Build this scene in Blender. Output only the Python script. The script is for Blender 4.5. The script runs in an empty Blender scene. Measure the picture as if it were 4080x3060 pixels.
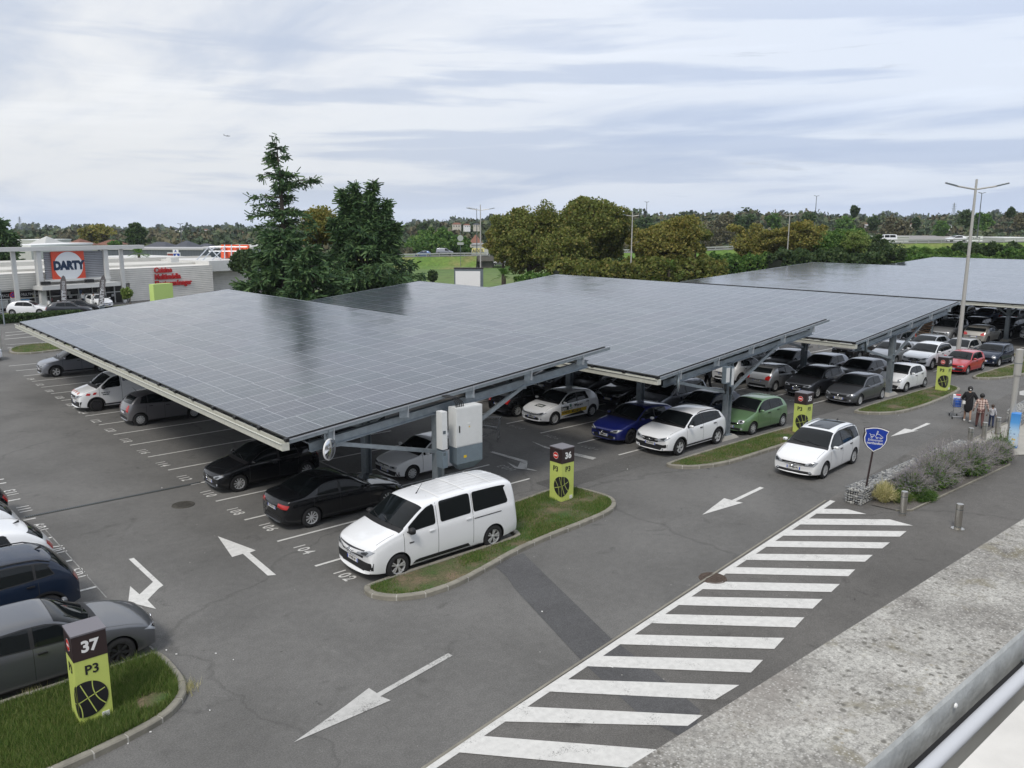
import bpy, bmesh, math, random
import numpy as np
from mathutils import Vector, Matrix
from mathutils.bvhtree import BVHTree
from mathutils.geometry import delaunay_2d_cdt
R = math.radians
rnd = random.Random(7)
nrs = np.random.RandomState(11)
scene = bpy.context.scene
COL = scene.collection

# ------------------------------------------------------------------ camera
FPX = 3253.19
CX, CY = 2040.0, 1530.0
CAMP = Vector((-9.759, -28.820, 9.207))
RV = Vector((0.754940, -0.655782, 0.003927)).normalized()
FV = Vector((0.644370, 0.740664, -0.190273)).normalized()
UV = RV.cross(FV).normalized()
RV = FV.cross(UV).normalized()
cd = bpy.data.cameras.new('camera'); cam = bpy.data.objects.new('camera', cd); COL.objects.link(cam)
m3 = Matrix((RV, UV, -FV)).transposed()
cam.matrix_world = Matrix.Translation(CAMP) @ m3.to_4x4()
cd.sensor_width = 36; cd.lens = 36 * FPX / 4080; cd.clip_end = 12000; cd.clip_start = 0.05
scene.camera = cam

# ------------------------------------------------------------------ world: daylight sky under broken stratus
SUN_EL, SUN_AZ = R(52), R(-150)     # azimuth measured from +X, counter-clockwise
w = bpy.data.worlds.new("World"); scene.world = w; w.use_nodes = True
nt = w.node_tree; nt.nodes.clear()
def N(nt, t, **k):
    n = nt.nodes.new(t)
    for a, b in k.items():
        if a == 'i':
            for q, v in b.items(): n.inputs[q].default_value = v
        else: setattr(n, a, b)
    return n
def Lk(nt, a, b): nt.links.new(a, b)
out = N(nt, 'ShaderNodeOutputWorld'); bg = N(nt, 'ShaderNodeBackground', i={1: 0.1})
sky = N(nt, 'ShaderNodeTexSky', sky_type='NISHITA', sun_disc=False, sun_elevation=SUN_EL)
sky.sun_rotation = R(90) - SUN_AZ; sky.air_density = 1.0; sky.dust_density = 1.5
tc = N(nt, 'ShaderNodeTexCoord'); sep = N(nt, 'ShaderNodeSeparateXYZ'); Lk(nt, tc.outputs['Generated'], sep.inputs[0])
def math_(nt, op, a, b=None, c=None, clamp=False):
    n = N(nt, 'ShaderNodeMath', operation=op); n.use_clamp = clamp
    for i, v in enumerate((a, b, c)):
        if v is None: continue
        if hasattr(v, 'links'): Lk(nt, v, n.inputs[i])
        else: n.inputs[i].default_value = v
    return n.outputs[0]
zc = math_(nt, 'MAXIMUM', sep.outputs[2], 0.0)
zz = math_(nt, 'ADD', zc, 0.09)
px = math_(nt, 'DIVIDE', sep.outputs[0], zz); py = math_(nt, 'DIVIDE', sep.outputs[1], zz)
comb = N(nt, 'ShaderNodeCombineXYZ'); Lk(nt, px, comb.inputs[0]); Lk(nt, py, comb.inputs[1])
def wnoise(vec, scale, detail, rough, rot=0.0, sc=(1, 1, 1), loc=(0, 0, 0), dist=0.0):
    mp = N(nt, 'ShaderNodeMapping'); mp.inputs['Rotation'].default_value = (0, 0, rot); mp.inputs['Scale'].default_value = sc; mp.inputs['Location'].default_value = loc
    Lk(nt, vec, mp.inputs[0])
    n = N(nt, 'ShaderNodeTexNoise', i={'Scale': scale, 'Detail': detail, 'Roughness': rough, 'Distortion': dist}); Lk(nt, mp.outputs[0], n.inputs['Vector'])
    return n.outputs[0]
def ramp(nt, fac, stops, interp='EASE'):
    n = N(nt, 'ShaderNodeValToRGB'); n.color_ramp.interpolation = interp
    e = n.color_ramp.elements
    while len(e) < len(stops): e.new(0.5)
    for q, (p, c) in zip(e, stops):
        q.position = p; q.color = (c, c, c, 1) if not hasattr(c, '__len__') else tuple(c) + (1,)
    Lk(nt, fac, n.inputs[0]); return n.outputs[0]
def mixc(nt, fac, a, b, mode='MIX'):
    n = N(nt, 'ShaderNodeMix', data_type='RGBA', blend_type=mode)
    for i, v in ((0, fac), (6, a), (7, b)):
        if hasattr(v, 'links'): Lk(nt, v, n.inputs[i])
        else: n.inputs[i].default_value = v if i == 0 else tuple(v) + (1,)
    return n.outputs[2]
# streak direction roughly across the view (perpendicular to the view heading)
va = math.atan2(FV.y, FV.x)
c1 = wnoise(comb.outputs[0], 0.55, 7, 0.55, rot=-va, sc=(1.0, 0.55, 1), loc=(3.1, 0.7, 0), dist=0.6)
c2 = wnoise(comb.outputs[0], 1.7, 8, 0.6, rot=-va - 0.35, sc=(1.0, 0.45, 1), loc=(8.3, 4.1, 0), dist=0.4)
c3 = wnoise(comb.outputs[0], 0.22, 3, 0.5, rot=-va, loc=(1.7, 5.2, 0))
cc = math_(nt, 'ADD', math_(nt, 'MULTIPLY', c1, 0.55), math_(nt, 'MULTIPLY', c2, 0.25))
cc = math_(nt, 'ADD', cc, math_(nt, 'MULTIPLY', c3, 0.35))
cov = ramp(nt, cc, [(0.40, 0.0), (0.60, 1.0)])
# thin grey-blue stratus vs bright white veils
cloudcol = ramp(nt, cov, [(0.0, (4.1, 4.7, 5.9)), (0.35, (4.9, 5.4, 6.35)), (0.65, (5.8, 6.15, 6.8)), (1.0, (6.9, 7.1, 7.4))], 'LINEAR')
side0 = N(nt, 'ShaderNodeVectorMath', operation='DOT_PRODUCT'); Lk(nt, tc.outputs['Generated'], side0.inputs[0]); side0.inputs[1].default_value = (RV.x, RV.y, 0)
cb2 = N(nt, 'ShaderNodeCombineXYZ'); Lk(nt, side0.outputs['Value'], cb2.inputs[0]); Lk(nt, math_(nt, 'MULTIPLY', sep.outputs[2], 11.0), cb2.inputs[1])
thin = wnoise(cb2.outputs[0], 1.9, 7, 0.55, loc=(21.3, 9.35, 0), dist=0.25)
band = ramp(nt, thin, [(0.50, 0.0), (0.60, 1.0)])
brt = ramp(nt, wnoise(cb2.outputs[0], 2.6, 6, 0.6, loc=(3.3, 5.1, 0), dist=0.4), [(0.52, 0.0), (0.66, 1.0)])
lowm = ramp(nt, sep.outputs[2], [(0.0, 0.6), (0.04, 1.0), (0.15, 0.9), (0.32, 0.2)])
band = math_(nt, 'MULTIPLY', math_(nt, 'MULTIPLY', band, lowm), 0.75)
cloudcol = mixc(nt, math_(nt, 'MULTIPLY', math_(nt, 'MULTIPLY', brt, lowm), 0.5), cloudcol, (7.7, 7.9, 8.2))
cloudcol = mixc(nt, band, cloudcol, (4.1, 4.7, 5.9))
# left of the view the veil is brighter, right is bluer
side = N(nt, 'ShaderNodeVectorMath', operation='DOT_PRODUCT'); Lk(nt, tc.outputs['Generated'], side.inputs[0]); side.inputs[1].default_value = tuple(RV)
sfac = ramp(nt, math_(nt, 'MULTIPLY_ADD', side.outputs['Value'], 0.8, 0.5), [(0.1, 0.0), (0.9, 1.0)])
cloudcol = mixc(nt, 1.0, cloudcol, mixc(nt, sfac, (1.02, 1.0, 0.97), (0.90, 0.945, 1.03)), 'MULTIPLY')
skyc = mixc(nt, 0.93, sky.outputs[0], cloudcol)
# horizon band: pale blue
puff = ramp(nt, wnoise(cb2.outputs[0], 5.5, 6, 0.6, loc=(1.3, 7.7, 0), dist=0.5), [(0.62, 0.0), (0.70, 1.0)])
pm = ramp(nt, math_(nt, 'MULTIPLY_ADD', side0.outputs['Value'], 1.0, 0.5), [(0.5, 0.0), (0.75, 1.0)])
skyc = mixc(nt, math_(nt, 'MULTIPLY', math_(nt, 'MULTIPLY', puff, pm), math_(nt, 'MULTIPLY', lowm, 0.6)), skyc, (4.3, 4.8, 5.6))
hz = ramp(nt, sep.outputs[2], [(0.0, 0.6), (0.05, 0.0)])
skyc = mixc(nt, hz, skyc, (4.9, 5.8, 7.5))
Lk(nt, skyc, bg.inputs[0]); Lk(nt, bg.outputs[0], out.inputs[0])
sd = bpy.data.lights.new('sun', 'SUN'); sun = bpy.data.objects.new('sun', sd); COL.objects.link(sun)
sd.energy = 1.5; sd.angle = R(14); sd.color = (1.0, 0.95, 0.88)
sv = Vector((math.cos(SUN_EL) * math.cos(SUN_AZ), math.cos(SUN_EL) * math.sin(SUN_AZ), math.sin(SUN_EL)))
sun.rotation_euler = sv.to_track_quat('Z', 'Y').to_euler()
sc_ = scene.view_settings; sc_.view_transform = 'Standard'; sc_.look = 'None'; sc_.exposure = 0.46; sc_.gamma = 1.0
scene.cycles.max_bounces = 6; scene.cycles.diffuse_bounces = 3; scene.cycles.glossy_bounces = 3; scene.cycles.transparent_max_bounces = 8
scene.cycles.use_denoising = True

# ------------------------------------------------------------------ helpers
def ray(px, py): return FV * FPX + RV * (px - CX) - UV * (py - CY)
def gp(px, py, z=0.0):
    d = ray(px, py); t = (z - CAMP.z) / d.z; q = CAMP + d * t; return Vector((q.x, q.y, z))
def at(px, py, D):
    return CAMP + ray(px, py) * (D / FPX)
def zat(x, y, py):
    lo, hi = -60.0, 90.0
    for _ in range(50):
        m = (lo + hi) / 2; d = Vector((x, y, m)) - CAMP
        if CY - FPX * d.dot(UV) / d.dot(FV) > py: lo = m
        else: hi = m
    return lo
def tag(o, label=None, cat=None, group=None, kind=None):
    if label: o['label'] = label
    if cat: o['category'] = cat
    if group: o['group'] = group
    if kind: o['kind'] = kind
    return o
def empty(name, loc=(0, 0, 0), rz=0.0, label=None, cat=None, group=None):
    o = bpy.data.objects.new(name, None); COL.objects.link(o); o.location = loc; o.rotation_euler = (0, 0, rz); o.empty_display_size = 0.1
    return tag(o, label, cat, group)
class MB:
    """collects shapes into one mesh"""
    def __init__(s): s.v = []; s.f = []; s.m = []; s.mats = []
    def mi(s, mat):
        if mat not in s.mats: s.mats.append(mat)
        return s.mats.index(mat)
    def add(s, vs, fs, mat=None, M=None):
        b = len(s.v)
        s.v += [tuple(M @ Vector(v)) if M else tuple(v) for v in vs]
        s.f += [tuple(i + b for i in f) for f in fs]
        s.m += [s.mi(mat)] * len(fs); return s
    def box(s, c, d, mat=None, M=None, rz=0.0):
        x, y, z = d[0] / 2, d[1] / 2, d[2] / 2; cr, sr = math.cos(rz), math.sin(rz)
        vs = []
        for sx, sy, sz in ((-1, -1, -1), (1, -1, -1), (1, 1, -1), (-1, 1, -1), (-1, -1, 1), (1, -1, 1), (1, 1, 1), (-1, 1, 1)):
            a, b = sx * x, sy * y
            vs.append((c[0] + a * cr - b * sr, c[1] + a * sr + b * cr, c[2] + sz * z))
        return s.add(vs, [(0, 3, 2, 1), (4, 5, 6, 7), (0, 1, 5, 4), (1, 2, 6, 5), (2, 3, 7, 6), (3, 0, 4, 7)], mat, M)
    def bar(s, a, b, wd, ht, mat=None, up=(0, 0, 1)):
        a, b = Vector(a), Vector(b); t = (b - a).normalized(); u = Vector(up)
        r = t.cross(u)
        if r.length < 1e-4: r = t.cross(Vector((1, 0, 0)))
        r.normalize(); u = r.cross(t).normalized(); vs = []
        for p in (a, b):
            for i, j in ((-1, -1), (1, -1), (1, 1), (-1, 1)): vs.append(p + r * (i * wd / 2) + u * (j * ht / 2))
        return s.add(vs, [(0, 1, 2, 3), (7, 6, 5, 4), (0, 4, 5, 1), (1, 5, 6, 2), (2, 6, 7, 3), (3, 7, 4, 0)], mat)
    def tube(s, pts, rad, mat=None, n=8, cap=True):
        pts = [Vector(p) for p in pts]; k = len(pts)
        rr = rad if hasattr(rad, '__len__') else [rad] * k; vs = []; fs = []; pr_ = None
        for i, p in enumerate(pts):
            t = (pts[min(i + 1, k - 1)] - pts[max(i - 1, 0)]).normalized()
            r = t.cross(Vector((0, 0, 1))) if pr_ is None else pr_ - t * pr_.dot(t)
            if r.length < 1e-3: r = t.cross(Vector((0.3, 1, 0)))
            r.normalize(); pr_ = r; u = r.cross(t)
            for j in range(n):
                a = 2 * math.pi * j / n; vs.append(p + (r * math.cos(a) + u * math.sin(a)) * rr[i])
        for i in range(k - 1):
            for j in range(n):
                a, b = i * n + j, i * n + (j + 1) % n; fs.append((a, b, b + n, a + n))
        if cap: fs.append(tuple(range(n))[::-1]); fs.append(tuple(range((k - 1) * n, k * n)))
        return s.add(vs, fs, mat)
    def lathe(s, prof, mat=None, n=24, axis='z', c=(0, 0, 0)):
        vs = []; fs = []
        for r, h in prof:
            for j in range(n):
                a = 2 * math.pi * j / n; x, y = r * math.cos(a), r * math.sin(a)
                v = (x, y, h) if axis == 'z' else (x, h, y)
                vs.append((v[0] + c[0], v[1] + c[1], v[2] + c[2]))
        for i in range(len(prof) - 1):
            for j in range(n):
                a, b = i * n + j, i * n + (j + 1) % n; fs.append((a, b, b + n, a + n) if axis == 'z' else (a, a + n, b + n, b))
        return s.add(vs, fs, mat)
    def prism(s, poly, z0, z1, mat=None, matside=None):
        n = len(poly); vs = [(p[0], p[1], z0) for p in poly] + [(p[0], p[1], z1) for p in poly]
        b = len(s.v); s.v += vs
        s.f.append(tuple(b + n + i for i in range(n))); s.m.append(s.mi(mat))
        s.f.append(tuple(b + n - 1 - i for i in range(n))); s.m.append(s.mi(matside or mat))
        for i in range(n):
            j = (i + 1) % n; s.f.append((b + i, b + j, b + n + j, b + n + i)); s.m.append(s.mi(matside or mat))
        return s
    def mesh(s, name, smooth=False, sharp=None):
        me = bpy.data.meshes.new(name); me.from_pydata([tuple(v) for v in s.v], [], s.f)
        for m in s.mats: me.materials.append(m)
        me.polygons.foreach_set('material_index', s.m)
        if smooth: me.polygons.foreach_set('use_smooth', [True] * len(s.f))
        me.update()
        if smooth and sharp: me.set_sharp_from_angle(angle=R(sharp))
        return me
    def build(s, name, parent=None, smooth=False, sharp=40, **t):
        return link(name, s.mesh(name, smooth, sharp), parent, **t)
def link(name, me, parent=None, label=None, cat=None, group=None, kind=None, M=None):
    o = bpy.data.objects.new(name, me); COL.objects.link(o)
    if parent: o.parent = parent
    if M is not None: o.matrix_local = M
    return tag(o, label, cat, group, kind)
def copy_tree(o, parent=None):
    c = o.copy(); COL.objects.link(c)
    if parent: c.parent = parent; c.matrix_parent_inverse = o.matrix_parent_inverse.copy()
    for ch in [q for q in bpy.data.objects if q.parent == o]: copy_tree(ch, c)
    return c
def text_geo(body, size=1.0, bold=0.0, align='CENTER', extrude=0.0, space=1.0):
    cu = bpy.data.curves.new('t', 'FONT'); cu.body = body; cu.size = size; cu.align_x = align; cu.align_y = 'CENTER'; cu.offset = bold; cu.extrude = extrude; cu.space_character = space
    cu.resolution_u = 3
    ob = bpy.data.objects.new('t', cu); COL.objects.link(ob)
    dg = bpy.context.evaluated_depsgraph_get(); me = ob.evaluated_get(dg).to_mesh()
    vs = [tuple(v.co) for v in me.vertices]; fs = [tuple(p.vertices) for p in me.polygons]
    ob.evaluated_get(dg).to_mesh_clear(); bpy.data.objects.remove(ob); bpy.data.curves.remove(cu)
    return vs, fs
def addtext(mb, body, size, mat, M, bold=0.0, align='CENTER', extrude=0.0, space=1.0, sx=1.0):
    vs, fs = text_geo(body, size, bold, align, extrude, space)
    mb.add([(v[0] * sx, v[1], v[2]) for v in vs], fs, mat, M)
def eval_mesh(me, mods, name='m'):
    ob = bpy.data.objects.new('tmp', me); COL.objects.link(ob)
    for t, kw in mods:
        md = ob.modifiers.new(t, t)
        for a, b in kw.items(): setattr(md, a, b)
    dg = bpy.context.evaluated_depsgraph_get(); r = bpy.data.meshes.new_from_object(ob.evaluated_get(dg)); r.name = name
    bpy.data.objects.remove(ob); return r

# ------------------------------------------------------------------ materials
MATS = {}
def mat(name, col=(0.5, 0.5, 0.5), rough=0.6, metal=0.0, spec=0.5, coat=0.0, var=0.0, vscale=3.0, bump=0.0, bscale=40.0, emis=None, ior=None, dirt=0.0):
    if name in MATS: return MATS[name]
    m = bpy.data.materials.new(name); m.use_nodes = True; t = m.node_tree; b = t.nodes['Principled BSDF']
    b.inputs['Base Color'].default_value = tuple(col) + (1,); b.inputs['Roughness'].default_value = rough; b.inputs['Metallic'].default_value = metal
    b.inputs['Specular IOR Level'].default_value = spec; b.inputs['Coat Weight'].default_value = coat; b.inputs['Coat Roughness'].default_value = 0.03
    if ior: b.inputs['IOR'].default_value = ior
    if emis: b.inputs['Emission Color'].default_value = tuple(emis[:3]) + (1,); b.inputs['Emission Strength'].default_value = emis[3]
    if var or bump or dirt:
        g = N(t, 'ShaderNodeTexCoord'); 
    if var:
        n = N(t, 'ShaderNodeTexNoise', i={'Scale': vscale, 'Detail': 6, 'Roughness': 0.6}); Lk(t, g.outputs['Object'], n.inputs['Vector'])
        v = ramp(t, n.outputs[0], [(0.3, 1 - var), (0.7, 1 + var)], 'LINEAR')
        c = mixc(t, 1.0, col, v, 'MULTIPLY'); Lk(t, c, b.inputs['Base Color'])
    if bump:
        n = N(t, 'ShaderNodeTexNoise', i={'Scale': bscale, 'Detail': 4}); Lk(t, g.outputs['Object'], n.inputs['Vector'])
        bp = N(t, 'ShaderNodeBump', i={'Strength': bump, 'Distance': 0.02}); Lk(t, n.outputs[0], bp.inputs['Height']); Lk(t, bp.outputs[0], b.inputs['Normal'])
    MATS[name] = m; return m
def nodes(name):
    m = bpy.data.materials.new(name); m.use_nodes = True; t = m.node_tree; MATS[name] = m
    return m, t, t.nodes['Principled BSDF']
def tnoise(t, vec, scale, detail=6, rough=0.6, dist=0.0):
    n = N(t, 'ShaderNodeTexNoise', i={'Scale': scale, 'Detail': detail, 'Roughness': rough, 'Distortion': dist}); Lk(t, vec, n.inputs['Vector']); return n.outputs[0]
# asphalt: fine pale aggregate, broad wear, oil stains, hairline cracks
def asphalt(name, base, tone=(1.02, 1.0, 0.955), crack=True, stain=0.35, seed=0.0):
    m, t, b = nodes(name); g = N(t, 'ShaderNodeTexCoord'); mp = N(t, 'ShaderNodeMapping'); mp.inputs['Location'].default_value = (seed, seed * 2, 0); Lk(t, g.outputs['Object'], mp.inputs[0]); V = mp.outputs[0]
    fine = math_(t, 'ADD', math_(t, 'MULTIPLY', tnoise(t, V, 30, 3, 0.85), .5), math_(t, 'MULTIPLY', tnoise(t, V, 90, 2, 0.8), .5)); mid = tnoise(t, V, 4.5, 5, 0.65); broad = tnoise(t, V, 0.28, 4, 0.55, 0.4)
    f = ramp(t, fine, [(0.36, 0.62), (0.5, 0.98), (0.66, 1.6)], 'LINEAR'); mi = ramp(t, mid, [(0.3, 0.90), (0.7, 1.08)], 'LINEAR'); br = ramp(t, broad, [(0.3, 0.80), (0.7, 1.16)], 'LINEAR')
    c = mixc(t, 1, (base * tone[0], base * tone[1], base * tone[2]), f, 'MULTIPLY'); c = mixc(t, 1, c, mi, 'MULTIPLY'); c = mixc(t, 1, c, br, 'MULTIPLY')
    st = tnoise(t, V, 0.9, 5, 0.6, 0.8); s = ramp(t, st, [(0.60, 1.0), (0.76, 1.0 - stain)]); c = mixc(t, 1, c, s, 'MULTIPLY'); s = ramp(t, tnoise(t, V, 3.1, 4, 0.55, 0.6), [(0.70, 1.0), (0.76, 1.0 - stain * 1.3)]); c = mixc(t, 1, c, s, 'MULTIPLY'); s = ramp(t, tnoise(t, V, 1.7, 3, 0.5, 1.5), [(0.68, 1.0), (0.78, 1.16)]); c = mixc(t, 1, c, s, 'MULTIPLY')
    pale = N(t, 'ShaderNodeTexVoronoi', i={'Scale': 1.6}); Lk(t, V, pale.inputs['Vector'])
    c = mixc(t, ramp(t, pale.outputs['Distance'], [(0.0, 0.75), (0.022, 0.75), (0.03, 0.0)], 'LINEAR'), c, (0.42, 0.41, 0.38))
    if crack:
        dn = N(t, 'ShaderNodeTexNoise', i={'Scale': 0.7, 'Detail': 6}); Lk(t, V, dn.inputs['Vector'])
        ad = N(t, 'ShaderNodeVectorMath', operation='MULTIPLY_ADD'); Lk(t, dn.outputs['Color'], ad.inputs[0]); ad.inputs[1].default_value = (1.6, 1.6, 0); Lk(t, V, ad.inputs[2])
        vo = N(t, 'ShaderNodeTexVoronoi', feature='DISTANCE_TO_EDGE', i={'Scale': 0.055}); Lk(t, ad.outputs[0], vo.inputs['Vector'])
        cm = ramp(t, vo.outputs['Distance'], [(0.0, 0.80), (0.0012, 0.80), (0.0022, 1.0)], 'LINEAR')
        c = mixc(t, 1, c, cm, 'MULTIPLY')
    Lk(t, c, b.inputs['Base Color']); b.inputs['Roughness'].default_value = 0.93; b.inputs['Specular IOR Level'].default_value = 0.28
    bp = N(t, 'ShaderNodeBump', i={'Strength': 0.35, 'Distance': 0.01}); Lk(t, fine, bp.inputs['Height']); Lk(t, bp.outputs[0], b.inputs['Normal'])
    return m
M_asph = asphalt('asphalt_grey', 0.140); M_asph2 = asphalt('asphalt_brown', 0.122, (1.04, 1.0, 0.94), seed=13.0)
M_patch = asphalt('asphalt_patch', 0.088, (1, 1, 1.02), crack=False, stain=0.1, seed=5.0); M_patch2 = asphalt('asphalt_band', 0.108, crack=False, seed=9.0); M_road = asphalt('asphalt_lane', 0.108, crack=False, seed=31.0)
def paint_marking(name, v, wear):
    m, t, b = nodes(name); g = N(t, 'ShaderNodeTexCoord'); V = g.outputs['Object']
    a = tnoise(t, V, 38, 5, 0.75); bb = tnoise(t, V, 1.5, 5, 0.6, 0.6)
    x = math_(t, 'ADD', math_(t, 'MULTIPLY', a, 0.6), math_(t, 'MULTIPLY', bb, 0.4))
    f = ramp(t, x, [(wear - 0.05, 0.0), (wear + 0.03, 1.0)], 'LINEAR')
    tint = ramp(t, tnoise(t, V, 7, 4), [(0.3, 0.86), (0.7, 1.04)], 'LINEAR')
    c = mixc(t, f, (0.15, 0.147, 0.14), mixc(t, 1, (v, v * 0.99, v * 0.95), tint, 'MULTIPLY')); Lk(t, c, b.inputs['Base Color']); b.inputs['Roughness'].default_value = 0.8
    return m
M_line = paint_marking('white_marking', 0.64, 0.405); M_worn = paint_marking('worn_marking', 0.5, 0.46); M_faint = paint_marking('faint_marking', 0.36, 0.50)
M_kerb = mat('kerb_concrete', (0.235, 0.222, 0.185), 0.9, var=0.22, vscale=2.5, bump=0.4, bscale=30)
M_mortar = mat('kerb_mortar', (0.42, 0.41, 0.37), 0.9)
M_conc = mat('pale_concrete', (0.36, 0.345, 0.31), 0.9, var=0.12, vscale=1.5, bump=0.3)
M_galv = mat('galvanised_steel', (0.30, 0.34, 0.37), 0.42, 0.55, var=0.16, vscale=5)
M_galvd = mat('galvanised_dark', (0.15, 0.18, 0.20), 0.5, 0.4, var=0.15, vscale=4)
M_alu = mat('aluminium_rail', (0.55, 0.58, 0.62), 0.35, 0.6)
M_gut = mat('gutter_cream', (0.50, 0.50, 0.44), 0.6, var=0.10, vscale=6)
M_black = mat('black_plastic', (0.012, 0.012, 0.013), 0.5)
M_rub = mat('rubber', (0.016, 0.016, 0.017), 0.85)
M_glass = mat('car_glass', (0.007, 0.009, 0.010), 0.04, spec=0.32)
M_glassb = mat('car_glass_clear', (0.03, 0.038, 0.045), 0.04, spec=0.7)
M_chrome = mat('chrome', (0.75, 0.76, 0.78), 0.12, 1.0)
M_rim = mat('alloy_rim', (0.62, 0.63, 0.64), 0.35, 0.5); M_rimd = mat('dark_alloy_rim', (0.05, 0.05, 0.055), 0.3, 0.5)
M_hub = mat('brake_disc', (0.05, 0.045, 0.04), 0.6, 0.3)
M_lampc = mat('headlamp_glass', (0.34, 0.36, 0.39), 0.15, 0.0, spec=0.5, coat=1.0); M_lampd = mat('headlamp_dark', (0.06, 0.065, 0.07), 0.1, 0.3, coat=1.0)
M_red = mat('tail_lamp_red', (0.42, 0.012, 0.01), 0.12, coat=0.8); M_redd = mat('tail_lamp_dark', (0.10, 0.008, 0.01), 0.1, coat=0.8)
M_plate = mat('plate_white', (0.72, 0.72, 0.70), 0.4); M_plateb = mat('plate_blue', (0.02, 0.07, 0.45), 0.4); M_ink = mat('ink_black', (0.015, 0.015, 0.018), 0.5)
M_white = mat('white_paint', (0.78, 0.78, 0.77), 0.45); M_seam = mat('seam_dark', (0.02, 0.02, 0.02), 0.7)
M_limed = None
def car_paint(name, col, metal=0.0, rough=0.3):
    return mat(name, col, rough, metal, 0.5, coat=1.0, var=0.03, vscale=0.8)
PAINT = dict(white=car_paint('paint_white', (0.78, 0.79, 0.80)), black=mat('paint_black', (0.004, 0.0045, 0.006), 0.6, 0, 0.1, coat=1.0), silver=car_paint('paint_silver', (0.42, 0.43, 0.44), 0.6, 0.35),
    grey=car_paint('paint_grey', (0.10, 0.105, 0.115), 0.5, 0.35), dgrey=car_paint('paint_dark_grey', (0.045, 0.048, 0.055), 0.4, 0.35), lgrey=car_paint('paint_light_grey', (0.24, 0.25, 0.28), 0.55, 0.35),
    navy=mat('paint_navy', (0.008, 0.016, 0.035), 0.6, 0, 0.1, coat=1.0), blue=car_paint('paint_blue', (0.012, 0.02, 0.16), 0.35), green=car_paint('paint_green', (0.15, 0.26, 0.13), 0.35, 0.35), red=car_paint('paint_red', (0.45, 0.018, 0.022)),
    beige=car_paint('paint_beige', (0.40, 0.38, 0.34), 0.5, 0.35), brown=car_paint('paint_brown', (0.07, 0.06, 0.055), 0.4), skyblue=car_paint('paint_sky_blue', (0.10, 0.17, 0.35), 0.3), taupe=car_paint('paint_taupe', (0.17, 0.165, 0.175), 0.5, 0.35))
# ------------------------------------------------------------------ ground
def gz(x, y):
    d = math.hypot(x - CAMP.x, y - CAMP.y)
    return 0.0 if d < 125 else -min((d - 125) * 0.012, 24.0)
def ground_mesh():
    mb = MB(); rings = [0, 20, 60, 100, 125, 160, 200, 260, 340, 450, 600, 800, 1100, 1500, 2000, 2600]; n = 72
    m, t, b = nodes('field_grass'); g = N(t, 'ShaderNodeTexCoord'); V = g.outputs['Object']
    c = ramp(t, tnoise(t, V, 0.01, 6, 0.6), [(0.3, (0.07, 0.13, 0.025)), (0.5, (0.10, 0.16, 0.035)), (0.7, (0.15, 0.16, 0.055))], 'LINEAR')
    c = mixc(t, 1, c, ramp(t, tnoise(t, V, 0.6, 5), [(0.3, 0.7), (0.7, 1.3)], 'LINEAR'), 'MULTIPLY'); Lk(t, c, b.inputs['Base Color']); b.inputs['Roughness'].default_value = 1
    for r in rings:
        for j in range(n):
            a = 2 * math.pi * j / n; x, y = CAMP.x + r * math.cos(a), CAMP.y + r * math.sin(a); mb.v.append((x, y, gz(x, y) - 0.012))
    for i in range(len(rings) - 1):
        for j in range(n):
            q, k = i * n + j, i * n + (j + 1) % n; mb.f.append((q, q + n, k + n, k)); mb.m.append(mb.mi(m))
    return mb
ground_mesh().build('ground', kind='structure')
def sheet(name, poly, z, m, kind='structure', dens=None, **kw):
    mb = MB(); poly = [Vector(p).to_2d() if len(p) > 2 else Vector(p) for p in poly]
    a = sum(poly[i].x * poly[(i + 1) % len(poly)].y - poly[(i + 1) % len(poly)].x * poly[i].y for i in range(len(poly)))
    if a < 0: poly = poly[::-1]
    mb.v = [(p.x, p.y, z) for p in poly]; mb.f = [tuple(range(len(poly)))]; mb.m = [mb.mi(m)]
    return mb.build(name, kind=kind, **kw)
sheet('parking_lot', [(-60, -26), (120, -26), (118, 62), (30, 74), (-12, 66), (-60, 45)], 0.0, M_asph)
# road in front of the shop, beyond the car park
sheet('shop_forecourt', [(-25, 66.3), (34, 74.3), (60, 84), (60, 110), (-30, 100)], 0.0, M_road)
# service lane and forecourt along the building under the camera
_e = [gp(1690, 3060), gp(2100, 2780), gp(2540, 2488), gp(2900, 2250), gp(3290, 1995)]; _e = [_e[0] + (_e[0] - _e[1]) * 14] + _e
sheet('service_lane', [tuple(q.xy) for q in _e] + [(120, -5), (140, -60), (-60, -60)], 0.004, M_asph2)
# dark resurfaced strips
sheet('asphalt_patch', [gp(1960, 2250), gp(2085, 2205), gp(2435, 2545), gp(2312, 2628), gp(2050, 2345), gp(2020, 2300), gp(1985, 2268)], 0.008, M_patch)
sheet('asphalt_patch', [gp(2435, 2545) + Vector((0.02, 0, 0)), gp(2310, 2630), gp(2560, 2860), gp(2760, 2960), gp(2790, 2830), gp(2560, 2640)], 0.010, M_patch)
for k in range(4):
    x = 10.2 + 15.275 * k
    sheet('asphalt_patch', [(x - 0.6, -9.05), (x + 5.6, -8.95), (x + 5.6, -7.75), (x - 0.6, -7.85)], 0.006, M_patch2)
# kerb-like flush edge stone between road and forecourt
eb = MB(); pts = [gp(1690, 3060), gp(2100, 2780), gp(2540, 2488), gp(2900, 2250), gp(3290, 1995)]
pts = [pts[0] + (pts[0] - pts[1]) * 4] + pts
for i in range(len(pts) - 1):
    a, b = pts[i], pts[i + 1]; d = (b - a).normalized(); n_ = Vector((-d.y, d.x, 0)) * 0.028
    eb.prism([tuple((a - n_).xy), tuple((b - n_).xy), tuple((b + n_).xy), tuple((a + n_).xy)], 0.0, 0.022, M_kerb)
eb.build('edge_stone', kind='structure')

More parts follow.
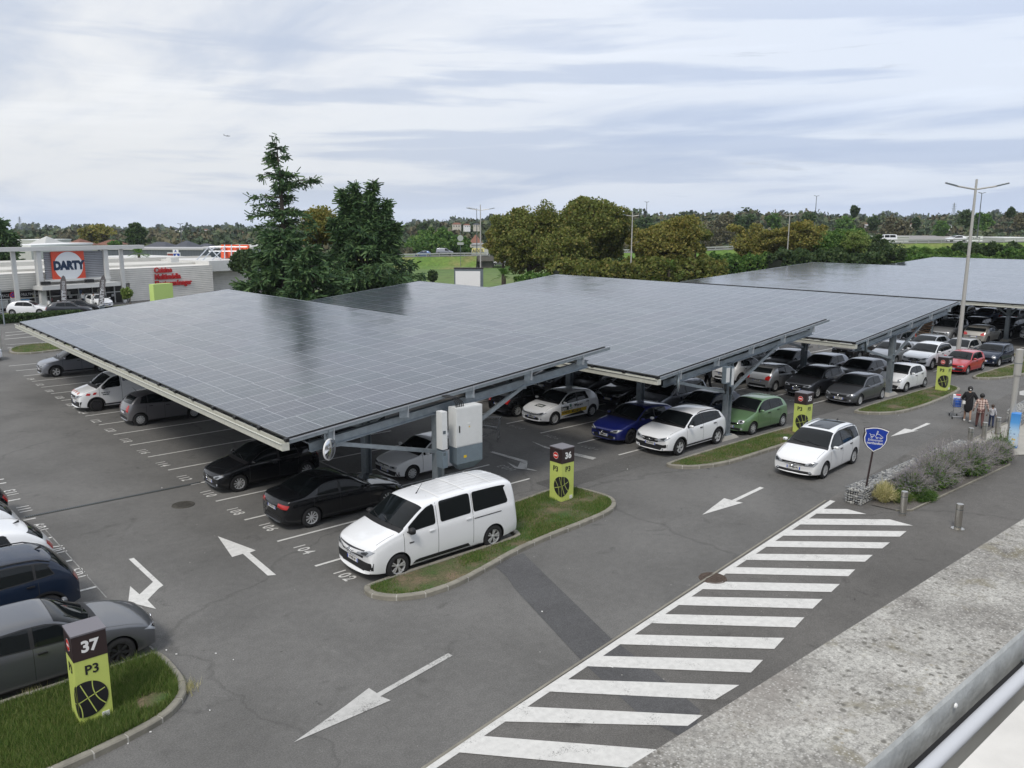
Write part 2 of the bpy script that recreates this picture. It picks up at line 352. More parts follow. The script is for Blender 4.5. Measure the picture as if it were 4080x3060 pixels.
# ------------------------------------------------------------------ painted markings
def strip(mb, a, b, wd, z, m):
    a, b = Vector((a[0], a[1])), Vector((b[0], b[1])); d = (b - a).normalized(); n_ = Vector((-d.y, d.x)) * wd / 2
    mb.add([(p.x, p.y, z) for p in (a - n_, b - n_, b + n_, a + n_)], [(0, 1, 2, 3)], m)
SP = 2.35; PITCH = 15.275
mk = MB()
def rowlines(x0, x1, y0, y1, m=M_line, skip=()):
    y = y0
    while y <= y1 + 0.01:
        strip(mk, (x0, y), (x1, y), 0.1, 0.012, m); y += SP
for k in range(0, 7):
    X = PITCH * k; m = M_line
    n0 = -4 if k == 0 else -3
    y0 = -9.4 if k == 0 else -7.35
    yt = 33.0 if k == 0 else 24.0
    if k >= 4: y0 -= 4.7
    rowlines(X - (0.0 if k == 0 else 0.55), X + 4.95, y0, yt, m)
    if k != 0: rowlines(X - 0.0 + 4.97, X + 9.5, y0, 24.0, M_line)
    else: rowlines(4.97, 9.8, -7.35, 24.0, M_line)
    strip(mk, (X + 4.96, y0), (X + 4.96, 24.0), 0.09, 0.014, M_worn)
for p in (gp(383, 2339), gp(290.5, 2232), gp(211, 2141), gp(142, 2065), gp(81, 1988.5), gp(25, 1924)):
    strip(mk, (p.x, p.y), (p.x - 4.9, p.y), 0.1, 0.012, M_line)
for i in range(1, 14): strip(mk, (-4.95, 2.75 + SP * i), (-9.9, 2.75 + SP * i), 0.1, 0.012, M_line)
a, b = gp(159, 2087), gp(426, 2384); strip(mk, a, b, 0.03, 0.012, M_faint)
a, b = gp(560, 2545), gp(612, 2590); strip(mk, a, b, 0.04, 0.012, M_worn)
mk.build('bay_lines', kind='structure')
ar = MB()
def poly(mb, pts, z, m):
    pts = [gp(*p) if len(p) == 2 and abs(p[0]) > 60 else Vector((p[0], p[1], 0)) for p in pts]
    a = sum(pts[i].x * pts[(i + 1) % len(pts)].y - pts[(i + 1) % len(pts)].x * pts[i].y for i in range(len(pts)))
    if a < 0: pts = pts[::-1]
    mb.add([(p.x, p.y, z) for p in pts], [tuple(range(len(pts)))], m)
poly(ar, [(868, 2138), (925, 2221), (968, 2208), (1067, 2295), (1100, 2292), (995, 2204), (1019, 2194)], 0.012, M_line)
poly(ar, [(513, 2229), (533, 2224), (651, 2334), (634, 2345), (588, 2392), (622, 2428), (511, 2401), (519, 2337), (556, 2370), (610, 2320)], 0.012, M_line)
poly(ar, [(1170, 2960), (1375, 2815), (1470, 2743), (1502, 2764), (1785, 2604), (1803, 2614), (1516, 2776), (1557, 2792)], 0.012, M_worn)
poly(ar, [(2798, 2052), (2885, 1986), (2916, 1994), (3028, 1941), (3044, 1945), (2931, 1999), (2960, 2004)], 0.012, M_line)
poly(ar, [(3548, 1740), (3605, 1708), (3632, 1713), (3692, 1686), (3708, 1689), (3640, 1717), (3660, 1716)], 0.012, M_line)
poly(ar, [(2117, 1759), (2170, 1785), (2225, 1797), (2380, 1828), (2362, 1827), (2230, 1800), (2212, 1793)], 0.012, M_worn)
poly(ar, [(2224, 1790), (2375, 1825), (2362, 1833), (2215, 1799)], 0.014, M_worn)
poly(ar, [(1950, 1802), (1963, 1799), (2103, 1838), (2100, 1847)], 0.012, M_worn); poly(ar, [(2072, 1842), (2102, 1846), (2098, 1868), (2062, 1864)], 0.014, M_worn); poly(ar, [(2020, 1842), (2058, 1861), (2098, 1865), (2142, 1878), (2065, 1869), (2050, 1866)], 0.016, M_worn)
poly(ar, [(4062, 1560), (4085, 1555), (4090, 1578), (4062, 1574)], 0.012, M_worn)
# far-lot lines on the left
for (a, b) in (((20, 1326), (150, 1316)), ((22, 1338), (150, 1325)), ((18, 1352), (172, 1338)), ((30, 1387), (95, 1384))):
    A, B = gp(*a), gp(*b); strip(ar, A, B, 0.16, 0.012, M_line)
for i in range(22):
    A, B = gp(28 + i * 9, 1374 - i * 0.55), gp(32 + i * 9, 1373.5 - i * 0.55); strip(ar, A, B, 0.35, 0.012, M_worn)
ar.build('arrow_markings', kind='structure')
# hatched zone: border line plus parallel stripes, following the edge stone
hz_ = MB()
bl = [gp(1500, 3205), gp(1722, 3056), gp(2132, 2782), (gp(2572, 2488)), gp(2932, 2250), gp(3318, 1996)]
for a_, b_ in zip(bl, bl[1:]): strip(hz_, a_, b_, 0.17, 0.012, M_line)
def clipl(q):
    for i in range(2):
        p_, r_ = gp(*q[1 if i else 0]), gp(*q[2 if i else 3]); d_ = r_ - p_; best = 0
        for a_, b_ in zip(bl, bl[1:]):
            e_ = b_ - a_; den = d_.x * e_.y - d_.y * e_.x
            t_ = ((a_.x - p_.x) * e_.y - (a_.y - p_.y) * e_.x) / den; s_ = ((a_.x - p_.x) * d_.y - (a_.y - p_.y) * d_.x) / den
            if 0 <= s_ <= 1: best = t_
        yield p_ + d_ * best
st = [((1960, 2938), (1820, 3000), (2700, 3080), (2760, 3000)), ((2093, 2818), (1990, 2877), (2740, 2895), (2800, 2852)), ((2195, 2707), (2125, 2755), (2850, 2790), (2945, 2732)), ((2325, 2614), (2262, 2654), (2992, 2682), (3040, 2632)),
      ((2455, 2529), (2396, 2567), (3085, 2588), (3125, 2544)), ((2590, 2448), (2515, 2483), (3168, 2502), (3205, 2462)), ((2686, 2378), (2633, 2411), (3238, 2427), (3277, 2389)), ((2780, 2318), (2731, 2348), (3312, 2361), (3346, 2329)),
      ((2880, 2261), (2832, 2286), (3380, 2298), (3407, 2271)), ((2972, 2208), (2925, 2232), (3446, 2240), (3477, 2213)), ((3058, 2157), (3015, 2180), (3515, 2187), (3546, 2163)), ((3135, 2113), (3094, 2136), (3585, 2140), (3612, 2118)),
      ((3205, 2068), (3165, 2091), (3637, 2096), (3545, 2071)), ((3255, 2029), (3222, 2048), (3452, 2050), (3375, 2030))]
for s in st:
    a_, b_ = clipl(s); c_, d_ = gp(*s[2]), gp(*s[3]); hz_.add([(q.x, q.y, 0.016) for q in (a_, b_, c_, d_)], [(0, 1, 2, 3)], M_line)
hz_.build('hatched_markings', kind='structure')
nb = MB()
def gtext(body, x, y, rz, size=0.52, m=M_line, sx=0.85):
    addtext(nb, body, size, m, Matrix.Translation((x, y, 0.012)) @ Matrix.Rotation(rz, 4, 'Z'), bold=0.008, space=1.25, sx=sx)
for i, n_ in enumerate((102, 104, 106, 108, 110, 112, 114, 116, 118, 120, 122, 124, 126, 128, 130, 132, 134)):
    gtext(str(n_), 0.30 if i < 3 else .10, -10.45 + SP * i - (0 if i < 3 else .33), R(-90))
for i, n_ in enumerate((105, 107, 109, 111, 113)): gtext(str(n_), -5.05, (-5.72, -3.55, -1.25, 0.95, 3.15)[i], R(90))
for i, n_ in enumerate(('H04', 'H06', 'H08', 'H10', 'H12')): gtext(n_, 14.62, -5.85 + SP * i, R(-90), m=M_faint)
gtext('H03', 10.05, -5.75, R(90), m=M_faint); gtext('H05', 10.05, -3.4, R(90), m=M_faint)
for k in (2, 3): gtext('%d' % (62 + 20 * k), 15.275 * k - 0.6, -6.2, R(-90), m=M_faint)
nb.build('bay_numbers', kind='structure')
# drain channel, manholes
dr = MB(); M_dr = mat('drain_grate', (0.035, 0.034, 0.030), 0.8, var=0.4, vscale=9, bump=0.6)
a, b = gp(100, 2062), gp(800, 1922); d = (b - a); L_ = d.length; d.normalize()
dr.bar(a + Vector((0, 0, 0.006)), b + Vector((0, 0, 0.006)), 0.16, 0.012, M_dr)
for i in range(int(L_ / 0.06)):
    p = a + d * (i * 0.06); n_ = Vector((-d.y, d.x, 0)) * 0.06; dr.bar(p - n_ + Vector((0, 0, .016)), p + n_ + Vector((0, 0, .016)), 0.02, 0.01, M_galvd)
dr.build('drain_channel', label='slotted drain channel running across the aisle by bay 112', cat='drain')
def manhole(c, r, m, label):
    mb = MB(); mb.lathe([(0.001, 0.018), (r * 0.86, 0.018), (r * 0.87, 0.014), (r * 0.9, 0.014), (r * 0.91, 0.020), (r, 0.02), (r + 0.01, 0.0)], m, 36, c=(c.x, c.y, 0))
    for i in range(-3, 4): mb.bar((c.x - r * .6, c.y + i * r * .2, .021), (c.x + r * .6, c.y + i * r * .2, .021), 0.02, 0.008, m)
    mb.build('manhole_cover', label=label, cat='manhole')
M_iron = mat('cast_iron', (0.075, 0.07, 0.06), 0.7, 0.3, var=0.3, vscale=12); M_rust = mat('rusty_iron', (0.085, 0.062, 0.048), 0.85, 0.2, var=0.35, vscale=12)
manhole(gp(730, 2012), 0.36, M_iron, 'round cast iron manhole cover in the aisle beside bay 108')
manhole(gp(2840, 2305), 0.36, M_rust, 'rusty round manhole cover at the edge of the hatched stripes')

# ------------------------------------------------------------------ grass islands with stone kerbs
def inset(pts, d):
    n = len(pts); o = []
    a = sum(pts[i].x * pts[(i + 1) % n].y - pts[(i + 1) % n].x * pts[i].y for i in range(n)); s = 1 if a > 0 else -1
    for i in range(n):
        p0, p1, p2 = pts[i - 1], pts[i], pts[(i + 1) % n]; e1 = (p1 - p0).normalized(); e2 = (p2 - p1).normalized()
        n1 = Vector((-e1.y, e1.x)) * s; n2 = Vector((-e2.y, e2.x)) * s; b = n1 + n2
        o.append(p1 + b * (d / max(0.35, b.dot(n1))))
    return o
def chaikin(pts, it=2, keep=()):
    for _ in range(it):
        o = []; n = len(pts)
        for i in range(n):
            a, b = pts[i], pts[(i + 1) % n]; o += [a * 0.78 + b * 0.22, a * 0.22 + b * 0.78]
        pts = o
    return pts
def resample(pts, step):
    o = []; n = len(pts)
    for i in range(n):
        a, b = pts[i], pts[(i + 1) % n]; k = max(1, int(round((b - a).length / step)))
        for j in range(k): o.append(a.lerp(b, j / k))
    return o
M_turf, t, b = nodes('island_turf'); g = N(t, 'ShaderNodeTexCoord'); V = g.outputs['Object']
c = ramp(t, tnoise(t, V, 1.1, 6, 0.62), [(0.40, (0.15, 0.115, 0.07)), (0.5, (0.09, 0.09, 0.04)), (0.62, (0.05, 0.09, 0.02))], 'LINEAR')
Lk(t, mixc(t, 1, c, ramp(t, tnoise(t, V, 25, 3), [(0.3, 0.6), (0.7, 1.4)], 'LINEAR'), 'MULTIPLY'), b.inputs['Base Color']); b.inputs['Roughness'].default_value = 1
def leafmat(name, cols, rough=0.6, trans=0.35):
    m, t, b = nodes(name); ge = N(t, 'ShaderNodeNewGeometry'); n = len(cols)
    c = ramp(t, ge.outputs['Random Per Island'], [((i + 0.0) / max(1, n - 1), cc_) for i, cc_ in enumerate(cols)], 'LINEAR')
    Lk(t, c, b.inputs['Base Color']); b.inputs['Roughness'].default_value = rough; b.inputs['Specular IOR Level'].default_value = 0.25
    if trans:
        tr = N(t, 'ShaderNodeBsdfTranslucent'); Lk(t, c, tr.inputs[0]); mx = N(t, 'ShaderNodeMixShader', i={0: trans}); o = t.nodes['Material Output']
        Lk(t, b.outputs[0], mx.inputs[1]); Lk(t, tr.outputs[0], mx.inputs[2]); Lk(t, mx.outputs[0], o.inputs[0])
    return m
M_blade = leafmat('grass_blade', [(0.055, 0.11, 0.02), (0.10, 0.17, 0.035), (0.16, 0.23, 0.055), (0.27, 0.28, 0.11)])
M_blade2 = leafmat('grass_blade_dry', [(0.05, 0.13, 0.02), (0.10, 0.20, 0.03), (0.16, 0.22, 0.06), (0.28, 0.24, 0.11)])
def quads(name, P, A, B, m, parent=None, tri=False, **kw):
    """P centre/base, A half-width vec, B height vec: (n,3) arrays -> one mesh of separate leaves"""
    n = len(P); k = 3 if tri else 4; v = np.empty((n, k, 3), np.float32)
    v[:, 0] = P - A; v[:, 1] = P + A
    if tri: v[:, 2] = P + B
    else: v[:, 2] = P + A * 0.8 + B; v[:, 3] = P - A * 0.8 + B
    me = bpy.data.meshes.new(name); me.vertices.add(n * k); me.vertices.foreach_set('co', v.ravel())
    me.loops.add(n * k); me.loops.foreach_set('vertex_index', np.arange(n * k, dtype=np.int32))
    me.polygons.add(n); me.polygons.foreach_set('loop_start', np.arange(0, n * k, k, dtype=np.int32)); me.polygons.foreach_set('loop_total', np.full(n, k, np.int32))
    me.materials.append(m); me.update(calc_edges=True); me.validate()
    return link(name, me, parent, **kw) if not kw.get('_mesh') else me
def inpoly(x, y, pts):
    r = np.zeros(len(x), bool); j = len(pts) - 1
    for i in range(len(pts)):
        xi, yi, xj, yj = pts[i][0], pts[i][1], pts[j][0], pts[j][1]
        with np.errstate(divide='ignore', invalid='ignore'):
            c = ((yi > y) != (yj > y)) & (x < (xj - xi) * (y - yi) / (yj - yi + 1e-12) + xi)
        r ^= c; j = i
    return r
def pnoise(x, y, s):
    v = 0
    for i, (f, a) in enumerate(((1, 1), (2.1, .5), (4.3, .25))):
        v = v + a * np.sin(x * f * s + 1.7 * i + 2 * np.sin(y * f * s * 0.7 + i)) * np.cos(y * f * s * 0.9 + i * 2.3 + 1.5 * np.sin(x * f * s * 0.6))
    return v
def grass_on(poly_, z, dens, h, m, label, bare=None, thr=-0.5, wid=0.006):
    xs = [p[0] for p in poly_]; ys = [p[1] for p in poly_]; area = (max(xs) - min(xs)) * (max(ys) - min(ys)); n = int(area * dens)
    x = nrs.uniform(min(xs), max(xs), n); y = nrs.uniform(min(ys), max(ys), n); k = inpoly(x, y, poly_)
    pn = pnoise(x, y, 1.3) + nrs.normal(0, 0.35, n); k &= pn > thr
    if bare:
        for bx, by, br in bare: k &= ((x - bx) ** 2 + ((y - by) * 1.3) ** 2) > (br * nrs.uniform(0.6, 1.1, n)) ** 2
    x, y, pn = x[k], y[k], pn[k]; n = len(x); a = nrs.uniform(0, 2 * np.pi, n); hh = h * nrs.uniform(0.4, 1.25, n) * (1 + 0.35 * np.clip(pn, -0.5, 1.2))
    P = np.stack([x, y, np.full(n, z)], 1); A = np.stack([np.cos(a), np.sin(a), a * 0], 1) * (wid * nrs.uniform(0.6, 1.5, n))[:, None]
    l = nrs.uniform(0, 0.9, n) * hh; la = nrs.uniform(0, 2 * np.pi, n); B = np.stack([np.cos(la) * l, np.sin(la) * l, hh], 1)
    return quads('grass', P, A, B, m, tri=True, label=label, cat='grass', kind='stuff')
def island(pix, label, hgt=0.13, straight=False, dens=900, gh=0.07, m=M_blade2, bare=None, thr=-0.5, kw=0.15, stone=0.55):
    pts = [gp(*p).xy if abs(p[0]) > 60 or abs(p[1]) > 60 else Vector(p[:2]) for p in pix]
    a = sum(pts[i].x * pts[(i + 1) % len(pts)].y - pts[(i + 1) % len(pts)].x * pts[i].y for i in range(len(pts)))
    if a < 0: pts = pts[::-1]
    pts = chaikin(pts, 2); rs = resample(pts, 0.28); inn = inset(rs, kw); n = len(rs)
    mb = MB(); acc = 0.0
    for i in range(n):
        j = (i + 1) % n; a, b, c, d = rs[i], rs[j], inn[j], inn[i]; seg = (b - a).length; acc += seg
        joint = acc > stone
        if joint: acc = 0
        h = hgt + rnd.uniform(-.004, .004)
        def blk(A, B, C_, D, h, m):
            ch = 0.025; A2, B2 = A.lerp(D, ch / kw), B.lerp(C_, ch / kw)
            vs = [(A.x, A.y, 0), (B.x, B.y, 0), (B.x, B.y, h - ch), (A.x, A.y, h - ch), (A2.x, A2.y, h), (B2.x, B2.y, h), (C_.x, C_.y, h), (D.x, D.y, h), (C_.x, C_.y, 0.05), (D.x, D.y, 0.05)]
            mb.add(vs, [(0, 1, 2, 3), (3, 2, 5, 4), (4, 5, 6, 7), (7, 6, 8, 9), (0, 3, 4, 7, 9), (1, 8, 6, 5, 2)], m)
        if joint:
            u = 1 - 0.03 / seg; e, f = a.lerp(b, u), d.lerp(c, u); blk(a, e, f, d, h, M_kerb); blk(e, b, c, f, h - 0.012, M_mortar)
        else: blk(a, b, c, d, h, M_kerb)
    o = mb.build('kerb', label=None, kind='structure')
    ip = inset(rs, kw - 0.01); tb = MB(); cen = sum(ip, Vector((0, 0))) / n
    vs = [Vector((p.x, p.y)) for p in ip]; r = delaunay_2d_cdt(vs, [], [list(range(n))], 1, 1e-5)
    tb.add([(v.x, v.y, hgt - 0.02 + 0.03 * math.sin(v.x * 3) * math.sin(v.y * 2.3) * 0) for v in r[0]], r[2], M_turf)
    tb.build('verge_soil', kind='structure')
    grass_on([tuple(p) for p in inset(rs, kw)], hgt - 0.02, dens, gh, m, label, bare, thr)
    return rs
island([(0.35, -11.44), (0.12, -11.75), (0.15, -12.15), (0.45, -12.6), (1.1, -12.95), (2.0, -13.0), (2.94, -12.83), (5.35, -12.2), (8.9, -11.95), (9.9, -11.6), (10.45, -10.9), (10.3, -9.4), (9.9, -8.95), (9.4, -8.9), (5.75, -9.3), (5.7, -11.35), (5.3, -11.48)],
       'patchy green grass on the kerbed island beside the white van', dens=2600, gh=0.065, m=M_blade2, thr=-0.05, bare=[(3.2, -12.55, .5), (1.2, -12.3, .45), (9.6, -10.6, .35)])
island([(-14, -11.45), (-5.2, -11.46), (-4.9, -11.47), (-4.80, -11.6), (-4.76, -12.2), (-4.78, -13.0), (-4.98, -13.6), (-5.6, -14.15), (-7.5, -14.5), (-14, -14.8)], 'tall lush green grass round the totem numbered 37', dens=5600, gh=0.125, m=M_blade,
       bare=[(-5.55, -13.35, 0.42)], thr=-9)
island([(15.1, -9.45), (14.85, -9.8), (15.3, -10.5), (16.4, -10.95), (17.5, -11.1), (21.9, -11.05), (24.4, -10.9), (25.1, -10.6), (25.1, -9.7), (24.6, -9.42)], 'grass on the kerbed island round the totem numbered 35', dens=1500, gh=0.06, m=M_blade2, thr=-0.3)
island([(29.75, -9.6), (29.6, -10.2), (30.3, -11.0), (31.4, -11.5), (34, -11.6), (38.6, -11.3), (40.2, -10.95), (40.8, -10.2), (40.4, -9.75), (39.8, -9.62)], 'grass on the kerbed island round the totem numbered 34', dens=1300, gh=0.06, m=M_blade2, thr=-0.4)
island([(45.0, -9.7), (44.3, -10.2), (45.2, -11.1), (47.5, -11.7), (52, -11.7), (56, -11.3), (56.8, -10.6), (56, -9.9), (52, -9.75)], 'grass on the kerbed island behind the red hatchback', dens=700, gh=0.07, m=M_blade, thr=-0.4)
island([(58.5, -6.3), (58.0, -6.9), (58.8, -7.6), (64, -7.7), (68, -7.4), (68, -6.5)], 'thin grass on the island beneath the far canopy post', dens=150, gh=0.05, m=M_blade2)
island([gp(40, 1412), gp(35, 1395), gp(100, 1376), gp(290, 1368), gp(290, 1392), gp(130, 1412)], 'bright green grass strip beyond the silver crossover', dens=260, gh=0.12, m=M_blade, thr=-9)
# ------------------------------------------------------------------ solar canopies
m, t, b = nodes('solar_panel'); M_pv = m
g = N(t, 'ShaderNodeTexCoord'); s3 = N(t, 'ShaderNodeSeparateXYZ'); Lk(t, g.outputs['Object'], s3.inputs[0]); u, v = s3.outputs[0], s3.outputs[1]
vr = math_(t, 'DIVIDE', v, 1.74); row = math_(t, 'FLOOR', vr); fv = math_(t, 'FRACT', vr)
sh = math_(t, 'MULTIPLY', math_(t, 'FRACT', math_(t, 'MULTIPLY', math_(t, 'SINE', math_(t, 'MULTIPLY', row, 12.9898)), 43758.5)), 0.30)
ur = math_(t, 'DIVIDE', math_(t, 'ADD', u, sh), 1.12); colm = math_(t, 'FLOOR', ur); fu = math_(t, 'FRACT', ur)
def edge(f, wd): # 1 near 0 or 1
    return math_(t, 'GREATER_THAN', math_(t, 'ABSOLUTE', math_(t, 'SUBTRACT', f, 0.5)), 0.5 - wd)
e_u = edge(fu, 0.011); cu_ = math_(t, 'FRACT', math_(t, 'MULTIPLY', fu, 6.0)); e_c = edge(cu_, 0.035)
bus = edge(math_(t, 'FRACT', math_(t, 'MULTIPLY', fu, 30.0)), 0.06)
mid = math_(t, 'LESS_THAN', math_(t, 'ABSOLUTE', math_(t, 'SUBTRACT', fv, 0.5)), 0.0105)
e_v = edge(fv, 0.006); e_vl = edge(fv, 0.019)
cr = edge(math_(t, 'FRACT', math_(t, 'MULTIPLY', fv, 20.0)), 0.02)
cid = N(t, 'ShaderNodeCombineXYZ'); Lk(t, colm, cid.inputs[0]); Lk(t, row, cid.inputs[1])
wn = N(t, 'ShaderNodeTexWhiteNoise', noise_dimensions='2D'); Lk(t, cid.outputs[0], wn.inputs['Vector'])
tint = ramp(t, wn.outputs['Value'], [(0.0, (0.024, 0.034, 0.052)), (0.4, (0.028, 0.042, 0.054)), (0.7, (0.034, 0.038, 0.056)), (1.0, (0.036, 0.052, 0.060))], 'LINEAR')
c = mixc(t, math_(t, 'MULTIPLY', bus, 0.10), tint, (0.25, 0.26, 0.29)); c = mixc(t, math_(t, 'MULTIPLY', cr, 0.10), c, (0.22, 0.23, 0.26)); c = mixc(t, math_(t, 'MULTIPLY', e_c, 0.42), c, (0.34, 0.35, 0.38))
c = mixc(t, math_(t, 'MULTIPLY', mid, 0.8), c, (0.27, 0.285, 0.31)); c = mixc(t, math_(t, 'MULTIPLY', e_vl, 0.8), c, (0.32, 0.34, 0.37)); c = mixc(t, math_(t, 'MULTIPLY', e_u, 0.8), c, (0.36, 0.38, 0.41)); c = mixc(t, e_v, c, (0.02, 0.02, 0.022))
dust = ramp(t, tnoise(t, g.outputs['Object'], 0.35, 5, 0.6, 0.5), [(0.3, 0.06), (0.75, 0.30)]); c = mixc(t, dust, c, (0.15, 0.165, 0.185))
Lk(t, c, b.inputs['Base Color']); b.inputs['IOR'].default_value = 1.62; b.inputs['Specular IOR Level'].default_value = 0.5
Lk(t, ramp(t, tnoise(t, g.outputs['Object'], 2.0, 4), [(0.3, 0.13), (0.7, 0.20)], 'LINEAR'), b.inputs['Roughness'])
nm = N(t, 'ShaderNodeVectorMath', operation='SUBTRACT'); Lk(t, wn.outputs['Color'], nm.inputs[0]); nm.inputs[1].default_value = (0.5, 0.5, 0.5)
ns = N(t, 'ShaderNodeVectorMath', operation='SCALE'); ns.inputs['Scale'].default_value = 0.02; Lk(t, nm.outputs[0], ns.inputs[0])
ge = N(t, 'ShaderNodeNewGeometry'); na = N(t, 'ShaderNodeVectorMath', operation='ADD'); Lk(t, ge.outputs['Normal'], na.inputs[0]); Lk(t, ns.outputs[0], na.inputs[1])
nn = N(t, 'ShaderNodeVectorMath', operation='NORMALIZE'); Lk(t, na.outputs[0], nn.inputs[0]); Lk(t, nn.outputs[0], b.inputs['Normal'])
M_under = mat('panel_backsheet', (0.10, 0.105, 0.11), 0.7)
M_clip = mat('black_seal', (0.008, 0.008, 0.01), 0.4)
HL, HH = 3.476, 4.82
def ibeam(mb, a, b, w, h, m, tf=0.02, up=(0, 0, 1)):
    a, b = Vector(a), Vector(b); t = (b - a).normalized(); r = t.cross(Vector(up)); r.normalize(); u_ = r.cross(t).normalized()
    mb.bar(a + u_ * (h / 2 - tf / 2), b + u_ * (h / 2 - tf / 2), w, tf, m, up); mb.bar(a - u_ * (h / 2 - tf / 2), b - u_ * (h / 2 - tf / 2), w, tf, m, up); mb.bar(a, b, tf * 0.8, h - 2 * tf - 0.001, m, up)
def canopy(x0, W, yn, yf, posts_x, frames, label, braces=True, nph=5):
    root = empty('solar_canopy', (x0, yn, 0), label=label, cat='solar canopy', group='solar canopies over the parked cars')
    L_ = yf - yn; sl = (HH - HL) / W; ang = math.atan(sl); Ls = W / math.cos(ang)
    mb = MB(); mb.box((Ls / 2, L_ / 2, -0.02), (Ls, L_, 0.04), M_under)
    mb.mats.append(M_pv); mb.m[1] = 1
    roof = mb.build('panel_roof', root); roof.location = (0, 0, HL); roof.rotation_euler = (0, -ang, 0)
    def Z(x): return HL + sl * x
    mb = MB(); mb.bar((0, -0.012, Z(0) - 0.035), (W + 0.03, -0.012, Z(W) - 0.035), 0.02, 0.03, M_clip); mb.bar((0.02, -0.02, Z(0) - 0.075), (W + 0.25, -0.02, Z(W + 0.22) - 0.075), 0.035, 0.045, M_alu); mb.bar((0.02, -0.01, Z(0) - 0.15), (W + 0.3, -0.01, Z(W + 0.3) - 0.15), 0.03, 0.09, M_galv)
    mb.build('edge_rail', root)
    mb = MB(); mb.bar((W + .01, 0, Z(W) - .03), (W + .01, L_, Z(W) - .03), 0.03, 0.07, M_alu); mb.bar((0.03, L_ + .01, Z(0) - .03), (W, L_ + .01, Z(W) - .03), 0.03, 0.07, M_alu); mb.build('rear_rail', root)
    for i in range(nph):
        x = W * (i + 0.5) / nph; z = Z(x) - 0.19; mb = MB()
        mb.bar((x, 0.10, z), (x, L_ - 0.3, z), 0.02, 0.26, M_galv); mb.bar((x + 0.05, 0.10, z + 0.12), (x + 0.05, L_ - 0.3, z + 0.12), 0.10, 0.015, M_galv); mb.bar((x - 0.05, 0.10, z - 0.12), (x - 0.05, L_ - 0.3, z - 0.12), 0.10, 0.015, M_galv)
        mb.box((x, 0.03, z - 0.05), (0.30, 0.012, 0.40), M_galv); mb.bar((x + 0.14, -0.06, z - 0.05), (x + 0.14, 0.16, z - 0.05), 0.012, 0.40, M_alu)
        mb.build('purlin', root)
    for fy in frames:
        y = fy - yn
        mb = MB(); ibeam(mb, (W * 0.06, y, Z(W * 0.06) - 0.55), (W * 0.95, y, Z(W * 0.95) - 0.55), 0.17, 0.28, M_galv); mb.build('rafter', root)
        for pxx in posts_x:
            x = pxx - x0; zt = Z(x) - 0.64; mb = MB()
            mb.box((x - 0.13, y, zt / 2), (0.022, 0.28, zt), M_galv); mb.box((x + 0.13, y, zt / 2), (0.022, 0.28, zt), M_galv); mb.box((x, y, zt / 2), (0.235, 0.016, zt), M_galv)
            mb.box((x, y, 1.92), (0.25, 0.29, 0.02), M_galv); mb.box((x, y, 2.3), (0.25, 0.29, 0.02), M_galv); mb.box((x, y, 0.18), (0.42, 0.42, 0.03), M_galv)
            p = mb.build('post', root)
            mb = MB(); q = [(x - .62, y - .3), (x + .62, y - .3), (x + .62, y + .3), (x - .62, y + .3)]; q2 = [(x - .36, y - .24), (x + .36, y - .24), (x + .36, y + .24), (x - .36, y + .24)]
            mb.add([(a, b_, 0.0) for a, b_ in q] + [(a, b_, 0.165) for a, b_ in q2], [(4, 5, 6, 7), (0, 1, 5, 4), (1, 2, 6, 5), (2, 3, 7, 6), (3, 0, 4, 7)], M_conc); mb.build('footing', root)
            if braces:
                for s in (-1, 1):
                    X = x + s * 3.7
                    if not (W * 0.03 < X < W * 0.97): X = x + s * 2.6
                    mb = MB(); mb.bar((x + s * 0.15, y, 2.1), (X, y, Z(X) - 0.66), 0.10, 0.12, M_galv, up=(0, 0, 1)); mb.box((X - s * 0.1, y, Z(X) - 0.70), (0.4, 0.03, 0.16), M_galv); mb.build('brace', root)
    mb = MB(); gx, gz_ = -0.14, HL - 0.22
    mb.box((gx - 0.10, L_ / 2 - 0.1, gz_), (0.012, L_ + 0.15, 0.20), M_gut); mb.box((gx + 0.10, L_ / 2 - 0.1, gz_), (0.012, L_ + 0.15, 0.20), M_gut); mb.box((gx, L_ / 2 - 0.1, gz_ - 0.095), (0.19, L_ + 0.15, 0.012), M_gut); mb.box((gx - .125, L_ / 2 - .1, gz_ + .095), (.04, L_ + .15, .012), M_gut)
    mb.box((gx, -0.172, gz_), (0.21, 0.01, 0.20), M_gut); mb.build('gutter', root)
    mb = MB(); n = int(L_ / 1.74)
    for i in range(n + 1): mb.box((-0.03, min(i * 1.74, L_ - .1), HL - 0.07), (0.10, 0.16, 0.09), M_clip)
    mb.bar((0.04, 0, HL - 0.07), (0.04, L_, HL - 0.07), 0.02, 0.06, M_clip); mb.build('panel_clips', root)
    return root
SX0 = -0.137; SW = 12.73
fr = [-8.5 + 4.87 * i for i in range(7)]
canopy(SX0, SW, -8.36, 26.9, [5.12], [-8.1] + fr[1:], 'nearest solar panel canopy, over the black cars beside the white van')
canopy(SX0 + PITCH, SW, -8.9, 25.8, [20.42], [-8.55] + fr[1:], 'middle solar panel canopy, over the sign-written white hatchback')
canopy(SX0 + 2 * PITCH, SW, -9.18, 25.8, [35.5], [-8.85] + fr[1:], 'third solar panel canopy, over the small white hatchback behind totem 34')
fr2 = [-5.03 + 4.87 * i for i in range(-3, 6)]
canopy(60.7, 27.0, -24, 25.1, [65.05, 80.3], fr2, 'far solar panel canopy beyond the tall lamp post', nph=9)
canopy(92.0, 28.5, -24, 23.6, [96.5, 111.8], fr2, 'farthest solar panel canopy along the embankment', nph=9)

